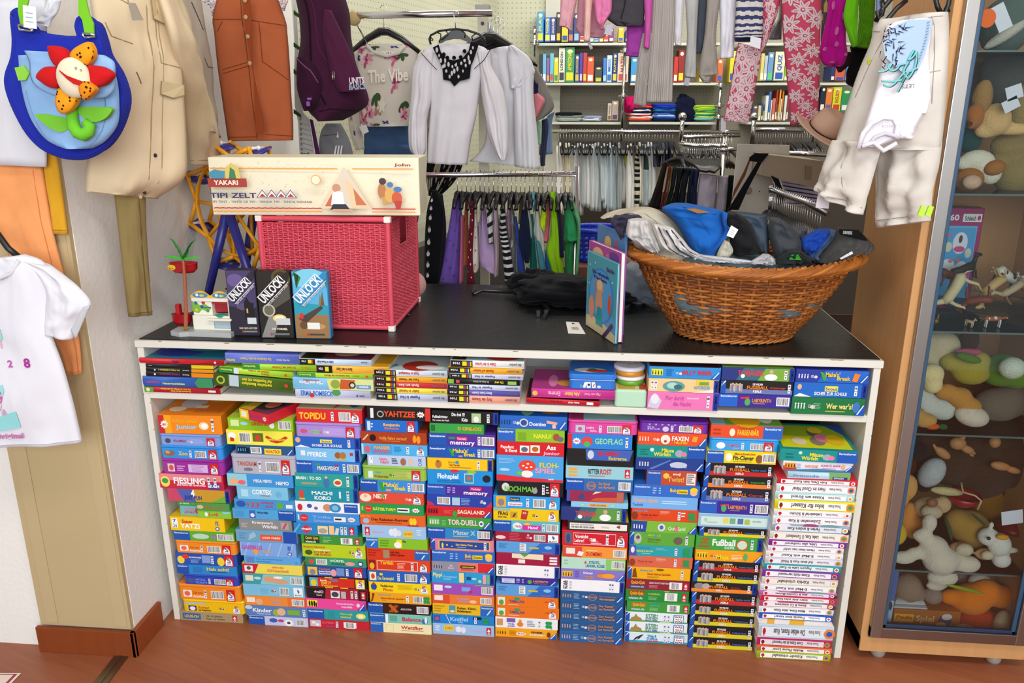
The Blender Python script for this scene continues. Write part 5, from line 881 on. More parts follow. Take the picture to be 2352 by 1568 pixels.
p0=at(*sp(2,1912,395),0);p1=at(*sp(2,2330,395),0);zlow=at(*sp(2,1570,515),-.006).z+.0005;ztop=at(*sp(2,1912,385),0).z
b=MB('tin','2074d0');b.rbox((p0.x,0,zlow),(p1.x,.13,zlow+(ztop-zlow)*.62),.012,n=5)
decal(b,(p0.x+.012,-.0001,zlow),(p1.x-p0.x-.024,0,0),(0,0,(ztop-zlow)*.62),(0,-1,0),'G .25,.2,.32,.15,.38,.75,.3,.8,e8ecec;G .36,.15,.46,.15,.46,.8,.36,.8,f0f0f0;G .5,.15,.6,.18,.57,.8,.48,.78,f2f2f2;O .41,.5,.14,222;G .52,.3,.55,.3,.57,.6,.54,.6,d03040;E .68,.3,.05,.15,dde;E .2,.35,.03,.2,50a0a0')
o=b.build('card_game_tin');thing(o,'blue tin with playing cards printed on its front, standing on the magenta book','tin')
zl=zlow+(ztop-zlow)*.62;lid=MB('tin','2278d6');lid.rbox((p0.x-.002,-.002,zl),(p1.x+.002,.132,ztop),.013,n=5,eb=.004);lid.box((p0.x+.003,-.0026,zl),(p1.x-.003,0,zl+.0012),'c8d8e8')
decal(lid,(p0.x,0,ztop),(p1.x-p0.x,0,0),(0,.13,0),(0,0,1),'E .45,.3,.35,.16,e8e8e4;E .6,.25,.25,.1,d84030;E .5,.35,.1,.08,40885a;T .2,.8,.75,.12,5a80c0,REISEN');lid.build('lid',parent=o,origin=tuple(o['_o']))

c0=at(*sp(3,612,490),0);c1=at(*sp(3,955,490),0);zt2=c0.z
b=MB('tin','b4dcc0');b.rbox((c0.x,0,zb_:=zs1+.0008),(c1.x,.16,zt2),.01,n=5,eb=.004);o=b.build('square_tin');thing(o,'pale mint square tin under two round tins','tin')
decal(b,(0,0,0),(1,0,0),(0,0,1),(0,-1,0),'')
lid=MB('tin','d8dcb0');lid.rbox((c0.x+.002,.003,zt2),(c1.x-.002,.157,zt2+.002),.01,n=5,eb=.001);decal(lid,(c0.x+.01,.01,zt2+.002),(.12,0,0),(0,.14,0),(0,0,1),'Q .0,.0,.4,.3,d8a850;Q .5,0,1,.3,c84838');lid.build('lid',parent=o,origin=tuple(o['_o']))
cx=(c0.x+c1.x)/2;rr_=(c1.x-c0.x)/2*.92
def round_tin(z,cxx,r,colr,label,inner):
 b=MB('tin',colr);b.lathe((cxx,.075,z),[(r,0),(r,.016)],32);o=b.build('round_tin');thing(o,label,'tin')
 l=MB('tin','ece8f4');l.lathe((cxx,.075,z+.016),[(r+.002,0),(r+.0025,.004),(r+.002,.009),(r-.006,.011)],32);l.lathe((cxx,.075,z+.0262),[(r-.008,0),(0.0001,.0004)],32,inner)
 if inner=='b08828':
  rg=random.Random(3)
  for k in range(60):a=rg.uniform(0,6.28);q=rg.uniform(0,.8)*r;l.ell((cxx+q*math.cos(a),.075+q*math.sin(a),z+.0268),(.003,.002,.0004),rg.choice(('6a5018','d8c068','8a9878')),n=6,k=3)
 l.build('lid',parent=o,origin=tuple(o['_o']));return z+.0275
zq=round_tin(zt2+.0025,cx,rr_,'64a832','green round tin with white lid, lower of two','ccc');round_tin(zq,cx-.003,rr_*1.03,'d8942a','amber round tin with speckled gold lid, upper of two','b08828')
# = things on the black counter top
ZC=SHH+.003
S13=lambda x,y:sp(13,x,y)
# ---- pink woven basket
br_=atz(*S13(1690,1442),ZC);bb=atz(*S13(1775,1228),ZC);YF=br_.y;YB=max(bb.y,YF+.26)
tl=at(*S13(738,640),YF);tr=at(*S13(1668,632),YF);bx0,bx1=tl.x,(tr.x+br_.x)/2;bz1=(tl.z+tr.z)/2
root=empty('storage_basket',(bx0,YF,ZC));thing(root,'coral pink woven storage basket with white corner caps, standing on the counter','basket')
PK='d84a5e';PKS=('d84a5e','dc5266','d04458')
def ring_rod(b,p0,p1,r=.009):
 p0=Vector(p0);p1=Vector(p1);n=int((p1-p0).length/.0045);pts=[];rs=[]
 for k in range(n*2+1):pts.append(p0+(p1-p0)*(k/(n*2)));rs.append(r*(1.0 if k%2 else .88))
 b.tube(pts,rs,8)
fr=MB('cane',PK);cn=[]
for x in(bx0,bx1):
 for y in(YF,YB):ring_rod(fr,(x,y,ZC+.006),(x,y,bz1))
for z in(ZC+.01,bz1):
 for y in(YF,YB):ring_rod(fr,(bx0,y,z),(bx1,y,z))
 for x in(bx0,bx1):ring_rod(fr,(x,YF,z),(x,YB,z))
fr.build('frame',parent=root,origin=tuple(root['_o']))
def panel(nm,A,B,skip=None,nst=24):
 b=MB('cane',PK);A=Vector(A);B=Vector(B);nrm=Vector(((B-A).y,-(B-A).x,0)).normalized();zz0=ZC+.018;zz1=bz1-.012
 weave(b,lambda u,v,o:Vector((A.x+(B.x-A.x)*u,A.y+(B.y-A.y)*u,zz0+(zz1-zz0)*v))+nrm*o,nst,54,.0026,.0026,PK,3,skip,.25,cols=PKS);b.build(nm,parent=root,origin=tuple(root['_o']))
panel('woven_panel',(bx0+.008,YF,0),(bx1-.008,YF,0));panel('woven_panel',(bx0+.008,YB,0),(bx1-.008,YB,0))
sk=lambda u,v:.35<u<.65 and v>.72
panel('woven_panel',(bx1,YF+.008,0),(bx1,YB-.008,0),sk,20);panel('woven_panel',(bx0,YF+.008,0),(bx0,YB-.008,0),sk,20)
for x in(bx0,bx1):
 for y in(YF,YB):
  for z in(ZC+.008,bz1):
   c=MB('satin','ece6e0');c.box((x-.0105,y-.0105,z-.008),(x+.0105,y+.0105,z+.009),bev=.004);c.build('corner_cap',parent=root,origin=tuple(root['_o']))
ln=MB('cane','bc3a50')
for q in(((bx0+.012,YF+.005,ZC+.012),(bx1-.012,YF+.007,bz1-.012)),((bx0+.012,YB-.007,ZC+.012),(bx1-.012,YB-.005,bz1-.012)),((bx1-.007,YF+.012,ZC+.012),(bx1-.005,YB-.012,ZC+(bz1-ZC)*.7)),((bx0+.005,YF+.012,ZC+.012),(bx0+.007,YB-.012,ZC+(bz1-ZC)*.7))):ln.box(*q)
ln.box((bx0+.012,YF+.012,ZC+.01),(bx1-.012,YB-.012,ZC+.016));ln.build('bottom_panel',parent=root,origin=tuple(root['_o']))
# ---- tent carton on the basket
YT=YF-.02;z0=bz1+.0105;q0=at(*S13(408,560),YT);q1=at(*S13(1875,400),YT);ztp=(at(*S13(374,205),YT).z+at(*S13(1870,187),YT).z)/2
def carton(x0,x1,z0,z1,Y,dep,col,spec,name,label,cat='box',sag=0,rot=0,m='print'):
 b=MB(m,col);W=x1-x0;b.rbox((0,0,0),(W,dep,z1-z0),.004,eb=.002);decal(b,(.003,0,.002),(W-.006,0,0),(0,0,z1-z0-.004),(0,-1,0),spec)
 o=b.build(name,origin=(0,0,0));o.location=(x0,Y,z0);o.rotation_euler=(0,0,R(rot));return thing(o,label,cat),b
WV=lambda v,c,a=0,bq=1:';'.join(f'G {a+(bq-a)*k/36:.4f},{v+(.008 if k%2 else 0):.3f},{a+(bq-a)*(k+1)/36:.4f},{v+(0 if k%2 else .008):.3f},{a+(bq-a)*(k+1)/36:.4f},{v+.02+(0 if k%2 else .008):.3f},{a+(bq-a)*k/36:.4f},{v+.02+(.008 if k%2 else 0):.3f},{c}' for k in range(36))
tspec=WV(.81,'e8a03c',.01,.62)+';'+WV(.81,'e8a03c',.69,.98)+';'+WV(.115,'c83030',.015,.54)+';'+WV(.06,'e89830',.015,.54)+';'+WV(.115,'c83030',.78,.99)+';'+WV(.06,'e89830',.78,.99)
tspec+=';Q .01,.51,.195,.66,a83c34;T .04,.155,.55,.075,f0e8d0,YAKARI;T .015,.235,.32,.085,3a3a6a,TIPI ZELT;T .015,.5,.235,.035,6a6878,TIPI TENT - TENTE DE TIPI - TIENDA TIPI - TENDA INDIANA;T .9,.975,.88,.045,8a2838,John'
for k in range(4):u=.265+k*.045;tspec+=f';G {u-.03},.32,{u+.03},.32,{u},.47,3a4a9a;G {u-.024},.33,{u+.024},.33,{u},.45,f4ecd8;G {u-.016},.34,{u+.016},.34,{u},.4,b83030'
tspec+=';G .54,.14,.78,.14,.665,.85,.655,.85,.635,.7,dccdb8;G .55,.16,.64,.16,.635,.66,e8d4b0;G .69,.16,.775,.16,.66,.7,e4c8a0;G .56,.18,.6,.18,.6,.42,c86848;G .71,.2,.76,.2,.7,.5,c8704a;E .62,.5,.02,.075,c89070;G .59,.2,.655,.2,.65,.42,.63,.45,.6,.42,e8ecf4;G .585,.12,.68,.12,.66,.22,.6,.22,282a34;G .58,.1,.7,.09,.69,.13,.6,.13,d0a080'
tspec+=';O .525,.64,.09,e8a860;O .525,.64,.075,f0e8cc;E .835,.45,.02,.14,b87848;E .87,.38,.022,.13,d8a858;E .905,.33,.025,.11,c85830;E .84,.62,.017,.06,40302c;E .875,.56,.015,.05,4878b0;E .91,.48,.02,.05,4878b0;G .84,.2,.86,.2,.85,.35,.83,.35,c89850;G .9,.14,.92,.14,.93,.28,.89,.28,b83828'
tspec+=';G .03,.66,.09,.66,.1,.78,.05,.82,.02,.76,4890a8;G .1,.66,.17,.66,.165,.86,.13,.93,.1,.84,d8c068;G .115,.66,.15,.66,.145,.8,.125,.86,408058'
for k in range(70):
 rg=random.Random(k);u,v=rg.uniform(.02,.97),rg.uniform(.15,.95)
 tspec=f'G {u:.3f},{v:.3f},{u+.006:.3f},{v+.02:.3f},{u+.0075:.3f},{v+.016:.3f},{u+.0015:.3f},{v-.004:.3f},d8d0b8;'+tspec
_,cb=carton(at(*S13(385,400),YT).x,q1.x,z0,ztp,YT,.17,'ece4c8',tspec,'tent_carton','long cream carton of a play tent lying across the pink basket',rot=4)
# ---- three escape room boxes
def unlock(pl,pr,zt_px,c1,spec,label,rot):
 a=atz(*S13(*pl),ZC);a2=at(*S13(*pr),a.y);W=(a2.x-a.x)/math.cos(R(rot));zt_=at(*S13(*zt_px),a.y).z
 o,b=carton(a.x,a.x+W,ZC+.0005,zt_,a.y,.032,c1,spec+';G 0,.64,.2,.93,.97,1,.97,.72,.3,.25,0,.35,0,.5,00000000' if 0 else spec,'escape_game_box',label,'board game box',rot=rot)
 
 tb=MB('print','f4f4f4');H=zt_-ZC;U=Vector((.62,0,.62)).normalized();V=Vector((-U.z,0,U.x));base=Vector((W*.2,-.0008,H*.52))
 tb.poly([Vector((W*.08,-.0004,H*.62)),Vector((W*.22,-.0004,H*.5)),Vector((W*.3,-.0004,H*.53)),Vector((W*.98,-.0004,H*.9)),Vector((W*.98,-.0004,H*.985)),Vector((W*.9,-.0004,H*.99))],c1)
 tb.text('UNLOCK!',base,U,V,W*.98,W*.24,'f4f4f6');tb.poly([base-V*.008+U*.0,base-V*.0065+U*.0,base-V*.0065+U*W*1.02,base-V*.008+U*W*1.02],'f4f4f6');tb.poly([base+V*(W*.26),base+V*(W*.28),base+V*(W*.28)+U*W*.95,base+V*(W*.26)+U*W*.95],'f4f4f6')
 tb.text('ESCAPE ADVENTURES' if 'Mys' not in label else 'MYSTERY ADVENTURES',base-V*.014+U*.004,U,V,W*.9,W*.05,'c8c8d0');
 t=tb.build('title_print',parent=o,origin=(0,0,0));t.location=(0,-.0045,0)
unlock((537,1478),(742,1478),(502,1002),'2c2838','Q 0,.45,1,1,4a4068;E .3,.85,.3,.1,6a5a90;E .2,.6,.25,.08,8a80b0;E .6,.45,.35,.06,585070;G .55,.25,.55,.5,.65,.6,.75,.52,.9,.5,.9,.25,1c1a20;Q .62,.35,.68,.42,c8a860;Q .62,.18,.95,.28,d0d8dc;T .3,.95,.1,.03,d8c8a0,DAS HAUS AUF DEM;Q .45,.05,.95,.075,888;Q .4,.045,.45,.08,c83030','dark violet escape game box with haunted house, leftmost of three leaning on the pink basket',3)
unlock((752,1494),(986,1494),(712,1012),'26241f','G 0,.0,.4,.0,.6,.3,.3,.35,8a8a88;E .3,.42,.2,.1,b8b4a4;E .3,.42,.15,.075,6a6858;E .62,.3,.22,.06,e8c878;E .62,.3,.16,.04,f8f0c8;E .75,.9,.3,.15,5a4a28;E .75,.9,.22,.11,38301c;G .4,.55,1,.8,1,.6,.5,.45,54504a;Q .5,.2,.95,.3,c8ccd0;T .35,.85,.12,.03,e8e0c8,DIE FORMEL;Q .35,.04,.9,.07,777;Q .3,.035,.35,.075,c83030','black escape game box with pocket compass, middle of three leaning on the pink basket',3)
unlock((1003,1498),(1252,1490),(962,1012),'2a88c0','Q 0,.45,1,1,58b0dc;E .5,.9,.5,.15,7cc8e4;G 0,.35,1,.35,1,.5,0,.55,2a9ab0;Q 0,0,1,.36,9a7448;G .1,.3,.8,.5,.85,.46,.3,.22,4a4038;G .72,.5,.78,.68,.86,.5,8a7858;G .78,.5,.85,.72,.9,.5,705838;E .2,.34,.06,.05,c83838;E .6,.18,.3,.05,b89468;E .25,.2,.12,.06,6a4a30;Q .35,.14,.72,.24,e8eae8;G 0,.95,.25,.92,.1,.75,.2,.95,.05,1,3a7a40;G .9,1,1,.9,1,.75,3a7a40;Q .4,.045,.85,.07,444;Q .33,.04,.38,.075,c83030','bright blue escape game box with beach cannon, rightmost of three at the pink basket',3)
# ---- orange toy ferris wheel
YW=.42;wc_=at(*S13(612,545),YW);RW=abs(at(*S13(640,90),YW).z-wc_.z)*1.05;ax=Matrix.Rotation(R(-22),3,'Z')@Vector((0,1,0));sd=Matrix.Rotation(R(-22),3,'Z')@Vector((1,0,0))
OR='eea41c';root=empty('toy_ferris_wheel',(wc_.x,wc_.y,ZC));thing(root,'toy ferris wheel with orange rims and violet supports behind the pink basket','toy ferris wheel')
def wp(a,r,o):return wc_+sd*(r*math.cos(a))+Vector((0,0,r*math.sin(a)))+ax*o
A8=[R(108+45*k)for k in range(8)]
for o in(-.042,.042):
 b=MB('plastic',OR)
 b.tube([wp(R(t),RW*.74,o)for t in range(0,361,12)],.0105,8,cap=False,flat=.5)
 for k in range(8):
  a=A8[k];b.tube([wp(a,RW,o),wp(a+R(22.5),RW*.76,o)],.0075,6);b.tube([wp(a,RW,o),wp(a-R(22.5),RW*.76,o)],.0075,6)
  b.tube([wp(a+R(22.5),RW*.76,o),wp(a+R(22.5),.02,o)],.0065,6);b.ell(wp(a,RW,o),.008)
 b.build('wheel_rim',parent=root,origin=tuple(root['_o']))
hb=MB('plastic','e8e4d8');hb.tube([wp(0,0,-.05),wp(0,0,.05)],.018,14);hb.build('hub',parent=root,origin=tuple(root['_o']))
for k in range(8):
 a=A8[k];b=MB('plastic','e8e4dc');p=wp(a,RW,0);b.tube([p-ax*.042,p+ax*.042],.0045,8);b.ell(p,.008);b.build('axle',parent=root,origin=tuple(root['_o']))
 g=MB('plastic','34348c');g.lathe(p+Vector((0,0,-.014)),[(.001,-.006),(.03,-.003),(.044,.002),(.045,.005),(.006,.009)],26,axis=Vector((math.cos(A8[k])*-.5,-.25,1)))
 g.build('canopy',parent=root,origin=tuple(root['_o']))
b=MB('plastic','30308a')
for o in(-.062,.062):
 for q in(-.13,.13):b.tube([wp(0,0,o),Vector((wc_.x,wc_.y,ZC+.008))+sd*q+ax*o*1.3],[.017,.014],8)
 b.tube([Vector((wc_.x,wc_.y,ZC+.01))+sd*-.15+ax*o*1.3,Vector((wc_.x,wc_.y,ZC+.01))+sd*.15+ax*o*1.3],.0095,8)
b.tube([Vector((wc_.x,wc_.y,ZC+.01))+sd*.13+ax*.07,Vector((wc_.x,wc_.y,ZC+.01))+sd*.13-ax*.07],.009,8);b.tube([Vector((wc_.x,wc_.y,ZC+.01))-sd*.13+ax*.07,Vector((wc_.x,wc_.y,ZC+.01))-sd*.13-ax*.07],.009,8)
for k in range(14):
 p=wp(0,0,-.062).lerp(Vector((wc_.x,wc_.y,ZC+.008))+sd*-.13-ax*.08,k/14);b.ell(p-ax*.011,(.003,.003,.003),('3aa860','c84868')[k%2],n=6,k=4)
b.build('support_frame',parent=root,origin=tuple(root['_o']))
# ---- toy ice kiosk with palm
kb=atz(*S13(250,1478),ZC);KY=kb.y;u=lambda x,y,Y=None:at(*S13(x,y),KY if Y is None else Y)
root=empty('toy_ice_kiosk',(kb.x,KY,ZC));thing(root,'white toy ice cream kiosk with yellow roof edge, left of the escape games','toy kiosk');ro=tuple(root['_o'])
b=MB('plastic','b4b8b8');x0=u(102,1470).x;x1=u(545,1470).x
b.slab([(x0,KY,ZC),(x0+.035,KY-.015,ZC),(x0+.06,KY-.006,ZC),(x1,KY-.01,ZC),(x1,KY+.07,ZC),(x0,KY+.05,ZC)],(0,0,.014));b.build('base',parent=root,origin=ro)
kx0=u(262,1400,KY+.02).x;kx1=u(540,1400,KY+.02).x;kz0=ZC+.014;kz1=u(262,1205,KY+.02).z;KW=kx1-kx0;KH=kz1-kz0
b=MB('plastic','e8e6d8');b.box((kx0,KY+.02,kz0),(kx1,KY+.06,kz0+KH*.45),bev=.003);b.box((kx0,KY+.03,kz0+KH*.45),(kx0+KW*.5,KY+.06,kz1),bev=.003);b.box((kx0+KW*.9,KY+.03,kz0+KH*.4),(kx1+.004,KY+.06,kz1),bev=.002);b.box((kx0,KY+.025,kz1-.012),(kx1+.004,KY+.062,kz1),bev=.002);b.box((kx0+KW*.45,KY+.005,kz0+KH*.33),(kx1+.006,KY+.05,kz0+KH*.4),bev=.002)
decal(b,(kx0,KY+.03,kz0+KH*.5),(KW*.48,0,0),(0,0,KH*.42),(0,-1,0),'G .0,.1,.3,0,.5,.3,.8,.1,1,.4,.7,.7,.4,.6,.2,.9,0,.8,78b840;O .2,.75,.12,2a6ab0;O .6,.8,.14,c8383a;O .5,.5,.12,2858a8;O .8,.2,.12,3a9a50;O .2,.25,.12,e8c030;T .5,1,.4,.14,2a4a9c,Sonne');decal(b,(kx0+KW*.55,KY+.02,kz0+.006),(KW*.44,0,0),(0,0,KH*.22),(0,-1,0),'Q 0,0,1,1,8ca0a8;Q .04,.08,.96,.92,a8bcc4')
b.build('counter_wall',parent=root,origin=ro)
b=MB('plastic','a82430');b.box((kx0+KW*.5,KY+.05,kz0+KH*.5),(kx0+KW*.9,KY+.056,kz1-.012));b.box((kx0+KW*.5,KY+.03,kz1-.018),(kx0+KW*.9,KY+.05,kz1-.012));b.build('serving_hatch',parent=root,origin=ro)
b=MB('plastic','2a8a70');b.ell((kx0+KW*.72,KY+.03,kz0+KH*.44),(.022,.012,.007));b.build('ice_bowl',parent=root,origin=ro)
b=MB('plastic','f0b81c')
for k in range(2):b.slab([(kx0+KW*(k*.5+t/8*.5),KY+.024,kz1+.006+.016*math.sin(PI*t/8))for t in range(9)]+[(kx0+KW*(k+1)*.5,KY+.024,kz1),(kx0+KW*k*.5,KY+.024,kz1)],(0,.004,0));decal(b,(kx0+KW*(k*.5+.05),KY+.024,kz1),(KW*.4,0,0),(0,0,.018),(0,-1,0),'E .5,.45,.5,.45,3a88c0;E .3,.5,.1,.25,e8e8f0;E .6,.4,.15,.2,e8c030')
b.build('roof_sign',parent=root,origin=ro)

fg=empty('toy_figure',(kx0+KW*.85,KY+.085,ZC));thing(fg,'small toy figure with a black hat behind the toy kiosk','toy figure');fo=tuple(fg['_o']);c=Vector(fo)
fz=kz1+.02;b=MB('plastic','3a6a48');b.lathe(c,[(.012,0),(.013,.03),(.009,fz-ZC-.03),(.006,fz-ZC-.022)],12);b.build('body',parent=fg,origin=fo)
b=MB('plastic','e8b890');b.ell((c.x,c.y,fz-.008),.011);b.build('head',parent=fg,origin=fo);b=MB('plastic','1a1a1c');b.lathe((c.x,c.y,fz-.004),[(.02,0),(.02,.002),(.011,.003),(.01,.014),(0.001,.015)],14);b.build('hat',parent=fg,origin=fo)

root=empty('toy_palm_tree',tuple(u(208,1418,KY+.012)));root.location.z=ZC+.0142;root['_o']=tuple(root.location);ro=tuple(root['_o']);thing(root,'toy palm tree with brown trunk and two-tone green fronds','toy palm tree')
pt=u(190,925,KY+.012);pz=Vector(ro);b=MB('plastic','a85c40');n=26
b.tube([pz.lerp(pt,k/n)+Vector((.003*math.sin(k/n*3),0,0))for k in range(n+1)],[(.0062-.002*k/n)*(1.12 if k%2 else .95)for k in range(n+1)],8);b.build('trunk',parent=root,origin=ro)
b=MB('plastic','38b838')
for k in range(9):a=k*.7;b.tube([pz,pz+Vector((.012*math.cos(a),.008*math.sin(a),.01))],[.003,.0006],5)
b.build('grass_tuft',parent=root,origin=ro)
for(dx,dz,y,c)in((-.05,.012,-.01,'30b828'),(.06,.01,-.01,'38c030'),(-.038,.052,.01,'1c7c30'),(.042,.05,.01,'1c8034'),(.0,.02,.04,'1c7c30')):
 b=MB('plastic',c);pts=[pt+Vector((dx*t,y*t,dz*2.2*t-dz*1.2*t*t*(1.3 if abs(dz)<.02 else .9)))for t in[i/10 for i in range(11)]];w_=[.002+.011*math.sin(PI*min(1,.15+i/11))for i in range(11)]
 for i in range(10):
  p,q=pts[i],pts[i+1];dn=Vector((0,1,0))if abs(dx)>.01 else Vector((1,0,0));o=dn*.6+Vector((0,0,-.35));o2=-dn*.6+Vector((0,0,-.35))
  jag=.8 if i%2 else 1.1
  for oo in(o,o2):b.poly([p,q,q+oo*w_[i+1]*jag,p+oo*w_[i]]);b.poly([p+Vector((0,0,.0012)),q+Vector((0,0,.0012)),q+oo*w_[i+1]*jag,p+oo*w_[i]])
 b.tube(pts,.0014,5);b.build('palm_frond',parent=root,origin=ro)

def boat(px,w_,h,Y,label,badge):
 p=at(*S13(*px),Y);p.z=max(p.z,ZC+.0005)if not badge else p.z;b=MB('plastic','b81a22');b.lathe(p,[(w_*.35,0),(w_*.48,h*.35),(w_*.5,h*.95),(w_*.53,h),(w_*.45,h*.95),(w_*.4,h*.3),(.001,h*.25)],20,sy=.6)
 if not badge:b.box((p.x-w_*.25,p.y-.008,p.z+h*.8),(p.x-w_*.02,p.y+.01,p.z+h*1.9),bev=.003)
 o=b.build('toy_boat_seat');thing(o,label,'toy seat')
 if badge:g=MB('plastic','f0c020');g.ell((p.x-w_*.32,p.y-w_*.27,p.z+h*.62),(w_*.16,.002,h*.28));g.tube([(p.x-w_*.4,p.y-w_*.27-.0025,p.z+h*.6),(p.x-w_*.32,p.y-w_*.27-.003,p.z+h*.48),(p.x-w_*.24,p.y-w_*.27-.0025,p.z+h*.6)],.001,4,'c02020');g.build('badge',parent=o,origin=tuple(o['_o']))
boat((200,1020),.085,.03,KY+.06,'red toy gondola seat with smiling badge behind the palm trunk',True)
boat((188,1395),.062,.034,KY+.08,'red toy boat seat standing behind the toy palm foot',False)
# ---- black hanger with black trousers lying on the top
root=MB('plastic','1a1a1c');H=lambda x,y,z=.006:atz(*sp(21,x,y),ZC+z)
root.tube([H(655,1235),H(740,1200,.012),H(1060,1210,.02),H(1180,1215,.025),H(1230,1240,.02),H(1330,1380,.012),H(1290,1450)],[.006,.008,.011,.014,.012,.009,.007],8)
for x,y in((660,1240),(1240,1440),(1310,1435)):root.box(tuple(H(x,y,0)-Vector((.008,.006,0))),tuple(H(x,y,0)+Vector((.008,.006,.022))),bev=.003)
o=root.build('clothes_hanger');thing(o,'black clip hanger with a steel hook lying on the counter top','clothes hanger')
b=MB('chrome','ccc');b.tube([H(1200,1225,.03),H(1270,1190,.045),H(1380,1170,.06),H(1425,1140,.072),H(1400,1125,.078),H(1330,1128,.08)],.002,6);b.build('hook',parent=o,origin=tuple(o['_o']))
b=MB('cloth','14151b');c=atz(*sp(21,1480,1330),ZC);crumple(b,(c.x,c.y+.03,ZC+.045),(.17,.14,.045),'0b0c10',3,.3,sq=.8)
crumple(b,(c.x-.11,c.y+.11,ZC+.05),(.11,.08,.05),'0e0f14',5,.3);crumple(b,(c.x+.12,c.y-.02,ZC+.03),(.12,.1,.03),'0b0c10',9,.3);b2=b.build('black_trousers');thing(b2,'black trousers heaped behind the mermaid books on the counter','trousers')
b=MB('denim','8c96a4');c=atz(*sp(23,470,960),ZC);crumple(b,(c.x+.01,c.y+.1,ZC+.07),(.1,.07,.07),'8c96a4',2,.3,fq=3);thing(b.build('folded_jeans'),'faded grey-blue jeans between the books and the wicker basket','jeans')
q=[atz(*sp(21,x,y),ZC+.001)for x,y in((1488,1485),(1605,1492),(1665,1595),(1510,1590))];b=MB('paper','e8e4da');b.slab(q,(0,0,.0008))
f=lambda a,c2:q[0]*(1-a)*(1-c2)+q[1]*a*(1-c2)+q[2]*a*c2+q[3]*(1-a)*c2+Vector((0,0,.0012))
for k in range(9):b.poly([f(.3+k*.05,.45),f(.3+k*.05+.025,.45),f(.3+k*.05+.025,.7),f(.3+k*.05,.7)],'555')
b.poly([f(.45,.08),f(.55,.08),f(.65,.2),f(.4,.2)],'222');thing(b.build('price_tag'),'cream price tag with barcode on the counter beside the mermaid book','price tag')
b=MB('plastic','141416');p=atz(935,726,ZC);b.tube([p+Vector((-.03,.04,.035)),p+Vector((-.012,.01,.012)),p+Vector((0,0,.004)),p+Vector((.012,-.004,.006))],[.006,.005,.004,.003],7);thing(b.build('hanger_clip'),'black hanger end poking out right of the pink basket','clothes hanger')
# ---- picture books standing on edge
def stand_book(c0,c1,top,th,col,spec,label,yaw,page='f0ece4'):
 a=atz(*sp(23,*c0),ZC);d=atz(*sp(23,*c1),ZC);W=(d-a).length;ang=math.atan2(d.y-a.y,d.x-a.x);H=at(*sp(23,*top),a.y).z-ZC
 b=MB('print',col);b.rbox((0,0,0),(W,.0025,H),.0012);b.rbox((0,th-.0025,0),(W,th,H),.0012);b.box((0,0,0),(.003,th,H));decal(b,(.002,0,.002),(W-.004,0,0),(0,0,H-.004),(0,-1,0),spec);o=b.build('picture_book',origin=(0,0,0))
 g=MB('paper',page);g.box((.003,.0026,.003),(W-.004,th-.0026,H-.003));g.build('pages',parent=o,origin=(0,0,0));o.location=(a.x,a.y,ZC+.0005);o.rotation_euler=(0,0,ang);thing(o,label,'book')
mer='Q 0,0,1,.3,5a9ad0;G 0,0,1,0,1,.1,.4,.2,0,.15,d8c898;E .5,.5,.42,.36,3a88cc;E .5,.5,.38,.33,58a0d8;E .45,.38,.12,.2,d89a78;G .35,.1,.6,.1,.55,.35,.4,.35,2a9aa0;E .47,.62,.12,.1,d8a060;E .46,.64,.09,.07,e8c090;G .25,.25,.3,.7,.32,.7,.28,.25,c87850;E .8,.45,.05,.13,d85838;E .2,.3,.1,.15,d89878;T .2,.75,.76,.045,3a2870,Die geheimen;T .25,.7,.7,.04,3a2870,Perlen;T .68,.92,.86,.05,5a2070,Barbie;O .12,.85,.015,dff;O .1,.6,.012,dff;O .88,.75,.014,dff;O .3,.9,.012,dff;G .6,0,.7,0,.95,.2,.9,.24,4a2860;Q .04,.02,.05,.98,a8d8d8'
BKC=((82,1065),(300,1215),(115,508))
stand_book(*BKC,.008,'4aa0b0',mer,'turquoise mermaid picture book, front one of the standing books',0)
stand_book((92,1050),(322,1206),(122,430),.016,'a84894','E .3,.85,.2,.12,e0b088;E .7,.85,.2,.1,d86898;T .25,.6,.82,.05,3a2050,EIN;Q 0,.0,.03,1,c868a8;E .8,.93,.15,.05,6a3890','thick magenta girls book behind the mermaid book, wide white page edge',0)
stand_book((150,1010),(352,1145),(162,305),.006,'5888c0','E .4,.8,.14,.12,e0a878;E .4,.86,.12,.06,e8c070;E .7,.82,.05,.1,d05868;Q 0,0,1,.6,4a88b8','blue mermaid book, rearmost and tallest of the standing books',0)
# ---- oval wicker basket
bf=atz(*sp(23,1235,1213),ZC);RBX,RBY,RTX,RTY=.165,.115,.372,.235;bc=Vector((bf.x-.0,bf.y+RBY,ZC))
zr=at(*sp(23,1400,680),bc.y-RTY).z;cxr=(at(*sp(23,380,500),bc.y).x+at(*sp(23,2165,590),bc.y).x)/2;RTX=(at(*sp(23,2165,590),bc.y).x-at(*sp(23,380,500),bc.y).x)/2-.012
HB=zr-ZC
def WS(u,v,o):
 a=2*PI*u;t=v**.86;rx=RBX+(RTX-.02-RBX)*t+o;ry=RBY+(RTY-.02-RBY)*t+o;cx=bc.x+(cxr-bc.x)*t
 return Vector((cx+rx*math.cos(a),bc.y+ry*math.sin(a),ZC+.008+(HB-.02)*v+.022*v*v*math.cos(a)**2))
root=empty('wicker_laundry_basket',tuple(bc));thing(root,'oval brown wicker basket heaped with clothes on the counter','basket');ro=tuple(bc)
b=MB('wicker','a8642c');weave(b,WS,48,25,.0044,.0062,'a8642c',4,None,.12,cols=('965420','8a4a1c','a8642a','7c4018','b06c2c'));b.build('woven_wall',parent=root,origin=ro)
b=MB('wicker','c47c30')
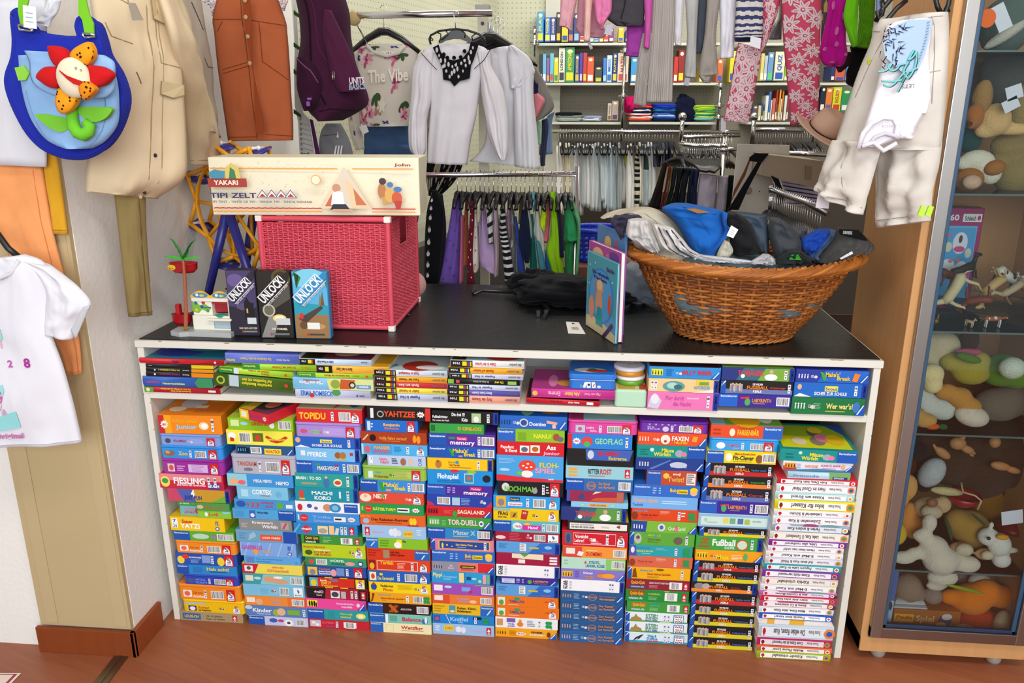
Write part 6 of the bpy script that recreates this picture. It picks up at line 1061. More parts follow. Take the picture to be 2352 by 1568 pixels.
for k in range(96):
 a0_=k/50
 for lay in(0,1):
  if k%3==0 and lay:continue
  pts=[]
  for t in range(9):
   u_=(k/96)+t*.0105;sw=math.sin(PI*t/8);q=WS(u_,1,.012+.02*sw if lay==0 else .02-.004*sw);z=.03*(t/8)*(1 if lay==0 else-1)+(-.014 if lay==0 else .016)
   pts.append(q+Vector((0,0,z+.006)))
  b.tube(pts,.0052,6,random.Random(k*2+lay).choice(('b46c2a','a05c20','bc7632','94541e')),cap=False)
b.build('braided_rim',parent=root,origin=ro)
b=MB('wicker','b87030')
for k in range(40):
 pts=[WS(k/40+t*.012,0,.006+.006*math.sin(PI*t/4))+Vector((0,0,-.004+.014*(t/4)))for t in range(5)];b.tube(pts,.0038,5,cap=False)
b.build('braided_foot',parent=root,origin=ro)
b=MB('wicker','70401c');b.lathe((bc.x,bc.y,ZC+.008),[(.001,0),(1,0),(1,.006),(.001,.006)],30,sx=RBX,sy=RBY);b.build('base',parent=root,origin=ro)
zt3=ZC+HB

b=MB('cloth','5a6a74');crumple(b,(bc.x+(cxr-bc.x)*.6,bc.y,ZC+HB*.62),(RTX*.7,RTY*.72,HB*.42),'5a7078',4,.1,sq=.8);thing(b.build('clothes_pile'),'grey-blue clothes filling the inside of the wicker basket','clothes')['kind']='stuff'
S23=lambda r:r
def bc_item(name,label,cat,col,rows,dY,th=.05,fold=(3,.012),seed=1,m='cloth',cf=None,extra=None):
 fold=(fold[0],fold[1]*1.7)
 return garment(name,label,cat,rows,bc.y+dY,None,23,col,m,'clothes in the wicker basket',th,fold,seed,cf,extra)
def jag(mb,Ss):
 S=Ss[0];stitch(mb,S,[(.1,.12),(.9,.12)],'a8a090');stitch(mb,S,[(.25,.1),(.3,.8)],'a8a090');stitch(mb,S,[(.7,.1),(.72,.8)],'a8a090')
bc_item('beige_trousers','pale beige cotton trousers at the left of the wicker basket','trousers','c2baa8',[[(190,260,330,230),(250,230,560,180),(330,300,740,290),(380,430,840,460),(420,540,880,580)]],.06,.06,extra=jag)
bc_item('navy_garment','dark navy folded garment on the beige trousers','clothes','3c3a4c',[[(300,240,480,235),(265,290,510,280),(300,340,420,380),(340,420,440,430)]],.0,.035)
bc_item('grey_shirt','light grey crumpled shirt hanging over the basket rim','shirt','c4c2c0',[[(400,275,560,270),(385,380,600,380),(430,430,620,430),(560,510,640,505)]],-.09,.035,(5,.012))
def pip(mb,Ss):
 for k in(.2,.5,.8):stitch(mb,Ss[0],[(k,.05),(k+.05,.95)],'3a3f48',r=.0022)
bc_item('white_striped_top','white top with thin dark piping on the basket rim','shirt','d6d4d2',[[(590,310,740,340),(620,400,820,430),(660,480,880,500),(760,530,1000,560)]],-.12,.035,(5,.013),3,extra=pip)
def blp(mb,Ss):
 S=Ss[0];patch(mb,S,[(.52,.07),(.78,.07),(.78,.18),(.53,.2)],'9c6c34',.014);stitch(mb,S,[(.03,.2),(.97,.24)],'1450a0');stitch(mb,S,[(.05,.3),(.5,.33),(.55,.6)],'1450a0')
 stitch(mb,S,[(.86,.0),(.9,.9)],'1450a0')
bc_item('blue_jeans','bright blue trousers with a brown leather patch in the basket','trousers','1f62b4',[[(690,170,860,155),(655,195,1110,210),(740,280,1130,290),(800,370,1150,370),(850,470,1090,480),(900,550,1030,555)]],.0,.06,(2,.008),extra=blp)
bc_item('cobalt_cuff','bright blue folded trouser leg edge right of the leather patch','trousers','2468bc',[[(1100,210,1145,225),(1110,300,1140,310),(1120,370,1180,350),(1050,470,1090,470),(990,550,1050,550)]],-.05,.02,(2,.006))
bc_item('black_shorts','black folded shorts in the middle of the wicker basket','shorts','1f1f21',[[(1150,225,1210,220),(1120,290,1300,280),(1160,420,1370,430),(1190,540,1400,500)]],-.03,.05,(2,.008))
bc_item('slate_jeans','slate blue folded jeans behind the black shorts','jeans','4a5666',[[(1140,215,1440,240),(1300,320,1450,320),(1350,500,1460,520)]],.06,.04,(2,.008),m='denim')
bc_item('dark_grey_trousers','dark grey folded trousers right of centre in the basket','trousers','474a50',[[(1470,270,1540,265),(1450,330,1640,340),(1470,450,1700,450),(1500,560,1690,540)]],.0,.05,(2,.01))
bc_item('grey_sweatshirt','mid grey sweatshirt behind the royal blue piece','shirt','55585f',[[(1540,330,1740,340),(1560,420,1740,400),(1600,500,1700,500)]],.07,.04)
bc_item('royal_blue_top','royal blue top sticking out near the right of the basket','shirt','2450b8',[[(1800,360,1910,345),(1710,410,1900,400),(1700,470,1840,470),(1720,520,1800,520)]],.0,.035,(4,.012))
bc_item('light_denim','washed blue denim piece at the right edge of the basket','jeans','6a80a0',[[(1900,350,1960,355),(1840,440,1930,440),(1740,530,1860,540),(1790,590,1850,590)]],.03,.035,m='denim')
cap_,_=bc_item('grey_knit_cap','grey knitted cap with dark lining at the right end of the basket','cap','62625f',[[(1970,345,2120,350),(1940,420,2240,470),(1880,500,2180,530),(1810,590,2150,560)]],-.02,.07,(6,.008),m='fur')
li_,_=bc_item('cap_lining','black lining with white letters inside the grey cap','cap','1c1c1e',[[(1985,345,2130,350),(1990,385,2200,430),(2060,400,2160,425)]],-.1,.01,(2,.003),extra=lambda mb,Ss:mb.text('DRIVERS',Ss[0](.1,.35,.004),Vector((1,0,-.05)),Vector((0,0,1)),.025,.008,'d0d0d0'))
li_.parent=cap_;li_.location=Vector(li_['_o'])-Vector(cap_['_o']);li_.name='lining'
for k_ in('category','group'):del li_[k_]
bc_item('white_ribbed_sock','cream ribbed cuff below the black shorts','sock','b8b4a4',[[(1120,430,1160,440),(1080,500,1190,510),(1060,560,1150,565)]],-.09,.02,(8,.004))
bc_item('grey_tee_front','pale grey fabric at the front rim of the basket','shirt','b4b4b8',[[(1400,540,1460,535),(1330,580,1500,570),(1300,600,1510,610)]],-.13,.02,(6,.008))
bc_item('dark_green_top','dark top with green print at the front right rim','shirt','262a2e',[[(1600,510,1680,505),(1520,560,1770,560),(1500,605,1780,610)]],-.12,.03,(6,.01),extra=lambda mb,Ss:patch(mb,Ss[0],[(.3,.2),(.6,.15),(.62,.5),(.3,.55)],'3c9a30',.004))
bc_item('rolled_socks','white and grey rolled trim along the front rim','socks','c8c8cc',[[(900,535,960,540),(880,560,1310,580),(960,580,1320,600)]],-.14,.02,(14,.008))
tag(23,[(1175,318),(1228,350),(1190,415),(1140,395)],bc.y-.11,'small white price tag beside the blue trousers in the basket');tag(23,[(2080,512),(2090,530),(2000,575),(1990,565)],bc.y-.13,'small white price tag on the grey cap')
# = garments and bags hanging at the left
Y0=PY-.05
garment('white_shirt','white cloth piece hanging behind the blue flower bag at the far left','shirt',[[(-60,0,420,0),(-60,700,430,700),(-60,1480,422,1502)]],Y0,None,11,'d9dae0',th=.012,fold=(1,.004))
garment('orange_trousers','light orange trousers hanging at the far left behind the white T-shirt','trousers',[[(-60,60,215,95),(-60,300,265,400),(20,480,310,590),(120,700,365,800),(290,980,400,980),(340,1128,410,1126)]],Y0+.025,None,12,'f0a066',th=.012,fold=(2,.005),m='denim',extra=lambda mb,Ss:(stitch(mb,Ss[0],[(.86,.02),(.86,.97)],'d88a54'),stitch(mb,Ss[0],[(.05,.97),(.95,.97)],'d88a54')))
garment('yellow_trousers','mustard yellow trouser leg between the flower bag and the orange trousers','trousers',[[(205,0,280,0),(235,200,310,200),(272,425,340,430)]],Y0+.03,None,12,'d8a02a',th=.012,fold=(1,.004),extra=lambda mb,Ss:stitch(mb,Ss[0],[(.05,.93),(.95,.93)],'a87818'))
garment('white_scarf','white twisted cloth strip hanging between the bag straps','scarf',[[(440,0,555,0),(390,120,520,110),(330,190,470,180),(345,215,450,245)]],Y0-.03,None,11,'dcdce2',th=.012,fold=(1,.006))

def tshirt(mb,Ss):
 S=Ss[0]
 for k in range(26):
  rg=random.Random(k);u,v=rg.uniform(.14,.34),rg.uniform(.42,.8);patch(mb,S,[(u+.03*math.cos(t)*rg.uniform(.5,1),v+.025*math.sin(t))for t in range(6)],rg.choice(('e4b8cc','d8a0c0','e8c8d8','c060a8','9cd8dc')),.002)
 patch(mb,S,[(.2,.8),(.46,.77),(.46,.86),(.22,.87)],'98dce0',.003);patch(mb,S,[(.3,.42),(.36,.4),(.37,.45),(.31,.46)],'98dce0',.003)
 for t,u,h,c in(('2',.4,.018,'c85ab0'),('8',.6,.024,'b03a98')):mb.text(t,S(u,.585,.003),Vector((1,0,0)),Vector((0,0,1)),None,h,c)
 mb.text('Original',S(.16,.915,.004),Vector((1,0,.08)).normalized(),Vector((0,0,1)),.085,.014,'c070a8')
 stitch(mb,S,[(.02,.975),(.98,.975)],'b8b8c4')
YT2=PY-.13
tee_,_=garment('white_tshirt','white T-shirt with pink print and number 8 at the far left','T-shirt',[[(-90,560,130,530),(-100,640,240,600),(-100,900,250,880),(-100,1100,320,1100),(-100,1350,375,1300),(-60,1490,412,1470)],[(60,540,260,590),(160,600,340,650),(230,700,400,700),(225,800,455,778),(225,880,405,860),(230,930,365,955)]],YT2,None,12,'e4e4ec',th=.02,fold=(2,.008),extra=tshirt)
b=MB('cloth','c4c6cc');S_=loft(b,[(355,905,380,955),(415,795,450,790)],YT2-.012,None,.004,(1,.001),3,None,None,12);b.tube([at(*sp(12,x,y),YT2-.02)for x,y in((-70,640),(0,650),(60,625),(95,560))],.006,6,'d8d8e0');b.build('trim',parent=tee_,origin=tuple(tee_['_o']))
b=MB('plastic','141416');b.tube([at(*sp(12,x,y),YT2+.005)for x,y in((-90,400),(-10,430),(40,500),(95,545))],.008,8);thing(b.build('clothes_hanger'),'black plastic hanger holding the white T-shirt','clothes hanger')
# ---- blue flower bag
YB2=PY-.12;A11=lambda x,y,Y=None:at(*sp(11,x,y),YB2 if Y is None else Y)
o0=A11(600,1400,YB2);root=empty('flower_bag',tuple(o0));thing(root,'blue child bag with a smiling cloth flower and green straps','bag');ro=tuple(o0)
ol=[(125,150),(150,108),(178,112),(200,235),(330,270),(372,322),(700,356),(705,240),(735,168),(845,200),(905,350),(945,490),(1040,640),(1100,800),(1112,930),(1075,1080),(1010,1220),(920,1330),(800,1395),(690,1410),(560,1395),(420,1340),(320,1260),(235,1150),(150,990),(95,850),(72,740),(85,650),(130,520),(142,350)]
ol=smooth(ol,3);b=MB('cloth','2430a0');b.slab([A11(x,y)for x,y in ol],(0,.035,0));b.tube([A11(x,y,YB2+.012)for x,y in ol+ol[:1]],.0085,8)
b.build('bag_back',parent=root,origin=ro)
b=MB('cloth','8cb4e0');PS=loft(b,[(165,500,960,505),(180,700,1050,700),(225,930,1075,930),(300,1110,1060,1120),(430,1260,950,1270),(600,1335,830,1335)],YB2-.012,None,.035,(1,.003),4,None,None,11,nu=28);stitch(b,PS,[(.1,.3),(.12,.9),(.3,.97)],'7098c8');stitch(b,PS,[(.9,.2),(.9,.9),(.7,.97)],'7098c8');b.build('front_pocket',parent=root,origin=ro)
b=MB('cloth','90b8e4');PS=loft(b,[(215,455,940,495),(262,560,1030,560),(272,690,1040,690),(330,780,1035,800),(480,860,970,870),(600,880,900,888)],YB2-.05,None,.014,(1,.003),7,None,None,11,nu=28);b.build('flap',parent=root,origin=ro)
F=YB2-.085
def petal(pts,c,dots=False,nm='petal'):
 pts=smooth(pts,4);b=MB('cloth',c);cx=sum(p[0]for p in pts)/len(pts);cy=sum(p[1]for p in pts)/len(pts);P=[A11(x,y,F+.006)for x,y in pts];P2=[A11(cx+(x-cx)*.8,cy+(y-cy)*.8,F-.004)for x,y in pts];C=A11(cx,cy,F-.002);n=len(P)
 i0=[b.V(p)for p in P];i1=[b.V(p)for p in P2];ic=b.V(C);B=[b.V(p+Vector((0,.012,0)))for p in P]
 for k in range(n):j=(k+1)%n;b.F((i0[k],i0[j],i1[j],i1[k]),None,None,True);b.F((i1[k],i1[j],ic),None,None,True);b.F((B[k],B[j],i0[j],i0[k]))
 b.F(B)
 if dots:
  rg=random.Random(int(cx))
  for k in range(10):
   j=rg.randrange(n);t=rg.uniform(.35,.8);q=C.lerp(P2[j],t)if k%2 else P2[j].lerp(P[j],.4);b.ell(q+Vector((0,-.001,0)),(.0024,.0012,.0024),'2a1810',n=6,k=4)
 b.build(nm,parent=root,origin=ro)
petal([(425,430),(440,412),(520,415),(590,450),(625,520),(600,570),(515,605),(450,530)],'c41c20');petal([(320,690),(370,620),(440,597),(520,615),(530,700),(520,790),(440,785),(370,740)],'c41c20')
petal([(785,600),(850,590),(930,605),(1020,670),(960,750),(880,780),(810,770)],'c41c20');petal([(625,515),(660,440),(785,375),(830,410),(850,480),(830,540),(780,590),(700,560)],'f09c20',True)
petal([(540,790),(690,870),(680,940),(620,1010),(545,1020),(500,950),(500,860)],'f09c20',True)
b=MB('cloth','e8dcc0');c=A11(665,700,F);r_=abs(A11(820,700,F).x-c.x);b.ell(c,(r_*.98,.02,r_*1.08),n=24,k=14)
mth=[(525,632),(600,680),(680,712),(740,738),(730,775),(660,755),(600,710)];b.slab([A11(x,y,F-.0215)for x,y in mth],(0,.008,0),'c02420')
for x,y in((683,615),(728,633)):
 b.tube([A11(x+9*math.cos(t),y+9*math.sin(t),F-.0195)for t in(0,1,2,3,4,5,6.28)],.0006,4,'40342c',cap=False)
b.build('flower_face',parent=root,origin=ro)
F0=F;F=F-.02;petal([(705,770),(750,733),(800,740),(862,800),(820,860),(760,902),(720,850)],'e88c1c',True,'nose_petal');F=F0
b=MB('cloth','6cc030');b.tube([A11(x,y,YB2-.055)for x,y in((655,975),(650,1060),(665,1140),(700,1195),(750,1215),(800,1180),(810,1130),(775,1105),(750,1120))],[.011,.013,.0145,.015,.015,.014,.012,.01,.006],10);b.build('stem',parent=root,origin=ro)
for p in([(315,1030),(440,1035),(560,1055),(635,1075),(620,1150),(560,1188),(480,1170),(390,1110)],[(680,970),(830,962),(1000,972),(975,1040),(910,1085),(830,1098),(740,1050)]):b=MB('cloth','74bc38');b.slab([A11(x,y,YB2-.05)for x,y in smooth(p)],(0,.012,0));b.build('leaf',parent=root,origin=ro)
b=MB('cloth','8cc848');b.slab([A11(x,y,YB2-.04)for x,y in((130,610),(175,600),(215,590),(262,660),(230,720),(165,725))],(0,.01,0));b.build('side_leaf',parent=root,origin=ro)
for p in([(165,-20),(262,-20),(240,60),(205,150),(240,240),(185,235),(160,100)],[(705,-20),(770,-20),(800,120),(840,210),(845,310),(760,300),(740,180),(705,130)]):b=MB('cloth','78c02c');b.slab([A11(x,y,YB2-.01)for x,y in p],(0,.004,0));b.build('strap',parent=root,origin=ro)
for p in([(165,230),(180,222),(290,262),(298,272),(270,280),(175,265)],[(748,300),(852,312),(855,330),(765,338),(745,318)]):b=MB('chrome','c8c4b8');b.tube([A11(x,y,YB2-.014)for x,y in p+p[:1]],.0028,6);b.build('strap_ring',parent=root,origin=ro)
tag(11,[(205,45),(322,62),(330,260),(212,245)],YB2-.03,'white handwritten price tag on the strap of the flower bag','e8e8f0')
# ---- jacket, trousers, dungarees
def jacket(mb,Ss):
 S,S2=Ss[0],Ss[1];st='a8946c'
 stitch(mb,S,[(.56,.0),(.57,.45),(.6,.97)],st,.0014);stitch(mb,S,[(.7,.0),(.7,.5),(.72,.97)],st)
 for(a,b_,c,d,k)in((.62,.02,.96,.11,.15),(.66,.355,.98,.41,.1)):
  patch(mb,S,[(a,b_),(d*0+c,b_+.01),(c,d),((a+c)/2,d+.012),(a,d-.003)],'cdbb93',.006);stitch(mb,S,[(a,b_),(a,d-.003),((a+c)/2,d+.012),(c,d),(c,b_)],'9a8862',.0013,.0065)
 stitch(mb,S,[(.66,.11),(.67,.28),(.95,.285)],st,.0013);stitch(mb,S,[(.1,.14),(.13,.2),(.36,.22)],st,.0015);stitch(mb,S,[(.08,0),(.35,.06),(.34,.0)],st,.0015);stitch(mb,S,[(.35,.33),(.42,.37)],'8a7850',.0016)
 for u,v in((.63,.61),(.66,.82)):p=S(u,v,.003);mb.ell(p,(.0055,.002,.0055),'3a3040',n=10,k=6)
 p=S(.66,.975,.003);mb.ell(p,(.006,.002,.006),'c8b890',n=10,k=6)
 stitch(mb,S,[(.02,.955),(.98,.955)],st,.0018)
 stitch(mb,S2,[(.0,.93),(1,.93)],st,.002)
YJ=PY+.04
jk_,_=garment('beige_jacket','beige field jacket with flap pockets hanging on the left wall','jacket',[[(800,-60,1530,-60),(840,200,1600,300),(900,500,1640,620),(850,900,1660,900),(800,1300,1680,1300),(772,1620,1660,1600),(775,1715,1440,1770),(790,1725,1420,1785)],[(1440,-60,1570,-60,.08),(1560,350,1690,350,.1),(1640,700,1790,700,.2),(1670,1000,1890,1000,.32),(1700,1300,1965,1290,.42),(1720,1490,1990,1480,.46)]],YJ-.02,YJ+.16,11,'dcc8a6',th=.03,fold=(2,.012),seed=5,extra=jacket)
b=MB('cloth','9c9080');b.slab([A11(x,y,YJ-.05)for x,y in((1150,20),(1215,30),(1285,180),(1190,182))],(0,.003,0));b.build('cloth_tag',parent=jk_,origin=tuple(jk_['_o']))
garment('olive_trousers','narrow olive brown trouser leg hanging below the beige jacket','trousers',[[(568,215,728,215),(590,400,732,400),(612,600,745,600),(640,842,762,832)]],YJ+.06,YJ+.12,12,'8e7c50',th=.018,fold=(1,.007),extra=lambda mb,Ss:(stitch(mb,Ss[0],[(.7,0),(.72,.97)],'6a5a34',.0016),stitch(mb,Ss[0],[(.03,.96),(.97,.96)],'6a5a34')))
garment('beige_shorts','beige rolled trouser leg hanging right of the olive leg','trousers',[[(760,255,885,250),(775,330,885,340),(785,425,885,410)]],.3,.42,12,'b8ab8e',th=.015,fold=(1,.004))
garment('grey_trousers','grey-beige trousers with zip pocket between the jacket and the dungarees','trousers',[[(1500,-60,1790,-60),(1640,300,1840,250),(1740,520,1885,520),(1800,850,1900,850),(1850,1060,1930,1060),(1890,1180,1945,1260)]],.3,.52,11,'b4a898',th=.02,fold=(2,.007),extra=lambda mb,Ss:(stitch(mb,Ss[0],[(.5,.06),(.6,.2)],'4a4448',.002),stitch(mb,Ss[0],[(.35,.4),(.45,.45),(.95,.46)],'6a6058',.0016)))
def dung(mb,Ss):
 S=Ss[0];st='7c3c20';A=lambda x,y:at(*sp(14,x,y),.545)
 mb.slab([A(x,y)for x,y in((375,-20),(445,-20),(460,240),(475,640),(560,1080),(575,1190),(500,1195),(480,700),(400,230))],(0,.003,0),'8a4022')
 for x,y in((405,5),(412,155),(430,330),(448,570)):mb.ell(A(x,y)-Vector((0,.003,0)),(.0075,.003,.0075),'b0986c',n=10,k=6)
 for q in([(.02,.175),(.4,.17)],[(.48,.17),(.98,.225)],[(.15,.2),(.06,.32)],[(.64,.2),(.64,.5),(.97,.59)],[(.08,.54),(.45,.5)],[(.08,.56),(.45,.52)],[(.4,.0),(.44,.5),(.46,.97)],[(.02,.95),(.45,.95)],[(.6,.93),(.98,.95)]):stitch(mb,S,q,st,.0016)
garment('terracotta_dungarees','terracotta button-front pinafore dress hanging on the left wall','dress',[[(155,-40,690,-40),(110,170,770,190),(125,300,785,300),(150,560,805,560),(190,850,820,850),(225,1100,836,1080),(250,1270,838,1262)]],.6,.66,14,'a85a38',th=.03,fold=(2,.01),extra=dung)
for nm,rows in(('left',[(-60,-40,160,-40),(30,20,155,20),(100,80,150,90),(110,140,130,150)]),('right',[(690,-40,800,-40),(710,20,790,15),(735,60,770,60),(745,95,755,98)])):
 garment('patterned_blouse',f'white blouse with pink and blue pattern at the {nm} armhole of the pinafore','blouse',[rows],.64,None,14,'d8d4d4',th=.012,cf=lambda u,v,f:('d8d4d4','d89088','3a7898','e0dcd8','c8c0c8')[int(5*abs(noise.noise(Vector((u*3,v*4,7))))*2.2)%5])
# ---- rucksack, gym bag, wall calendar
b=MB('paper','dcdce0')
C=lambda x,y,Y=1.02:at(*sp(14,x,y),Y)
b.slab([C(*p)for p in((832,0),(850,400),(845,700),(850,950),(880,1100),(895,1410),(1025,1410),(985,1080),(925,1010),(900,700),(880,400),(860,0))],(0,.003,0),'c8ccc8')
for y in(90,380,620,980):b.slab([C(840,y,1.015),C(905,y+50,1.015),C(905,y+80,1.015),C(840,y+40,1.015)],(0,.002,0),'2a4a1c')
for k in range(7):b.slab([C(893+k*2,1100+k*45,1.015),C(985+k*6,1130+k*45,1.015),C(985+k*6,1133+k*45,1.015),C(893+k*2,1103+k*45,1.015)],(0,.001,0),'888');b.text('0',C(893+k*2,1085+k*45,1.014),Vector((1,0,0)),Vector((0,0,1)),.008,.01,'667')
b.text('April',C(905,1400,1.014),Vector((1,0,0)),Vector((0,0,1)),.035,.012,'333');thing(b.build('wall_calendar'),'tall narrow paper calendar strip hanging beside the plum rucksack','calendar')
o0=C(1180,1090,.9);root=empty('rucksack',tuple(o0));thing(root,'plum purple rucksack hanging at the top left of the opening','rucksack');ro=tuple(o0)
b=MB('cloth','3c1830');S_=loft(b,[(860,-60,1290,-60),(900,100,1340,120),(920,350,1355,330),(890,550,1395,540),(885,720,1450,700),(905,860,1515,870),(960,960,1490,960),(1020,1030,1380,1030),(1110,1090,1260,1085)],.9,None,.13,(1,.012),3,None,None,14,nu=28)
stitch(b,S_,[(.35,.0),(.42,.3),(.45,.55),(.5,.72)],'1a0c14',.004);stitch(b,S_,[(.5,.05),(.55,.3),(.75,.45)],'50203c',.003);stitch(b,S_,[(.4,.82),(.6,.78),(.97,.8)],'24101c',.003);b.build('body',parent=root,origin=ro)
b=MB('cloth','4a1e3a');loft(b,[(1120,90,1180,95),(1100,300,1280,300),(1140,500,1370,500),(1180,700,1440,690),(1250,830,1480,820)],.78,None,.03,(1,.006),9,None,None,14);b.build('front_pocket',parent=root,origin=ro)
b=MB('cloth','34142a');S2=loft(b,[(880,525,960,520),(872,650,1060,600),(875,800,1105,740),(910,920,1080,900),(945,1000,1010,980)],.77,None,.045,(1,.006),9,None,None,14);stitch(b,S2,[(.3,.02),(.75,.3),(.9,.5)],'7a5a60',.002);b.build('side_pocket',parent=root,origin=ro)
b=MB('cloth','5a2c6c');b.slab([C(x,y,.8)for x,y in((985,0),(1020,0),(1045,250),(1060,420),(1030,330))],(0,.008,0));b.build('strap',parent=root,origin=ro);b=MB('cloth','4c2458');b.slab([C(x,y,.98)for x,y in((985,1070),(1010,1080),(1078,1405),(1040,1405))],(0,.006,0));b.build('strap',parent=root,origin=ro)
b=MB('plastic','7a4a98');b.box(tuple(C(968,900,.7)),tuple(C(1000,878,.695)),bev=.001);b.box(tuple(C(962,955,.7)),tuple(C(985,912,.695)),bev=.001);b.build('zip_puller',parent=root,origin=ro)
b=MB('chrome','c0b8b8')
for x in(1190,1205):b.tube([C(x,640,.71),C(x,720,.7)],.002,5)
b.build('zip',parent=root,origin=ro);b=MB('print','d0c8d0');b.text('UNITS',C(1340,755,.7),Vector((1,0,.05)).normalized(),Vector((0,0,1)),.055,.02,'c8bcc8');b.text('BASICS',C(1340,808,.7),Vector((1,0,.05)).normalized(),Vector((0,0,1)),.06,.018,'8a9cb0');b.build('lettering',parent=root,origin=ro)
def gym(mb,Ss):
 for k in range(3):
  q=[C(1200+k*26,1405,1.02),C(1218+k*26,1310,1.02),C(1230+k*26,1310,1.02),C(1216+k*26,1405,1.02)];mb.poly(q,'e0e0e4')
 mb.poly([C(1225,1235,1.02),C(1238,1180,1.02),C(1248,1240,1.02)],'d0d0d4')
 stitch(mb,Ss[0],[(.2,.35),(.8,.33)],'55565c',.002)
garment('gym_bag','grey drawstring gym bag with three white stripes below the rucksack','bag',[[(1140,1110,1260,1110),(1090,1180,1300,1170),(1070,1300,1350,1280),(1085,1450,1380,1420),(1090,1550,1385,1540)]],1.1,None,14,'7c7d82',th=.05,fold=(2,.01),extra=gym)
# ---- rail with sweater, blouse and white shirts
YR_=1.32;rail('clothes_rail','chrome clothes rail across the upper left carrying the blouse',at(805,36,YR_),at(1131,30,YR_),.014)
b=MB('wood','b8a070');b.ell(at(813,42,YR_),(.03,.02,.03));thing(b.build('rail_bracket'),'small beige bracket at the left end of the upper rail','bracket')
b=MB('chrome','ccc');b.tube([at(822,60,YR_+.02),at(843,100,1.5)],.004,6);thing(b.build('rail_stay'),'thin metal stay below the left end of the upper rail','bracket')
b=MB('paint','cfcab4');p0=at(1108,25,YR_+.12);b.box((p0.x-.021,p0.y,0),(p0.x+.021,p0.y+.04,p0.z),bev=.003);b.box((p0.x-.03,p0.y-.01,p0.z),(p0.x+.03,p0.y+.05,p0.z+.025),'99978c',bev=.003);b.tube([(p0.x,p0.y-.003,p0.z-.05),(p0.x,p0.y+.01,p0.z-.05)],.008,10,'334');thing(b.build('rail_post'),'cream upright post carrying the upper rail behind the blouse','post')
def floral(mb,S,spots,rs=.1):
 for i,(u,v,k)in enumerate(spots):
  rg=random.Random(i)
  if k=='f':
   for t in range(9):a=t*.7;q=rs*rg.uniform(.35,.9);patch(mb,S,petalpoly(u+.3*q*math.cos(a),v+.3*q*math.sin(a),a,q,q*.8),rg.choice(('d88098','c06080','e0a8b8','a84870')),.002+t*.0003)
   patch(mb,S,[(u+rs*.25*math.cos(t),v+rs*.2*math.sin(t))for t in range(6)],'8a3860',.006)
  elif k=='l':
   for a in(.3,1.2,2.2):patch(mb,S,petalpoly(u,v,a,rs*1.1,rs),'3c5434',.0025)
  elif k=='b':
   for a in(.4,2.7,-.5,-2.6):patch(mb,S,petalpoly(u,v,a,rs*.7,rs*.6),'34407c',.003)
  else:
   for a in(.4,2.7,-.5,-2.6):patch(mb,S,petalpoly(u,v,a,rs*.75,rs*.6),'a87868',.003)
def sweater(mb,Ss):
 floral(mb,Ss[0],[(.06,.08,'f'),(.12,.22,'f'),(.3,.14,'l'),(.66,.15,'b'),(.95,.12,'f'),(.05,.36,'b'),(.22,.38,'f'),(.6,.33,'f'),(.68,.36,'f'),(.76,.3,'l'),(.7,.52,'f'),(.35,.6,'l'),(.2,.66,'f'),(.12,.8,'f'),(.42,.73,'m'),(.26,.74,'f'),(.55,.86,'b'),(.3,.88,'l'),(.22,.95,'f'),(.9,.78,'f'),(.88,.66,'l')])
 S=Ss[0];patch(mb,S,[(.5+.1*math.cos(PI/2+k*PI/5)*(1 if k%2==0 else .42),.68-.08*math.sin(PI/2+k*PI/5)*(1 if k%2==0 else .42))for k in range(10)],'d8d0bc',.007)
 mb.text('GO WITH',S(.3,.32,.022),Vector((1,0,.0)),Vector((0,0,1)),.11,.014,'e4e0da');mb.text('The Vibe',S(.25,.53,.026),Vector((1,0,.06)).normalized(),Vector((0,0,1)),.18,.05,'e8e0d4')
 floral(mb,Ss[1],[(.5,.1,'f'),(.4,.5,'m'),(.5,.75,'b')],.12)
def ringneck(mb,pts,Y,s,c,r=.008):mb.tube([at(*sp(s,x,y),Y)for x,y in pts],r,6,c)
YS=1.5
garment('floral_sweatshirt','pale sweatshirt printed with pink flowers, butterflies and white lettering','sweatshirt',[[(1500,400,1850,400),(1400,440,1960,445),(1390,560,1950,560),(1425,850,1900,850),(1430,1080,1880,1060),(1500,1140,1870,1135)],[(1370,500,1440,440),(1320,800,1420,800),(1330,1060,1440,1060),(1350,1200,1460,1190),(1400,1350,1480,1340)]],YS,None,14,'cdc6ba',th=.03,fold=(2,.008),extra=lambda mb,Ss:(sweater(mb,Ss),ringneck(mb,((1500,410),(1560,470),(1680,505),(1790,475),(1840,410)),YS-.045,14,'c8c2b8')))
hanger('black plastic hanger holding the floral sweatshirt',at(*sp(14,1655,285),YS-.01),w_=.31,drop=.085,hook=.12,r=.012)
garment('blue_jeans','blue jeans hanging below the floral sweatshirt','jeans',[[(1470,1110,1880,1110),(1475,1250,1890,1250),(1470,1420,1960,1420)],[(1480,1300,1700,1300),(1490,1700,1690,1700),(1500,2100,1690,2100)],[(1700,1300,1960,1300),(1740,1700,1990,1700),(1760,2000,1960,2000)]],YS+.1,None,14,'3c5478',m='denim',th=.04,fold=(2,.012))
tag(14,[(1430,1140),(1492,1122),(1518,1185),(1462,1212)],YS-.06,'white price tag at the hem of the floral sweatshirt','d8d8d8',False)
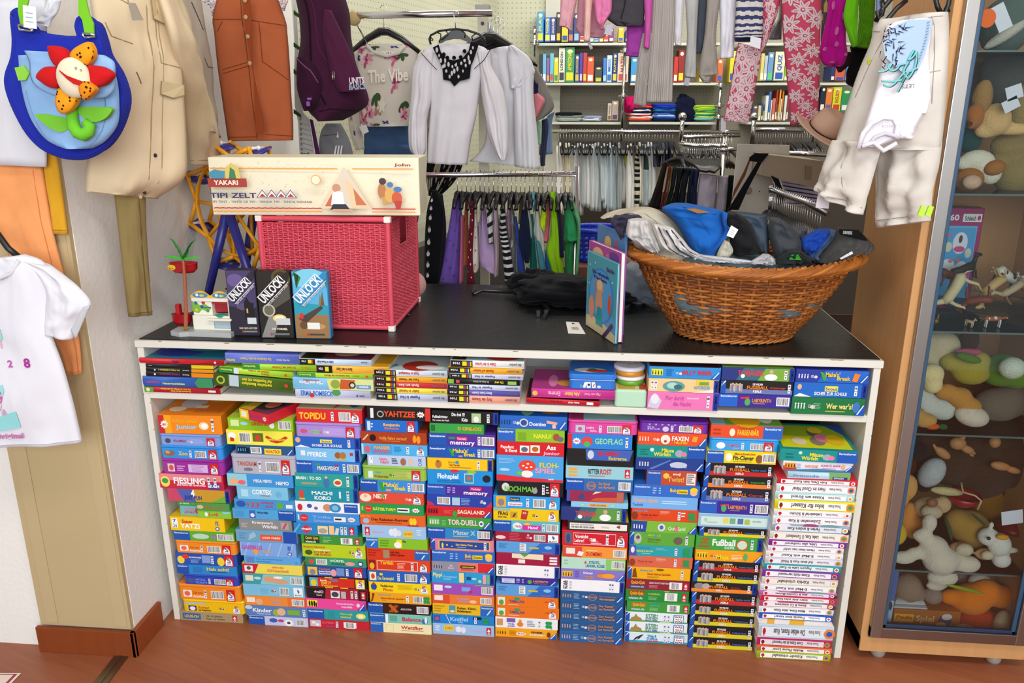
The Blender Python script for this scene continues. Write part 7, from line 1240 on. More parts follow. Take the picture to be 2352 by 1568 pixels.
def lace(mb,Ss):
 Y=1.2-.055;A=lambda x,y,d=0:at(*sp(15,x,y),Y-d)
 ol=[(368,428),(420,400),(440,470),(500,530),(560,545),(640,520),(690,460),(712,372),(782,398),(735,540),(712,590),(700,705),(612,728),(562,776),(525,728),(463,716),(455,620),(425,540)]
 mb.slab([A(x,y)for x,y in ol],(0,.004,0),'141418')
 rg=random.Random(2)
 for(x,y)in((405,450),(425,500),(440,545),(460,600),(475,590),(490,640),(520,690),(562,640),(575,580),(600,690),(640,640),(665,590),(690,520),(712,470),(730,430),(545,600),(590,620),(625,570),(510,580),(540,660),(700,560),(480,545),(655,545)):
  p=A(x,y,.002);mb.ell(p,(.005*rg.uniform(.7,1.2),.001,.009*rg.uniform(.7,1.2)),'c0bec0',n=8,k=4)
 for(x,y)in((468,490),(500,520),(560,520),(620,515),(655,460),(560,560)):mb.ell(A(x,y,.003),(.008,.003,.008),'101014',n=8,k=5)
 for q in([(260,472),(330,550),(403,628)],[(885,447),(830,540),(742,618)]):mb.tube([A(x,y,-.012)for x,y in q],.0014,5,'1c1c20')
YBl=1.2
garment('white_blouse','white peasant blouse with black lace bib on a curled black hanger','blouse',[[(400,395,740,395),(280,460,860,450),(310,600,830,580),(345,880,790,830),(340,1050,760,1050),(325,1250,715,1250),(315,1465,680,1482)],[(255,480,400,480),(190,620,380,700),(175,850,365,880),(155,1050,325,1050),(148,1200,312,1200),(165,1350,310,1340),(255,1440,285,1400)],[(760,480,885,450),(790,650,900,600),(810,880,1000,800),(840,1050,1045,1050),(870,1220,1050,1220),(930,1370,1045,1360),(985,1446,1025,1442)]],YBl,None,15,'d6d3d8',th=.035,fold=(4,.011),seed=8,extra=lace)
bb_=MB('plastic','121216');A=lambda x,y:at(*sp(15,x,y),YBl-.01)
bb_.tube([A(350,400),A(338,350),A(350,318),A(420,280),A(520,265),A(590,262),A(680,272),A(780,305),A(835,345),A(838,400)],.0045,7)
for cx,sg in((355,1),(822,-1)):bb_.tube([A(cx+sg*0,400),A(cx-sg*12,365),A(cx,338),A(cx+sg*14,350),A(cx+sg*8,368),A(cx,360)],.003,6)
for q in(((400,290),(440,305),(440,350),(425,375)),((480,270),(510,310),(450,360)),((620,268),(660,300),(655,340)),((760,300),(720,330),(730,370))):bb_.tube([A(*p)for p in q],.003,6)
hk_=A(575,262);bb_.slab([A(415,405),A(430,350),A(520,285),(hk_.x,hk_.y,hk_.z+.006),A(640,285),A(715,350),A(735,392),A(700,385),A(620,352),A(560,348),A(480,365)],(0,.012,0))
o=bb_.build('clothes_hanger');thing(o,'black wrought hanger with curled ends holding the lace bib blouse','clothes hanger');h=MB('chrome','ccc');h.tube([hk_,A(570,190),A(558,140),A(570,100),A(600,110),A(600,150)],.002,6);h.build('hook',parent=o,origin=tuple(o['_o']))
garment('white_shirt','white long-sleeved shirt with loose sleeve hanging right behind the blouse','shirt',[[(880,450,1090,410),(870,600,1220,520),(900,800,1240,800),(860,1000,1270,1000),(830,1300,1290,1300),(700,1450,1300,1500)],[(830,500,980,480),(840,900,1010,850),(870,1200,1050,1200),(930,1400,1045,1400)]],1.38,None,15,'cdccd2',th=.04,fold=(4,.012),seed=3)
garment('white_tshirt','white T-shirt with short knotted sleeve behind the white shirt','T-shirt',[[(1050,420,1100,405),(1040,520,1240,520),(1060,700,1280,640),(1090,800,1275,840),(1100,1200,1310,1200),(1110,1500,1335,1520)],[(1060,540,1240,540),(1060,700,1290,650),(1065,790,1200,760),(1090,800,1130,800)]],1.32,None,15,'cfcfd5',th=.03,fold=(4,.01),seed=5)
for i in range(4):hanger('black plastic hanger behind the white blouse',at(*sp(15,880+i*35,325+i*22),1.36+.04*i),'black hangers behind the white blouse',w_=.34,drop=.09,hook=.1,r=.011,yaw=.5)
bw=lambda u,v,f:'15151a' if noise.noise(Vector((u*14,v*5,3)))<.12 else 'a8a488'
garment('twig_print_dress','black dress with pale twig print seen below the white blouse','dress',[[(400,430,720,430),(330,600,770,600),(310,880,790,840),(320,1100,740,1100),(315,1460,640,1480),(310,1600,560,1640),(330,1760,440,1760)]],1.5,None,15,'15151a',th=.03,cf=bw,nu=60,nv=120)
for i,(nm,c,rows)in enumerate((('dark grey T-shirt sleeve','7a7672',[(1240,575,1300,600),(1270,750,1390,760),(1285,950,1460,960),(1290,1100,1370,1060)]),('coral pink sleeve','c87880',[(1275,850,1320,840),(1280,950,1378,910),(1280,1060,1310,1060)]),('navy and orange sleeve','20244a',[(1270,680,1300,660),(1275,780,1350,810),(1275,870,1290,860)]),('mint green garment edge','98b8a0',[(1290,1090,1350,1080),(1300,1180,1350,1170),(1320,1300,1345,1300)]),('navy sleeve','26304c',[(1340,1090,1400,1060),(1350,1170,1410,1160),(1335,1400,1385,1400),(1340,1495,1380,1490)]),('washed blue jeans edge','7088a8',[(1400,1040,1470,1000),(1360,1150,1440,1130),(1370,1390,1448,1385)]))):
 garment('hanging_shirt',f'{nm} showing at the right end of the upper rail','shirt',[rows],1.5+.06*i-(.12 if i in(1,2)else 0),None,15,c,th=.03,fold=(2,.006),seed=i)
b=MB('plastic','88949c');b.slab([at(*sp(15,x,y),1.45)for x,y in((845,180),(870,200),(930,320),(935,345),(850,300))],(0,.01,0));thing(b.build('plastic_cover'),'clear grey plastic garment cover behind the cream post','garment cover')
# = clothes hanging from above in the opening
YU=.95
rail('overhead_rail','chrome rail high above the counter carrying the hanging clothes',at(1270,-70,YU),at(2000,-90,YU),.0125)
def up(label,cat,col,rows,dY=0,s=16,**kw):
 nm=kw.pop('name','hanging_'+cat.replace(' ','_').replace('-','_').replace('top','blouse'));return garment(nm,label,cat,rows,YU+dY,None,s,col,**kw)
up('dusty pink trouser leg, leftmost of the clothes hanging overhead','trousers','dca4b0',[[(345,-60,500,-60),(340,100,470,100),(330,235,400,245)],[(400,-60,500,-60),(385,200,455,200),(385,245,450,282)]],fold=(2,.008))
up('pale peach narrow trouser leg overhead','trousers','ecc0b8',[[(560,-60,640,-60),(560,100,620,100),(550,370,610,370)]],-.03,fold=(1,.005))
up('dusty mauve shirt overhead behind the peach leg','shirt','c48c9c',[[(500,-60,700,-60),(490,200,720,200),(480,250,760,300),(520,320,720,345)]],.04,fold=(3,.01))
up('rose pink top with knotted hem overhead','top','e080b0',[[(640,-60,810,-60),(650,80,805,80),(665,180,790,130),(690,230,735,220),(705,265,730,265)]],-.05,fold=(3,.01))
up('charcoal grey denim skirt overhead','skirt','46444a',[[(790,-60,1110,-60),(770,80,1100,80),(740,150,1090,220),(850,235,1060,235)]],-.02,fold=(2,.008),m='denim',extra=lambda mb,Ss:stitch(mb,Ss[0],[(.45,0),(.4,.95)],'2a282c',.003))
up('violet top hanging overhead behind the pink panel','top','9c409c',[[(940,180,1120,180),(935,400,1130,400),(935,505,1130,512)]],.03,fold=(2,.008))
up('magenta pink narrow panel overhead','top','cc5cac',[[(1090,-60,1180,-60),(1100,200,1160,200),(1090,425,1142,440)]],-.03,fold=(1,.004))
pl_=lambda u,v,f:'a09a95' if int(u*26)%2 else 'b2aba6'
up('taupe pleated trousers with two long legs hanging overhead','trousers','948e8a',[[(1170,-60,1380,-60),(1150,400,1362,400),(1130,700,1355,700),(1115,918,1350,918)],[(1080,300,1180,300),(1040,520,1150,520),(1015,750,1125,750),(1000,938,1112,960)]],0,cf=pl_,fold=(9,.006),nu=52)
up('white narrow trouser leg overhead right of the taupe pair','trousers','dcdce4',[[(1365,-60,1460,-60),(1368,200,1445,200),(1365,320,1432,330),(1372,405,1430,412)]],.02,fold=(1,.005))
up('light grey melange trousers overhead','trousers','b0b2b1',[[(1460,-60,1590,-60),(1480,300,1570,300),(1465,560,1565,560),(1460,690,1562,700)]],0,fold=(1,.006),m='denim')
up('dark slate trousers overhead between the two grey pairs','trousers','464c58',[[(1570,-60,1690,-60),(1565,300,1660,300),(1560,480,1610,480)]],.04,fold=(2,.006))
up('warm grey trousers overhead with rolled hem','trousers','9c9690',[[(1665,-60,1790,-60),(1640,300,1745,300),(1600,550,1755,560),(1585,690,1765,668)],[(1590,690,1700,690),(1625,745,1690,748)]],.0,fold=(2,.008),m='denim')
up('white long blouse sleeve overhead','blouse','e0e0ea',[[(1760,-60,1930,-60),(1775,150,1925,120),(1780,350,1912,330),(1778,528,1902,518)]],.02,fold=(3,.008))
stp=lambda u,v,f:'38406c' if(v*7.2+.25+.05*math.sin(u*20))%1<.45 else 'cfccc6'
up('white T-shirt with navy stripes overhead','T-shirt','d8d4cc',[[(1925,-60,2170,-60),(1920,120,2168,120),(1910,280,2165,270),(1908,345,2160,338)]],-.04,cf=stp,fold=(3,.007),nv=70)
up('dark navy folded hem below the striped T-shirt','T-shirt','30345c',[[(1910,320,2155,320),(1912,375,2140,372)]],0,fold=(3,.006))
tag(16,[(2055,325),(2150,345),(2140,442),(2048,412)],YU-.1,'white price tag below the navy striped T-shirt','e0dfea',False);tag(16,[(760,225),(815,215),(800,320),(735,305)],YU-.1,'pale price tag below the charcoal skirt','b8bccc',False);tag(16,[(1790,1060),(1835,1070),(1830,1185),(1785,1180)],YU-.02,'white price tag below the left flowered legging','b8b4bc',False);tag(16,[(575,370),(605,360),(635,435),(612,445)],YU-.02,'grey price tag below the peach trouser leg','a8a4b0',False)
tag(16,[(1465,700),(1510,705),(1495,775),(1450,765)],YU-.03,'grey price tag below the light grey trousers','a8a4b4',False)
def flowers(mb,S,spots,r=.22,asp=.3):
 for i,(u,v)in enumerate(spots):
  n=8;rot=i*.7
  for t in range(n):
   a=rot+t*2*PI/n;pu,pv=u+.2*r*math.cos(a),v+.2*r*asp*math.sin(a);P=[]
   for q in range(10):b_=2*PI*q/10;x=.5+.5*math.cos(b_);y=.21*math.sin(b_)*(1.25-.5*x);P.append((pu+(x*math.cos(a)-y*math.sin(a))*r,pv+(x*math.sin(a)+y*math.cos(a))*r*asp))
   P=[(min(max(x,.02),.98),min(max(y,.005),.995))for x,y in P];patch(mb,S,P,'d2bcc2',.0018+.0002*(t%3))
   c1=(u+.45*r*math.cos(a),v+.45*r*asp*math.sin(a));c2=(u+.9*r*math.cos(a),v+.9*r*asp*math.sin(a))
   if .03<c2[0]<.97 and 0<c2[1]<1 and .03<c1[0]<.97:stitch(mb,S,[c1,c2],'b8405c',.0009,.003,n=2)
  if .05<u<.95:patch(mb,S,[(u+.2*r*math.cos(q*.63),v+.2*r*asp*math.sin(q*.63))for q in range(10)],'c04a66',.0036);patch(mb,S,[(u+.13*r*math.cos(q*.63),v+.13*r*asp*math.sin(q*.63))for q in range(10)],'d2bcc2',.0042)
def fl1(mb,Ss):
 flowers(mb,Ss[0],[(.2,.04),(.7,.02),(.5,.12),(.85,.17),(.15,.2),(.55,.27),(.2,.33),(.75,.38),(.35,.45),(.8,.52),(.2,.56),(.55,.62),(.85,.7),(.2,.72),(.5,.8),(.8,.88),(.2,.9),(.5,.97)],.25,.2)
up('pink legging with white blossoms overhead, right leg hanging straight','leggings','c04864',[[(755,-60,1130,-60),(775,300,1115,300),(800,600,1108,600),(828,900,1100,900),(842,1130,1090,1092)]],-.05,s=17,fold=(2,.006),extra=fl1,name='flowered_leggings')
def fl2(mb,Ss):
 flowers(mb,Ss[0],[(.3,.05),(.75,.15),(.25,.22),(.7,.32),(.2,.42),(.6,.5),(.25,.62),(.75,.7),(.2,.82),(.6,.86),(.85,.95),(.3,.97)],.36,.3)
 flowers(mb,Ss[1],[(.3,.1),(.6,.3),(.3,.5),(.6,.7),(.4,.9)],.5,.25)
up('pink legging with white blossoms overhead, left leg folded over','leggings','c04864',[[(375,385,590,440),(340,550,570,560),(300,800,530,800),(262,980,490,990),(243,1080,465,1112)],[(560,-60,765,-60),(590,120,735,100),(588,250,680,250),(575,380,620,420),(560,470,590,470)]],-.02,s=17,fold=(2,.006),extra=fl2,name='flowered_leggings')
up('clear grey plastic strip between the flowered legs','plastic strip','5a6468',[[(745,-60,775,-60),(740,150,765,150),(690,230,768,230),(645,355,765,355)]],.1,s=17,m='plastic',fold=(1,.004),name='plastic_clip')
up('dark flowered trouser strip beside the pink legging','trousers','4a4648',[[(1120,-60,1215,-60),(1125,150,1195,150),(1120,300,1170,320),(1118,430,1135,450)]],.03,s=17,cf=lambda u,v,f:'4a4648' if noise.noise(Vector((u*4,v*7,1)))<.1 else 'a89a60',nv=40)
def dots(mb,Ss):
 S=Ss[0]
 for u,v in((.2,.12),(.75,.2),(.5,.32),(.15,.5),(.55,.45),(.9,.62),(.3,.75),(.08,.85),(.6,.9)):patch(mb,S,[(u+.09*math.cos(t*.63),v+.035*math.sin(t*.63))for t in range(10)],'cc60a8',.004)
up('magenta raincoat with pink dots overhead','raincoat','b01488',[[(1190,-60,1360,-60),(1170,150,1350,150),(1120,380,1345,350),(1108,500,1358,480),(1150,585,1330,570),(1250,602,1300,600)]],.0,s=17,fold=(3,.014),extra=dots)
sc_=lambda u,v,f:'5c9c18' if(int(u*20)+int(v*20))%2 else '4a8412'
up('bright lime green hood with scale texture overhead','costume','64b41c',[[(1450,-60,1610,-60),(1460,100,1605,150),(1450,300,1600,300),(1430,420,1540,440)]],.02,s=17,cf=sc_,fold=(2,.01))
up('lime green lining flap of the green hood','costume','6cc81c',[[(1360,-60,1460,-60),(1325,120,1455,110),(1335,230,1450,230),(1390,400,1440,390),(1408,425,1425,425)]],-.05,s=17,fold=(1,.008))
up('black bag and dark clothing behind the green hood','bag','141414',[[(1380,420,1640,300),(1390,520,1620,420),(1350,650,1540,640),(1342,740,1420,790)]],.1,s=17,fold=(2,.01))
up('dark plum strap end below the magenta raincoat','bag','3a2c34',[[(1170,470,1400,470),(1230,570,1400,560),(1275,650,1300,650)]],.12,s=17,fold=(1,.004))
# ---- grey child jeans and white bodysuit in front of the cabinet
def jn(mb,Ss):
 S=Ss[0];st='a0988c'
 for q in([(.04,.12),(.2,.14)],[(.62,.1),(.97,.06)],[(.25,.15),(.1,.55)],[(.88,.06),(.9,.6)],[(.62,.2),(.65,.45),(.95,.42)]):stitch(mb,S,q,st,.0009)
 stitch(mb,Ss[1],[(.5,.1),(.75,.9)],st);stitch(mb,Ss[2],[(.1,.05),(.12,.8)],st);stitch(mb,Ss[2],[(.02,.84),(.98,.84)],st);stitch(mb,Ss[1],[(.02,.82),(.98,.84)],st)
 A=lambda x,y,d:at(*sp(18,x,y),d)
 p=A(580,370,.0);mb.tube([p+Vector((.008*math.cos(t),0,.011*math.sin(t)))for t in(0,.9,1.8,2.7,3.6,4.5,5.4,6.28)],.0028,6,'c8dc20',cap=False)
 for x,y,d in((518,422,.03),(972,405,-.1)):mb.ell(A(x,y,d),(.006,.003,.006),'5a5852',n=8,k=5)
 for x in(880,925):mb.slab([A(x,1235,-.16),A(x+30,1240,-.16),A(x+8,1305,-.16),A(x-22,1290,-.16)],(0,.006,0),'b8e848')
garment('grey_child_jeans','pale grey child jeans with rolled cuffs hanging on the cabinet side','jeans',[[(600,130,1040,70),(575,250,1045,190),(500,430,1038,400),(430,640,1025,620),(370,830,1005,840),(345,890,990,900)],[(350,840,650,850),(310,970,610,990),(265,1080,555,1180),(245,1130,530,1290)],[(610,850,1005,850),(600,1000,985,1000),(610,1150,950,1130),(618,1290,940,1250),(625,1368,935,1325)]],.04,-.1,18,'d0cac2',th=.035,fold=(3,.018),m='denim',extra=jn)
def bod(mb,Ss):
 S=Ss[0];A=lambda x,y,d=-.135:at(*sp(18,x,y),d)
 mb.poly([A(700,165),A(800,120),A(945,115),(A(935,200)),A(900,330),A(850,440),A(760,430),A(660,340),A(650,260)],'a8c0dc')
 rg=random.Random(4)
 for k in range(46):
  x=rg.uniform(660,790);y=150+rg.uniform(0,1)*250;a=rg.uniform(0,6.28);L=rg.uniform(24,62);d=-.1375;p=A(x-(y-150)*.2,y,d);q=A(x-(y-150)*.2+L*math.cos(a),y+L*math.sin(a),d);n_=(q-p).cross(Vector((0,1,0))).normalized()*.0014;mb.poly([p-n_,q,p+n_],'28304c')
 for k in range(16):x=930-k*1.5-k*k*.25;y=130+k*18;mb.tube([A(x,y,-.138),A(x-18,y+8,-.138)],.0006,4,'3a4458',cap=False)
 tq='78c4c4'
 for q in([(615,430),(660,425),(690,400),(700,380),(680,400),(700,425),(730,415),(750,390),(800,380)],[(800,370),(770,430),(780,450),(800,440)],[(835,300),(800,360),(830,340),(850,310),(840,400),(800,470),(790,440),(850,410)],[(640,485),(700,490),(760,480)],[(650,510),(700,515),(780,430)],[(735,550),(790,440),(760,500)]):q=smo(q);mb.tube([A(x,y,-.139)for x,y in q],.0024,6,tq,cap=False);mb.tube([A(x+6,y+4,-.1375)for x,y in q],.0014,4,'2a3444',cap=False)
 mb.text("LET'S",A(840,505,-.139),Vector((-1,0,-.03)).normalized(),Vector((0,0,-1)),.03,.0085,'444',0)
 mb.text('BOTKY',A(640,765,-.139),Vector((1,0,0)),Vector((0,0,1)),.035,.006,'a8a4b0',0)
YBd=-.1
bs_,_=garment('white_bodysuit','white baby bodysuit with blue beach print pinned upside down on the jeans','bodysuit',[[(720,130,850,115),(660,180,940,125),(650,330,925,330),(620,480,930,470),(580,620,915,600),(550,720,850,690),(520,800,840,780),(490,880,620,880)],[(700,690,915,640),(710,760,850,760),(720,830,830,830)],[(840,480,925,420),(850,580,928,560),(840,680,905,680)]],YBd,None,18,'eeebf2',th=.022,fold=(2,.006),extra=bod)
b=MB('cloth','c9c5d0');A=lambda x,y,d=-.128:at(*sp(18,x,y),d)
b.tube([A(500,890),A(530,800),A(580,740),(A(650,705)),A(710,710),A(735,750),A(725,800),A(750,825)],.006,8,'e4e2ea');b.tube([A(560,880),A(600,825),A(660,800),A(720,815),A(740,830)],.005,8);b.tube([A(520,880),A(590,855),A(650,905),A(730,860)],.006,8,'dcdae4')
b.build('leg_trim',parent=bs_,origin=tuple(bs_['_o']))
bk_=MB('plastic','141216')
bk_.tube([A(690,-60),A(1060,-60)],.006,7)
for q in([(605,130),(640,60),(690,0),(690,-60)],[(605,130),(640,60),(690,0),(730,-40)],[(640,150),(680,110),(730,50),(790,0)],[(640,0),(650,50),(640,90),(620,110),(612,70),(640,65)],[(960,-20),(975,40),(1000,90)],[(1050,-40),(1040,30),(1020,70),(1045,60)]):bk_.tube([A(x,y,.0)for x,y in q],.006,7)
thing(bk_.build('clothes_hanger'),'black wrought iron hanger holding the grey child jeans','clothes hanger')
b=MB('paper','e2dfe8');b.slab([A(262,1150,.02),A(330,1180,.02),A(322,1252,.02),A(244,1245,.02)],(0,.002,0));thing(b.build('price_tag'),'white price tag under the left cuff of the grey jeans','price tag')
b=MB('cloth','4a5068');b.slab([A(615,-40,.2),A(640,-40,.2),A(636,50,.2),A(612,60,.2)],(0,.01,0),'6878a0');thing(b.build('striped_cloth'),'blue striped cloth edge behind the green hood','cloth')
# = the shop behind the counter
b=MB('satin','4b4a45');W0=Vector((PX-.02,YWE,0));W1=Vector((.62,4.3,0));n_=Vector(((W1-W0).y,-(W1-W0).x,0)).normalized();q_=[W0.lerp(W1,.06)+n_*.03,W0.lerp(W1,.06)+n_*.25,W0.lerp(W1,.9)+n_*.25,W0.lerp(W1,.9)+n_*.03];b.slab(q_,(0,0,.86));b.slab([p+Vector((0,0,.86))for p in q_],(0,0,.03),'8e8c80');thing(b.build('shade_cupboard'),'low cupboard with pale top, added dark grey for the unlit area behind kids rail','cupboard')  # dark grey body added for the unlit area along the slanted wall
YK=1.14;zk=at(1140,399,YK).z
kp=at(1325,399,YK)
rail('kids_rail','chrome rail with colourful kids clothes behind the counter',at(700,404,YK),kp,.011,[[kp+Vector((0,0,.03)),Vector((kp.x,kp.y,0))]])
KIDS='''black dress with white rabbits|101014|290 300 330 300,235 500 390 500,215 850 370 850,215 1135 345 1135
navy trousers with small white stars|141828|335 340 380 340,310 600 410 600,300 850 400 850,300 1135 350 1135
violet hooded jacket with hearts|6c52a8|470 380 545 370,440 600 555 560,400 800 562 760,335 1080 530 1110,335 1110 520 1135
pink narrow garment|b8607c|540 530 570 530,535 800 570 800,530 1140 565 1140
rust orange sleeve|a85a3c|585 375 610 375,570 600 610 600,560 800 615 800,545 960 610 985
maroon dress with white dots|641428|630 400 665 395,620 600 665 600,605 900 650 900,595 1140 670 1140
white top with red print|c8c0b4|662 395 690 395,650 600 692 600,640 760 700 760,620 950 705 980,650 1030 690 1035
lilac sweatshirt|a890b8|738 340 760 335,725 500 770 520,700 650 810 680,705 900 860 900,720 980 880 1070
white shirt with broad black bars|c8c8c8|775 440 830 380,780 600 832 600,790 770 832 780
pale pink top|b8a0ac|835 390 865 385,832 600 885 620,850 900 885 900,840 1075 880 1075
black and white striped pullover|14161e|910 420 940 420,890 650 955 650,915 850 990 850,940 1140 1042 1140
dusty pink sleeve|a88098|965 345 987 340,960 500 990 500,975 720 990 740
grey sweater with white star|6c6c70|990 430 1012 430,985 700 1040 700,985 1060 1045 1060
royal blue trousers|283c88|1025 540 1045 540,1045 800 1090 800,1055 1135 1140 1135
olive sleeve|5c5830|1075 320 1115 320,1065 500 1110 480,1060 600 1080 600
dark navy shirt|141c34|1095 430 1130 420,1075 600 1160 600,1060 780 1175 780,1120 950 1160 950
white narrow sleeve|b8bcc0|1130 390 1150 385,1145 550 1175 560,1160 720 1185 730
petrol green trousers|0c6c60|1165 520 1195 520,1170 800 1215 800,1155 1110 1240 1080
turquoise patterned strip|5ca0a8|1182 320 1205 320,1185 420 1215 420,1195 500 1218 480
white T-shirt with rolled sleeve|b4b4b0|1218 410 1238 410,1205 580 1262 560,1198 690 1290 690,1235 800 1300 830,1270 850 1290 855
steel blue trousers|3c7c8c|1215 760 1250 760,1230 900 1290 900,1255 1060 1312 1080
neon yellow top|b8d018|1272 370 1300 365,1265 500 1318 500,1252 600 1315 560,1290 665 1305 665
coral sleeve with black cuff|d06878|1310 390 1335 390,1315 550 1352 500,1295 700 1335 720,1292 765 1325 770
lime green long shirt|80b018|1338 320 1395 310,1350 500 1410 450,1345 700 1440 700,1310 850 1460 880,1385 1110 1478 1110
bright blue hem|1468b8|1300 840 1345 860,1300 950 1385 950,1320 1080 1380 1105
navy sleeve|141c3c|1400 400 1440 420,1420 600 1450 600,1430 900 1475 900
mid green T-shirt|2c8c54|1465 390 1510 380,1475 520 1560 500,1470 680 1600 680,1465 752 1618 752
dark green trousers|2a7a48|1478 755 1590 755,1478 900 1575 900,1478 1085 1568 1085
pale green shirt|5ca070|1512 370 1545 365,1550 500 1600 500,1590 650 1622 640,1570 1060 1598 1060'''
hk=hanger('black plastic hanger on the kids rail',(kp.x-.1,YK,zk-.081),'black hangers on the kids rail',w_=.2,drop=.05,hook=.1,yaw=PI/2,r=.008)
for i,ln in enumerate(KIDS.split('\n')):
 d,c,rs=ln.split('|');rows=[[float(t)for t in r.split()]for r in rs.split(',')]
 def ex(mb,Ss,d=d):
  S=Ss[0]
  if 'rabbits' in d or 'stars' in d:
   for k in range(8):v=.18+k*.1;u=.3;q=.1 if 'rab' in d else .04;patch(mb,S,[(u+q*math.cos(t*.8),v+.022*(q/.1)*math.sin(t*.8))for t in range(8)],'c0c0c8',.004);patch(mb,S,[(u-.03,v),(u-.04,v-.04*(q/.1)),(u,v-.01)],'c0c0c8',.004);patch(mb,S,[(u+.03,v),(u+.05,v-.04*(q/.1)),(u,v-.01)],'c0c0c8',.004)
  if 'dots' in d or 'red print' in d:
   for k in range(12):v=.06+k*.075;u=.3+.4*(k%2);patch(mb,S,[(u+.09*math.cos(t*.8),v+.012*math.sin(t*.8))for t in range(8)],'d8d0d0' if 'dots' in d else 'b84858',.004)
  if 'star' in d and 'stars' not in d:
   for v in(.3,.6):patch(mb,S,[(.0,v),(.7,v-.1),(.5,v),(.9,v+.08),(.2,v+.04)],'c0c0c0',.004)
  if 'hearts' in d:
   for k in range(14):u,v=.3+.3*(k%3)*.8,.3+.05*k;patch(mb,S,[(u+.06*math.cos(t),v+.012*math.sin(t))for t in range(5)],'5c4498',.004)
 cf=(lambda u,v,f:'c8c8c8' if(v*14)%1<.35 else '14161e')if 'striped' in d else((lambda u,v,f:'1c1c20' if(v*4+.3*u)%1<.4 else 'c8c8c8')if 'bars' in d else((lambda u,v,f:'18181c' if v>.85 else 'd06878')if 'cuff' in d else None))
 Yi=YK-.04+.08*((i*7)%5)/5
 garment('kids_'+d.split()[-1].replace('rabbits','dress').replace('stars','trousers').replace('hearts','jacket').replace('dots','dress').replace('print','top').replace('bars','shirt').replace('star','sweater').replace('cuff','shirt').lower().replace('-','_').replace('top','blouse'),f'{d} on the kids rail','kids garment',[rows],Yi,None,21,c,th=.025,fold=(2,.008),seed=i,extra=ex,cf=cf,nv=70 if cf else None)
for i in range(26):clone(hk,(at(1050+i*10.4,399,YK).x,YK+.002*(i%3),hk.location.z-.002*(i%4)),(PI/2)+.15*math.sin(i*2.1)-PI/2)
# ---- rear wall shelves
YR2=4.1
for n_,(y,segs)in enumerate(((99,((1231,1438),(1446,1655),(1700,1960))),(190,((1250,1436),(1448,1660),(1720,1960))),(280,((1262,1432),(1445,1655),(1715,1960))))):
 for k,(xa,xb)in enumerate(segs):
  a=at(xa,y,YR2);c=at(xb,y,YR2);b=MB('satin','c2c6ba');b.box((a.x,YR2,a.z-.018),(c.x,YR2+.33,a.z),bev=.002)
  thing(b.build('wall_shelf'),f"pale green-white wall shelf board, {('upper', 'middle', 'lower')[n_]} row, {('left', 'middle', 'right')[k]} section",'shelf')
for i,(x,y0,y1)in enumerate(((1228,60,130),(1436,105,335),(1656,185,300),(1880,190,330))):
 a=at(x,y0,YR2-.03);c=at(x,y1,YR2-.03);b=MB('chrome','ccc');b.tube([a,Vector((a.x,a.y,c.z if i else c.z))],.011,10)
 for yy in(y0+12,(y0+y1)/2,y1-30):z=at(x,yy,YR2-.03).z;b.lathe((a.x,a.y,z-.02),[(.018,0),(.02,.01),(.02,.03),(.018,.04)],12);b.tube([(a.x-.035,a.y,z),(a.x+.035,a.y,z)],.009,8)
 thing(b.build('chrome_upright'),f"chrome upright with clamps between the wall shelves, {('first', 'second', 'third', 'fourth')[i]} from the left",'upright')
def standing(s,yb,data,Y,dep,grp,kind):
 for i,e in enumerate(data.split(',')):
  a=e.split();x0,x1,yt=float(a[0]),float(a[1]),float(a[2]);p=at(*sp(s,x0,yb),Y);q=at(*sp(s,x1,yb),Y);t=at(*sp(s,x0,yt),Y)
  b=MB('print',a[3]);b.rbox((p.x,Y,p.z),(q.x-.001,Y+dep,t.z),.0015);W,H=q.x-p.x-.002,t.z-p.z
  c2=a[4]if len(a)>4 else 'e8e0d0';nm=' '.join(a[5:]).replace('_',' ')
  decal(b,(p.x+.0005,Y,p.z),(W,0,0),(0,0,H),(0,-1,0),f'Q .12,.05,.88,.28,{c2}'+(';E .5,.88,.3,.06,f0e0c0' if W>.03 else ''))
  if nm:b.text(nm,(p.x+W*.68,Y-.001,p.z+H*.34),Vector((0,0,1)),Vector((-1,0,0)),H*.55,W*.4,c2)
  thing(b.build(kind),f"{a[-1] if 0 else COLN(a[3])} {kind.replace('_', ' ')} standing on the {grp}, {ORDN[i]} from left",'board game box' if 'game' in kind else 'book',f'{kind} row on the {grp}')
ORDN='first second third fourth fifth sixth seventh eighth ninth tenth eleventh twelfth thirteenth fourteenth fifteenth sixteenth seventeenth eighteenth nineteenth twentieth twenty-first twenty-second'.split()
def COLN(c):
 if len(c)==3:c=''.join(x*2 for x in c)
 r,g,bb=[int(c[i:i+2],16)for i in(0,2,4)];mx,mn=max(r,g,bb),min(r,g,bb)
 if mx<70:return 'black'
 if mx-mn<30:return 'white' if mx>200 else 'grey'
 if r==mx:return('yellow' if g>.8*r and bb<.6*r else 'orange' if g>.45*r and bb<.5*r else 'pink' if bb>.45*r else 'red')
 if g==mx:return 'green'
 return 'violet' if r>g else 'blue'
standing(16,375,'130 190 105 3a90c8 d8d030 PLAY,200 250 155 3a70c0 e0d838 TANGRAM,250 300 155 2c3878 c8c8d0 SAGALAND,303 345 110 2a2428 e0b030,352 410 180 d8c030 2a4a98,412 458 140 26386c c87040,460 512 118 34406c 8ab0d8,515 560 320 c04838,562 640 345 b8c0c8,642 690 345 3a88b8,692 728 300 d8b028,730 775 310 c04030,778 822 260 7a4068,862 910 250 d8b828 2a5ac0,925 960 270 2c4a98',YR2+.03,.2,'upper wall shelf','game_box')
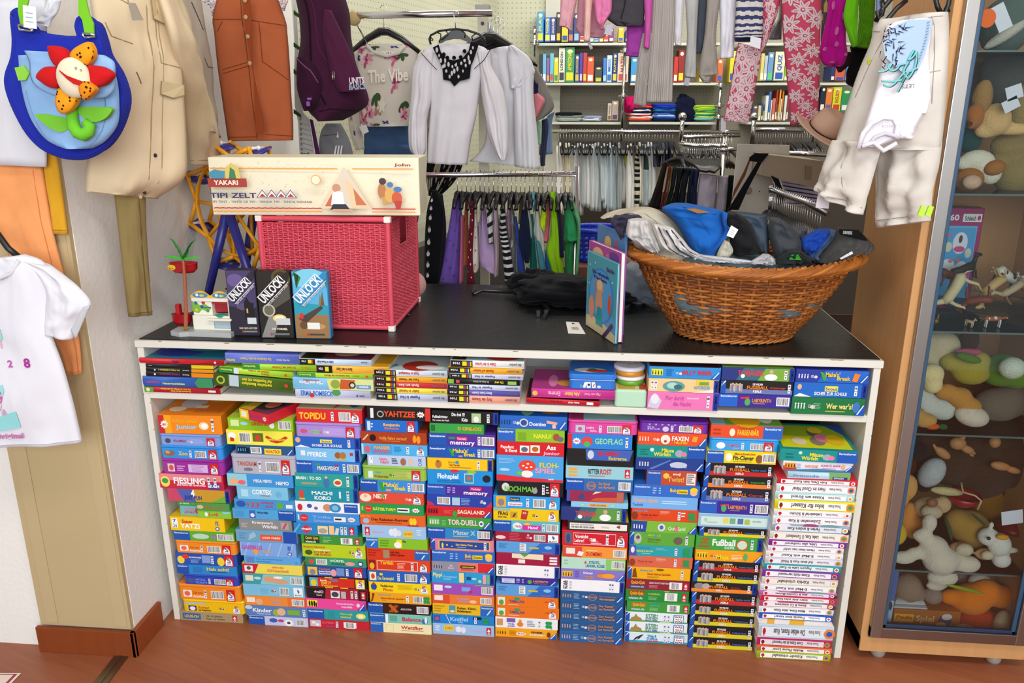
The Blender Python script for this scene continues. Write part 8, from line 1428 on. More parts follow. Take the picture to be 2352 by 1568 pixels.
standing(16,738,'150 178 485 2c2c30,180 212 485 6ab0d0 e8e8f0,214 244 520 8060a0 d8a040,246 280 480 68b8d0 c84838,282 322 517 d8d030 4a8a50,325 380 430 d8d8cc 333 LONDON,383 465 425 3a9050 d8d020 AMAZONAS,470 510 490 3a4a90 c8b040 SPARTACUS,512 540 475 4838a0 c0b0e0,543 578 475 b83424 e0c030,580 640 510 d05028 ece8e0,650 715 600 3a4038 b8c020,722 755 522 3a78c8 a8c8e8,757 803 497 c0d4e4 2a6ab0 E,807 850 475 1c3a88 d8c838 RUMMY,852 950 478 dcd0bc c84838 MATH,972 1035 515 3a90c8,1357 1395 510 b83428,1397 1450 450 8c2424 e0d020,1590 1640 600 c8b030,1745 1798 530 c86838 3a58a8,1857 1915 460 ccc828 3a58b0',YR2+.03,.2,'middle wall shelf','game_box')
standing(17,725,'568 598 480 ccc070,600 628 500 a8b8cc,632 680 470 6890c0 5ac070,692 782 465 dcd8b8 2a58b0 QUIZ,785 815 590 80b028,1205 1240 590 26346c,1242 1330 620 c85c38 3a50a8,1332 1390 590 3a70b8',YR2+.03,.2,'right wall shelf','game_box')
standing(17,1085,'500 545 950 584c58,548 575 950 c8c094,578 594 930 3a4a80,596 606 1000 d0c030,608 634 860 d8dcdc,636 655 825 4868a8,657 668 900 d8d8d0,672 698 885 c46858,700 716 810 a02c28,718 726 940 4a8848,728 742 808 d8a030,744 753 890 e0e0dc,755 768 820 c87428,778 800 860 ccd4d4,802 818 810 8c3828',YR2+.03,.15,'lower wall shelf','book')
standing(17,1000,'1105 1148 780 1c2438,1152 1210 790 d87c38 6060a0,1215 1290 785 ccd428 c83828 ENGLISCH,1293 1380 805 2c8c54 e8e8e8',YR2-.05,.15,'lower wall shelf at the hat','workbook')
standing(16,1083,'765 800 930 c8c0b4 885038 SPIRALE,802 860 908 b0a098 503c58',YR2+.05,.1,'lower wall shelf left part','small_game_box')
def folded(s,x0,x1,yb,h,cols,nm):
 for i,c in enumerate(cols):
  y=yb-h*i;p=at(*sp(s,x0,y),YR2+.04);q=at(*sp(s,x1,y),YR2+.04);dz=at(*sp(s,x0,y-h),YR2+.04).z-p.z;b=MB('cloth',c)
  crumple(b,((p.x+q.x)/2+.006*math.sin(i*2),YR2+.15,p.z+dz*.6),((q.x-p.x)/2,.12,dz*.9),c,i+x0,.1,sq=.5,n=28,k=12);thing(b.build('folded_shirt'),f"{COLN(c)} folded shirt, {ORDN[i]} from below in the {nm} stack",'folded shirt',f'folded shirts in the {nm} stack')
folded(16,945,1170,1083,16,['d0503c','e8e0dc','c83428','e4e4e4','14183c','e8e8e8','20244c','d0583c','b8104c'],'red')
folded(16,1175,1400,1083,16,['101c50','2858a8','a0c0d8','3858b0','1c2c60','2878a0','1c3c98','1c38a8','1e3ca8'],'blue')
folded(16,1535,1760,1080,16,['64a8a0','b0c870','2c8068','a8c848','3c9c78','80b028','a4c438','a8c83c'],'lime')
folded(16,300,540,1085,22,['a4acb0','788468','141820'],'dark');folded(16,530,715,1085,18,['c8ccd8','8c94b4'],'white patterned')
b=MB('cloth','10142c');p=at(*sp(16,1460,1000),YR2+.1);crumple(b,(p.x,p.y,p.z),(.09,.08,.12),'10142c',4,.3);thing(b.build('navy_bundle'),'dark navy clothes bundle between the blue and lime stacks','clothes')
b=MB('cloth','b81058');p=at(*sp(16,965,940),YR2+.05);crumple(b,(p.x,p.y,p.z),(.05,.07,.06),'b81058',7,.3);thing(b.build('pink_cloth'),'hot pink cloth on top of the red folded stack','clothes')
# ---- rear rail with pale clothes
YW2=3.85;zw=at(1434,301,YW2).z;rail('rear_rail','long chrome rail with pale clothes below the wall shelves',at(1240,301,YW2),at(1700,303,YW2),.013)
hw=hanger('black plastic hanger on the rear rail with pale clothes',(at(1245,301,YW2).x,YW2,zw-.0865),'black hangers on the rear rail',w_=.4,drop=.07,hook=.11,yaw=PI/2,r=.011)
PALE='e4e4e0 ece8e0 e0dcc8 d8d0b0 ece8d4 f0f0ec d8dada c8cccc e0e2e0 bcc2c4 ecece8 ccd0d0 d0d6d6 c0c6c8 b4c0c4 c8d4d8 d8e4e8 ecf0f4 b8c8d0 a8b4b8 c8d0d4 9ca4a4 b0b0ac c0cccc'.split()
for i in range(40):
 x=148+i*26.5;rg=random.Random(i);top=270+rg.uniform(-12,30);bot=850+rg.uniform(-60,70);w0=rg.uniform(16,24);w1=rg.uniform(52,72);dr=rg.uniform(-16,4)
 c=PALE[i%len(PALE)];nm='pale grey shirt';cf=None
 if i==23:c='c8c818';nm='bright yellow-green shirt';bot=760
 elif i==26:c='7c7460';nm='brown-grey jacket';bot=700
 elif i==27:nm='black and white striped pullover';cf=lambda u,v,f:'181c28' if(v*16)%1<.5 else 'c8c4a8';w1=62
 elif i==30:nm='pale dark-banded shirt';cf=lambda u,v,f:'e0e4e4' if .26<v<.38 else('30403c' if .38<v<.6 else 'a8b8bc')
 elif i>32:c=('4c5468','3c4454','283048','5c6474','202848','1c2440','303850')[i-33];nm='dark slate shirt';bot=480;w1=30
 elif int(c[:2],16)>0xc4:nm='cream white shirt'
 rows=[(x,top,x+w0*.7,top),(x-4+dr*.2,top+60,x+w0+4,top+70),(x-6+dr*.5,(top+bot)/2,x+w1*.8+dr*.5,(top+bot)/2),(x+dr,bot,x+w1*.7+dr,bot)]
 garment('hanging_shirt',f'{nm} on the rear rail, {ORDN[i % 20]} in its {("left", "right")[i//20]} half','shirt',[rows],YW2-.1+.02*(i%3),None,22,c,group='pale clothes on the rear rail',th=.03,fold=(2,.008),seed=i,cf=cf,nv=60 if cf else 14,nu=12)
 if i:clone(hw,(at(*sp(22,x+10,280),YW2).x,YW2,hw.location.z),.1*math.sin(i))
# ---- round rack with dark trousers
YQ=2.95;rc=at(1560,345,YQ);rk=empty('round_rack',(rc.x,YQ,0));thing(rk,'chrome four-way rack with curved arms carrying dark trousers','clothes rack');ro=tuple(rk['_o'])
def px_(s,x,y,Y=YQ):return at(*sp(s,x,y),Y)
for(x,y0,x1,y1,ball,YY)in((1285,30,1265,270,1,YQ),(1670,170,1590,900,0,YQ-.2),(1930,30,1915,275,1,YQ+.1)):
 b=MB('chrome','ccc');p=px_(22,x,y0,YY);z1=px_(22,x1,y1,YY).z if ball else 0;b.tube([p,(p.x,p.y,z1)],.0135,12)
 if ball:b.ell(p,.026)
 else:
  for y in(170,290,330):q=px_(22,x,y,YY);b.ell((p.x,p.y,q.z),(.026,.026,.017))
 b.build('post',parent=rk,origin=ro)
def arm(pts,r=.012):
 b=MB('chrome','ccc');b.tube(pts,r,10);b.build('arm',parent=rk,origin=ro)
arcp=[px_(22,x,y,YQ+d)for x,y,d in((1255,270,0),(1330,285,-.03),(1450,292,-.04),(1560,288,-.03),(1680,300,-.1))];arm(arcp);arm([px_(22,1260,215,YQ+.1),px_(22,1800,200,YQ+.3)]);arm([px_(22,1650,320,YQ-.2),px_(22,1770,322,YQ-.2)])
arm([px_(17,530,1165,3.5),px_(17,960,1165,3.5)],.016);arm([px_(17,830,1378,2.6),px_(17,1200,1392,2.6)],.014)
rh=hanger('black trouser hanger on the curved rack arm',arcp[0]+Vector((.02,0,-.092)),'black hangers on the curved rack',w_=.42,drop=.05,hook=.12,yaw=PI/2,r=.009);z_=rh.location.z
for i in range(26):t=i/25*3.99;k=int(t);p=arcp[k].lerp(arcp[k+1],t-k);clone(rh,(p.x+.01,p.y,p.z-.148),.5-i*.04)
for i in range(26):p=px_(17,540+i*22,1165,3.5);clone(rh,(p.x,p.y,p.z-.15),.2*math.sin(i),'black hanger on the bright rear arm')
for i in range(14):p=px_(22,1290+i*34,212,YQ+.2);clone(rh,(p.x,p.y,p.z-.145),.2*math.sin(i),'black hanger on the upper back arm')
TR='''brown-black|1c1614|1110 440 1155 440,1060 600 1120 600,975 850 1080 860
crimson|5c1424|1160 470 1180 475,1130 650 1150 650,1080 860 1105 865
olive|5c4c18|1180 480 1198 485,1150 680 1165 680,1108 865 1120 865
black-green|141c20|1195 480 1240 490,1170 680 1210 680,1115 860 1160 860
black|12161c|1240 490 1300 495,1215 680 1260 680,1160 870 1240 860
charcoal|181c24|1300 490 1360 495,1262 680 1320 680,1240 860 1300 840
dark navy|161c30|1355 495 1400 500,1330 680 1370 680,1320 850 1360 840
navy|1c2240|1390 500 1440 510,1372 680 1415 680,1360 850 1412 845
white|9c98a8|1440 545 1600 560,1420 700 1590 700,1408 850 1570 870
light grey|8c8894|1605 560 1700 565,1600 700 1690 700,1580 880 1680 890
deep black|0c0c0e|1700 560 1750 560,1690 700 1745 700,1670 890 1740 890'''
for i,ln in enumerate(TR.split('\n')):d,c,rs=ln.split('|');garment('hanging_trousers',f'{d} trousers hanging on the curved chrome rack','trousers',[[[float(t)for t in r.split()]for r in rs.split(',')]],YQ-.12-.01*i,None,22,c,group='trousers on the curved rack',th=.03,fold=(2,.006),seed=i,m='denim')
# ---- white board, drawer front with straps, striped cloth, hanger rail, hat, blue basket
P=lambda x,y,Y=1.55:at(*sp(22,x,y),Y)
b=MB('satin','bcb8ac');b.slab([P(*q)for q in((1785,278),(2250,288),(2240,480),(2080,560),(2120,680),(2130,780))]+[Vector((P(2080,880).x,1.55,0)),Vector((P(1740,880).x,1.55,0)),P(1735,780)],(0,.02,0));b.ell(P(1878,695,1.54),(.016,.006,.016),'8c8478');b.ell(P(1978,703,1.545),(.003,.003,.003),'333');thing(b.build('white_board'),'large off-white board leaning behind the clothes basket','board')
b=MB('satin','8d7f6b');b.slab([P(*q,1.35)for q in((2010,368),(2545,430),(2545,690),(1990,555))],(0,.3,0));b.slab([P(*q,1.345)for q in((2395,470),(2450,480),(2440,600),(2390,590))],(0,.003,0),'78694f');thing(b.build('drawer_board'),'taupe drawer board lying across the white board','board')
for nm,pts,c in(('broad black',((1885,400),(1940,358),(2065,362),(2000,440),(1870,690),(1790,870),(1690,870),(1720,830),(1960,440),(1890,430)),'121214'),('thin brown',((1895,390),(1905,400),(1850,560),(1740,760),(1715,830),(1750,690),(1840,520)),'5c3826'),('short black',((2080,560),(2150,590),(2200,720),(2195,820),(2140,830),(2120,640)),'141416')):
 b=MB('cloth',c);b.slab([P(*q,1.33)for q in pts],(0,.006,0));thing(b.build('strap_band'),f'{nm} strap on the leaning boards','strap')
garment('striped_cloth','white cloth with dark blue stripes behind the hanger rail','cloth',[[(2160,590,2560,650),(2200,700,2600,760),(2210,830,2600,830)]],1.7,None,22,'a8a8b8',cf=lambda u,v,f:'2c3068' if(v*7)%1<.3 else 'b4b0c0',th=.02,nv=40)
rA=[P(2060,690,1.3),P(2100,685,1.3),P(2240,745,1.2),P(2400,800,1.1),P(2600,905,1.0)];b=MB('steel','8c8c8c');b.tube(rA,.013,10);thing(b.build('slanted_rail'),'grey slanted rail packed with black hangers behind the basket','clothes rail')
rz=hanger('black hanger on the slanted rail behind the basket',rA[1]+Vector((.01,0,-.0975)),'black hangers on the slanted rail',w_=.4,drop=.07,hook=.13,yaw=.9,r=.009)
for i in range(30):t=.3+i/30*3.5;k=min(int(t),3);p=rA[k].lerp(rA[k+1],t-k);clone(rz,p+Vector((0,0,-.172)),.1+.02*i)
hc=at(*sp(17,1135,1185),.85);hq=Vector((.25,-.9,.35));root=empty('felt_hat',tuple(hc));thing(root,'beige felt hat with dark band hanging at the rack','hat')
b=MB('satin','c8a48e');b.lathe(hc,[(.065,0),(.066,.03),(.058,.065),(.035,.08),(.012,.068),(.001,.066)],28,axis=(.45,-.35,.8),sy=.85);b.build('crown',parent=root,origin=tuple(hc))
b=MB('satin','ccaa94');b.lathe(hc,[(.064,-.002),(.085,-.008),(.108,-.004),(.108,.0),(.085,-.003),(.064,.004)],30,axis=(.45,-.35,.8));b.build('brim',parent=root,origin=tuple(hc))
b=MB('cloth','2c1c18');b.lathe(hc,[(.067,.001),(.068,.007)],28,axis=(.45,-.35,.8),sy=.86);b.build('band',parent=root,origin=tuple(hc))
p=at(*sp(21,1790,950),1.75);b=MB('plastic','1434b0')
weave(b,lambda u,v,o:Vector((p.x+(.13+.02*v)*math.cos(2*PI*u),p.y+.1+(.1+.015*v)*math.sin(2*PI*u),p.z+.15*v)),26,6,.0075,0,'1434b0');b.tube([(p.x+.155*math.cos(a/4),p.y+.1+.12*math.sin(a/4),p.z+.155)for a in range(26)],.012,8);b.lathe((p.x,p.y+.1,p.z-.005),[(.13,0),(.13,.02)],24,sy=.8);thing(b.build('plastic_basket'),'blue perforated plastic basket behind the kids rail post','basket')
b=MB('satin','7c4c40');b.box((p.x-.2,p.y-.1,0),(p.x+.4,p.y+.35,p.z-.006),bev=.004);thing(b.build('low_table'),'reddish low table carrying the blue plastic basket','table')
b=MB('plush','d8a8a8');q=atz(934,668,ZC+.05);b.ell((q.x,q.y+.1,q.z-.0),(.05,.05,.05),'d09c98');b.ell((q.x-.02,q.y+.1,q.z+.05),(.03,.03,.035),'c8ac84');thing(b.build('doll'),'pink and blond doll toy peeking right of the pink basket','doll')
# = glass-fronted cabinet at the right with plush toys
CX0,CY0=2.200,.0;CW=at(2314,1490,-.01).x+.058-CX0;CD=.42;CH=2.6
m=bpy.data.materials.new('plush_solid');m.use_nodes=True;nt=m.node_tree;b_=nt.nodes['Principled BSDF'];oi=nt.nodes.new('ShaderNodeObjectInfo');n=nt.nodes.new('ShaderNodeTexNoise');n.inputs['Scale'].default_value=330;n.inputs['Detail'].default_value=5
tc=nt.nodes.new('ShaderNodeTexCoord');nt.links.new(tc.outputs['Object'],n.inputs[0]);r=nt.nodes.new('ShaderNodeMapRange');r.inputs['To Min'].default_value=.8;r.inputs['To Max'].default_value=1.2;nt.links.new(n.outputs[0],r.inputs[0])
x=nt.nodes.new('ShaderNodeVectorMath');x.operation='SCALE';nt.links.new(oi.outputs['Color'],x.inputs[0]);nt.links.new(r.outputs[0],x.inputs['Scale']);nt.links.new(x.outputs[0],b_.inputs['Base Color']);b_.inputs['Roughness'].default_value=1;b_.inputs['Specular IOR Level'].default_value=.05;b_.inputs['Sheen Weight'].default_value=.08
bp=nt.nodes.new('ShaderNodeBump');bp.inputs['Strength'].default_value=1;bp.inputs['Distance'].default_value=.0035;nt.links.new(n.outputs[0],bp.inputs['Height']);nt.links.new(bp.outputs[0],b_.inputs['Normal']);MATS['plush_solid']=m
root=empty('display_cabinet',(CX0,CY0,0));thing(root,'tall beech display cabinet with an aluminium framed glass door full of plush toys','cabinet');ro=(CX0,CY0,0.)
WD='c89662';zb0=.035
b=MB('wood',WD);b.box((CX0,CY0,zb0),(CX0+.022,CY0+CD,CH),bev=.002);b.box((CX0+CW-.022,CY0,zb0),(CX0+CW,CY0+CD,CH),bev=.002);b.box((CX0+.02,CY0+CD-.012,zb0),(CX0+CW-.02,CY0+CD,CH),'ac7c50');b.box((CX0,CY0-.004,zb0),(CX0+CW,CY0+CD,zb0+.05),bev=.003);b.box((CX0,CY0,CH-.03),(CX0+CW,CY0+CD,CH));b.build('body',parent=root,origin=ro)
dx0,dx1,dz0,dz1=CX0+.02,CX0+CW-.012,zb0+.06,CH-.04;FWd=.034
door=empty('door',ro);door.parent=root;door.location=(0,0,0)
def bar(nm,p,q,mt,c):b=MB(mt,c);b.box(p,q,bev=.003);b.build(nm,parent=door,origin=ro)
for xx in(dx0,dx1-FWd):bar('frame',(xx,CY0-.02,dz0),(xx+FWd,CY0+.002,dz1),'steel','a8a4a0')
bar('frame',(dx0,CY0-.0195,dz0),(dx1,CY0+.002,dz0+FWd),'steel','9c928c')
for xx in(dx0+FWd,dx1-FWd-.012):bar('seal',(xx,CY0-.012,dz0+FWd),(xx+.012,CY0-.002,dz1),'plastic','30506c')
bar('seal',(dx0+FWd,CY0-.012,dz0+FWd),(dx1-FWd,CY0-.002,dz0+FWd+.01),'plastic','283450')
b=MB('glass','fff');b.box((dx0+FWd+.01,CY0-.009,dz0+FWd+.008),(dx1-FWd-.01,CY0-.005,dz1));b.build('glass_pane',parent=door,origin=ro)
GZ=[at(2270,115,CY0+.03).z,at(2270,445,CY0+.03).z,at(2200,761,CY0+.03).z,at(2200,998,CY0+.03).z,at(2100,1309,CY0+.03).z]
for z in GZ:b=MB('glass','fff');b.box((CX0+.024,CY0+.03,z-.005),(CX0+CW-.024,CY0+CD-.02,z));b.box((CX0+.024,CY0+.028,z-.005),(CX0+CW-.024,CY0+.03,z),'5c6c6c','plastic');b.build('glass_shelf',parent=root,origin=ro)
for xx in(CX0+.05,CX0+CW-.09):b=MB('plastic','9a948c');b.lathe((xx+.02,CY0+.03,0),[(.018,0),(.022,.01),(.022,.03),(.012,.036)],16);b.build('castor',parent=root,origin=ro)
def plush(name,label,cat,col,balls,Y=.12,extra=(),vox=.007):
 
 b=MB('plush_solid',col);k=(Y+2.15)/FPX*1.14
 def add(mb,q):
  x,y,rx,ry=q[:4];dy=q[4]if len(q)>4 else 0;p=at(x,y,Y+dy);t=q[5]if len(q)>5 else 0
  mb.ell(p,(rx*k,max(min(rx,ry)*k*.9,.004),ry*k),None,rot=Matrix.Rotation(R(t),3,'Y'),n=16,k=10)
 for q in balls:add(b,q)
 o=b.build(name);o.color=(*[min(1,c*1.25)for c in lin(col)],1);md=o.modifiers.new('r','REMESH');md.mode='VOXEL';md.voxel_size=vox;md.use_smooth_shade=True;md2=o.modifiers.new('s','SMOOTH');md2.iterations=4;md2.factor=.5
 thing(o,label,cat)
 for nm,c,mt,bs in extra:
  e=MB(mt,c)
  for q in bs:add(e,q)
  e.build(nm,parent=o,origin=tuple(o['_o']))
 return o
pt='plush toy'
plush('plush_dinosaur','grey-green plush animal with white stripe at the top of the cabinet',pt,'4e5c58',[(2310,60,45,50),(2345,30,40,55),(2285,100,26,14)],.14,[('belly','c0bcb0','fur',[(2312,78,42,10,-.05,-35)])])
plush('plush_penguin','dark grey plush animal on the second shelf from the top',pt,'4c4c4a',[(2320,190,55,55),(2290,160,30,30),(2345,230,40,40)],.24)
plush('plush_lion','brown shaggy plush lion head at the left of the second shelf',pt,'96703e',[(2256,225,18,32),(2262,200,12,14)],.1,vox=.005)
plush('plush_bear','orange-brown plush bear head behind the door edge',pt,'a05e26',[(2238,268,17,24),(2232,285,9,9,-.02)],.08,[('nose','5c2c14','fur',[(2228,284,5,4,-.035)])],.005)
plush('plush_bear','cream plush bear with outstretched arm on the second shelf',pt,'d0a870',[(2285,275,28,30),(2265,298,22,16),(2325,296,42,12)],.1,vox=.006)
plush('plush_bear','khaki plush bear sitting right on the second shelf',pt,'8a7446',[(2325,335,40,26),(2330,400,38,38),(2298,372,20,18),(2345,260,22,55)],.16)
plush('plush_rabbit','plush animal in a cream romper with orange feet',pt,'d0c8b4',[(2245,368,32,20),(2215,375,18,14),(2275,398,20,22),(2262,382,22,20)],.09,[('foot','b07030','fur',[(2285,385,19,14,-.025,-15),(2225,412,27,22,-.01)]),('sole','e0b89c','fur',[(2232,418,17,13,-.05)])])
plush('teal_cloth','dark teal plush behind the cream romper',pt,'14403c',[(2228,320,22,26)],.14)
for i,q in enumerate(((2300,40,14,26,30),(2330,212,16,14,20),(2322,240,16,12,30),(2325,1188,24,18,12))):
 p=at(q[0],q[1],.03);k=2.2/FPX;b=MB('paper','d8d8e4');a=R(q[4]);b.slab([p+Vector((sx*q[2]*k*math.cos(a)-sz*q[3]*k*math.sin(a),0,sx*q[2]*k*math.sin(a)+sz*q[3]*k*math.cos(a)))for sx,sz in((-1,-1),(1,-1),(1,1),(-1,1))],(0,.001,0));thing(b.build('price_tag'),('white price tag at the top shelf of the cabinet','upper white price tag on the dark grey plush','lower white price tag on the dark grey plush','square white price tag at the red bowl toys')[i],'price tag')
b=MB('paper','f06818');b.lathe(at(2268,42,.03),[(.001,0),(.022,0),(.022,.001)],20,axis=(0,-1,0),sx=.9);thing(b.build('orange_sticker'),'round orange sticker tag at the top of the cabinet','sticker')

Ybx=.3;z0=GZ[2]+.001;pa=at(2150,480,Ybx);pb=at(2264,478,Ybx)
carton(pa.x,pb.x,z0,pb.z,Ybx,.05,'a0286c','Q .05,.03,.92,.83,60b0e0;Q .08,.05,.9,.81,4a9ed8;T .3,.5,.885,.055,f4f0f4,60;Q .58,.87,.98,.95,f0ecf0;T .62,.86,.885,.045,333,Schleich;E .92,.91,.035,.025,c02868;E .6,.66,.16,.11,e0e0ec;E .6,.6,.12,.03,d04888;E .6,.7,.04,.04,4a3a48;E .36,.62,.08,.05,d8d4b8;E .8,.56,.07,.05,d8d8c8;E .4,.4,.17,.1,dfe4f0;E .7,.38,.16,.1,e4e4f0;E .85,.36,.06,.06,d04890;E .45,.48,.05,.02,e87868;E .34,.74,.04,.02,e06878;E .6,.49,.04,.02,e87868;E .3,.3,.12,.06,8ca8d8','figure_set_box','magenta and blue toy figure box marked 60 in the cabinet')
pc_=at(2275,700,.19);b=MB('glass','fff');b.lathe((pc_.x,.2,pc_.z-.012),[(.001,0),(.1,.002),(.15,.014),(.153,.016),(.1,.006),(.001,.004)],40);b.lathe((pc_.x,.2,z0),[(.05,0),(.05,.004),(.02,.01),(.02,pc_.z-z0-.012)],20);thing(b.build('glass_plate'),'footed glass plate carrying small toy animals','plate')
def figure(name,label,col,cx,cy,L,Y,yaw=0,lie=0,c2=None,h=1.0):
 
 k=(Y+2.15)/FPX;s=L*k;p=at(cx,cy,Y);M=Matrix.Translation(p)@Matrix.Rotation(R(yaw),4,'Z')@Matrix.Rotation(R(lie),4,'Y')
 b=MB('satin',col);b.M=M
 b.tube([(-.5*s,0,.0),(-.42*s,0,.06*s),(-.1*s,0,.05*s),(.25*s,0,.08*s),(.42*s,0,.12*s)],[.07*s,.16*s,.15*s,.15*s,.09*s],10);b.tube([(.35*s,0,.1*s),(.5*s,0,.3*s*h),(.55*s,0,.36*s*h)],[.1*s,.075*s,.07*s],8);b.ell((.6*s,0,.38*s*h),(.13*s,.075*s,.08*s));b.ell((.7*s,0,.34*s*h),(.07*s,.05*s,.05*s),c2)
 for x in(-.4,.32):
  for y in(-.09,.09):b.tube([(x*s,y*s,.02*s),((x+.03)*s,y*s,-.2*s),((x+.0)*s,y*s,-.4*s),((x+.04)*s,y*s,-.42*s)],[.06*s,.04*s,.03*s,.035*s],6,c2)
 for y in(-.05,.05):b.ell((.55*s,y*s,.47*s*h),(.025*s,.02*s,.05*s))
 b.tube([(-.5*s,0,.04*s),(-.6*s,0,.0),(-.68*s,0,-.12*s)],[.025*s,.02*s,.01*s],6)
 if c2:b.ell((.05*s,-.02*s,.1*s),(.14*s,.145*s,.12*s),c2);b.ell((-.3*s,-.03*s,.08*s),(.09*s,.14*s,.1*s),c2)
 b.M=None;return thing(b.build(name),label,'toy animal')
for a in(('toy_horse','brown toy horse at the left of the plate heap','6c2c1c',2180,635,60,.2,30,20),('toy_horse','dark brown toy horse lying on the plate heap','2c1c14',2215,620,60,.22,10,-20),('toy_cow','cream toy cow with curled horn in front of the plate heap','d4c498',2195,668,80,.13,170,70),('toy_horse','pale tan toy horse on the plate','c8a468',2275,655,70,.16,10,140),('toy_cow','white toy cow with dark brown patches','d8d4c8',2315,640,76,.2,20,30,'3c2018'),('toy_horse','reddish toy horse lying low on the plate','7c3418',2245,685,60,.12,-20,170),('toy_dog','spotted toy dog at the right of the plate','c0b8a8',2346,645,34,.18,90,0,'2c2420'),('toy_goat','white and brown toy goat at the right of the plate heap','b8a080',2325,668,56,.14,180,40,'8c5c38')):figure(*a)
for nm,lb,c,cx,wpx,yaw,c2 in(('toy_dog','tan and black toy dog with white collar standing on the glass shelf','9c6c28',2152,26,60,'1c1814'),('toy_puppy','small cream sitting toy puppy on the glass shelf','d8bc90',2228,24,-70,None),('toy_guinea_pig','small orange and white toy guinea pig on the glass shelf','a85424',2282,40,0,'e0dcd8')):
 k=2.25/FPX;o=figure(nm,lb,c,cx,735,wpx,.08,yaw,0,c2,1 if 'pig' not in nm else .35);o.location.z=z0

plush('plush_cat','cream plush animal standing left in the third bay',pt,'b8a888',[(2125,830,30,46),(2135,870,22,24),(2160,795,38,34),(2120,790,20,30)],.16)
plush('plush_paw','pale yellow fluffy plush paw left in the third bay',pt,'d8c490',[(2140,858,25,22),(2142,882,20,20)],.06)
plush('plush_parrot','olive and yellow plush with patterned cloth in the third bay',pt,'9c8c30',[(2195,830,32,22),(2230,855,38,26),(2245,830,26,22)],.12,[('cloth','b04868','cloth',[(2225,808,26,7,-.03)]),('wing','5c7c20','fur',[(2225,822,26,9,-.05,15)])])
plush('plush_frog','green plush with white pompon at the right of the third bay',pt,'567c24',[(2300,850,42,34),(2335,860,34,30)],.14,[('pompon','d8dcc8','fur',[(2325,845,24,22,-.08)])])
plush('plush_mole','grey-brown plush in the right half of the third bay',pt,'6c5f54',[(2290,930,48,36),(2320,920,36,36)],.18)
plush('plush_brown_dog','brown plush far back in the third bay',pt,'4c2c20',[(2225,782,20,28)],.3)
plush('plush_puppy','tan plush puppy paw with white tip stretched forward',pt,'b8803c',[(2175,900,24,18),(2205,912,24,22),(2225,935,26,22)],.07,[('paw_tip','e0d0bc','fur',[(2232,955,35,22,-.01,15)])])
plush('plush_seal','white-grey plush with round flipper in the third bay',pt,'b8b8b0',[(2115,905,20,36),(2130,930,24,30),(2165,938,28,25)],.09)
plush('plush_duck','curly orange plush duck with carrot and green leaf',pt,'b88a4c',[(2105,955,20,18),(2125,965,24,16)],.05,[('carrot','d8602c','fur',[(2142,979,14,7,-.01)]),('leaf','145c30','cloth',[(2166,980,9,6,-.01)])],.005)

mk=plush('plush_monkey','big dark brown plush monkey with skin-coloured hands in the fourth bay',pt,'3a2a20',[(2180,1060,56,50),(2250,1080,66,60),(2320,1060,40,60),(2140,1020,40,24),(2270,1020,60,24)],.2,[('hand','b07c50','satin',[(2165,1040,19,9,-.1,35),(2148,1027,9,3,-.1,55),(2200,1018,16,13,-.1),(2222,1032,15,8,-.1,25),(2208,1008,9,5,-.1,-40),(2236,1040,5,2.5,-.11,25),(2232,1045,5,2.5,-.11,25),(2285,1015,11,12,-.08)]),('foot','b87c4c','satin',[(2298,1070,20,9,-.1,10),(2326,1079,16,7,-.1,15)])])
plush('plush_orangutan','reddish brown shaggy plush at the right of the fourth bay',pt,'4c2412',[(2330,1120,30,60),(2345,1080,22,50)],.24)
plush('plush_badger','black plush with white belly left in the fourth bay',pt,'14161a',[(2108,1030,26,28),(2125,1090,26,40)],.2,[('belly','b8bcc0','fur',[(2140,1085,24,34,-.07,25)]),('ear','4c2414','fur',[(2090,1070,13,20,-.06)])])
plush('plush_fox','apricot fluffy plush at the lower left of the fourth bay',pt,'c89050',[(2085,1118,20,30),(2075,1145,12,20)],.1)
plush('plush_tiger','orange plush animal in yellow shirt behind the white lamb',pt,'c8803c',[(2085,1190,20,40),(2100,1210,24,28),(2118,1220,14,14)],.12,[('shirt','d0a82c','cloth',[(2060,1225,20,26,-.03)])])
plush('plush_dog','cream plush dog head with brown nose in the fourth bay',pt,'b89870',[(2130,1165,30,24),(2165,1158,18,20)],.11,[('nose','8c5c40','satin',[(2141,1154,11,10,-.06)]),('ear','d0bc8c','fur',[(2175,1128,34,9,-.02,5)]),('muzzle','c8b498','fur',[(2140,1175,22,16,-.04)])])
b=MB('plastic','9c1020');pw=at(2210,1160,.1);b.lathe(pw,[(.018,0),(.035,.012),(.05,.035),(.047,.035),(.03,.014),(.001,.004)],26);b.tube([at(2208,1108,.08),at(2212,1130,.06),at(2240,1138,.05),at(2254,1150,.04),at(2245,1170,.04)],.003,6,'b8a878');thing(b.build('red_bowl'),'small red toy bowl with a cord on the plush pile','bowl')
b=MB('plastic','7c0c1c');pw=at(2325,1215,.15);b.lathe(pw,[(.05,0),(.045,.012),(.01,.04),(.001,.045)],24);thing(b.build('red_cone'),'dark red toy cone at the right of the fourth bay','toy')
plush('plush_golden_bear','golden brown curly plush bear body with green ribbon',pt,'9c7838',[(2225,1210,42,38),(2200,1195,28,26),(2235,1240,26,20)],.13,[('ribbon','2c4c34','cloth',[(2180,1215,4,28,-.06,-20),(2248,1193,22,3,-.07,40)])])
plush('plush_mustard_bear','mustard plush far back right in the fourth bay',pt,'9c6c24',[(2275,1150,36,44)],.26)
plush('plush_paws','pair of fluffy brown paws below the golden bear',pt,'b08860',[(2205,1262,26,18),(2262,1272,22,14)],.07,[('paw_tip','d8c8ac','fur',[(2215,1262,18,14,-.02),(2268,1275,13,10,-.02)])])
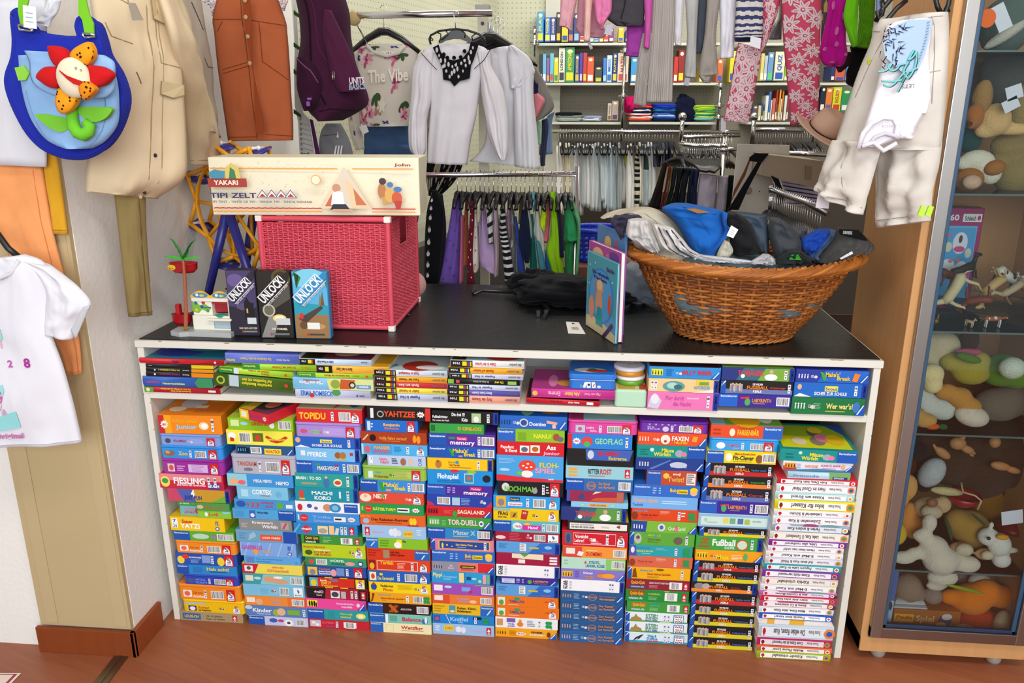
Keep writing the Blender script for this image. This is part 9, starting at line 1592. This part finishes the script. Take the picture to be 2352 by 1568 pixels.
plush('plush_lamb','white curly plush lamb sprawled across the fourth and fifth bay',pt,'c8bcac',[(2160,1285,38,34),(2145,1255,30,26),(2135,1200,16,22),(2120,1230,22,16),(2075,1280,28,15),(2105,1270,22,14),(2165,1325,34,20),(2150,1345,22,12),(2220,1295,30,20),(2195,1285,20,18)],.05)
plush('plush_unicorn','white plush unicorn with golden horn at the right',pt,'ccc8c0',[(2270,1232,22,20),(2295,1250,24,26),(2300,1285,20,18),(2325,1263,14,7),(2277,1205,6,8)],.06,[('horn','d89018','satin',[(2303,1233,13,6,-.03)]),('eye','101018','plastic',[(2271,1236,4,4,-.035)])],.005)

plush('plush_hedgehog','round grey-brown plush head in the bottom bay',pt,'8a7260',[(2085,1350,32,34),(2100,1362,24,24)],.1)
plush('plush_rabbit','grey and white plush behind the orange jumper',pt,'8c7c74',[(2240,1330,44,24)],.18,[('muzzle','c0b4a8','fur',[(2250,1335,24,18,-.05)])])
plush('plush_bear','plush bear in orange jumper and red trousers at the cabinet bottom',pt,'d8741c',[(2230,1375,44,36),(2185,1370,26,18),(2300,1370,30,26),(2265,1360,36,30)],.1,[('trousers','c8401c','fur',[(2250,1425,50,28,0),(2285,1435,34,22,0)]),('hand','9c887c','fur',[(2142,1367,21,20,-.01),(2322,1390,12,20,-.02)]),('foot','b8a488','fur',[(2217,1458,33,24,-.05,15),(2300,1428,16,28,-.04,10)]),('sole','9c785c','satin',[(2217,1458,19,13,-.075,15)]),('scarf','88a020','cloth',[(2215,1352,44,4,-.07,12)])])
zf=zb0+.051;p0=at(2044,1462,.06);p1=at(2198,1468,.06);zt_=at(2044,1412,.06).z;sp_='Q 0,.25,.3,.75,d8a828;T .03,.28,.45,.2,c83828,Paulis;T .33,.62,.35,.35,d8b078,Spiel;E .78,.45,.1,.4,2c3870;E .8,.7,.08,.2,d0c8c0;E .73,.2,.08,.15,d8a828'
carton(p0.x,p1.x,zf,max(zt_,zf+.06),.06,.16,'a8602c',sp_,'game_carton','orange-brown game carton lettered with the word for game in the bottom bay','board game box')
zz=max(zt_,zf+.06)+.001;b=MB('paper','b8b4b0')
for k in range(5):b.box((p0.x+.002*k,.065+.002*k,zz+k*.006),(p0.x+.1-.003*k,.2,zz+k*.006+.005),('b8bcc0','8c8c94','c8c4bc','b0b4b8','908c88')[k])
thing(b.build('booklet_stack'),'flat stack of pale booklets under the grey-brown plush head','booklets')
p2=at(2014,1462,.04);p3=at(2043,1462,.04);carton(p2.x,p3.x,zf,at(2020,1310,.04).z,.04,.15,'54689c','Q 0,0,1,.5,a8b0c0;E .5,.4,.4,.1,3c3430;G .2,.1,.8,.1,.7,.35,.3,.35,8ca0cc;Q .1,.02,.4,.12,28304c;Q 0,.6,1,1,4c64a8','photo_box','blue upright box with a photo of a person in the bottom left corner','box')
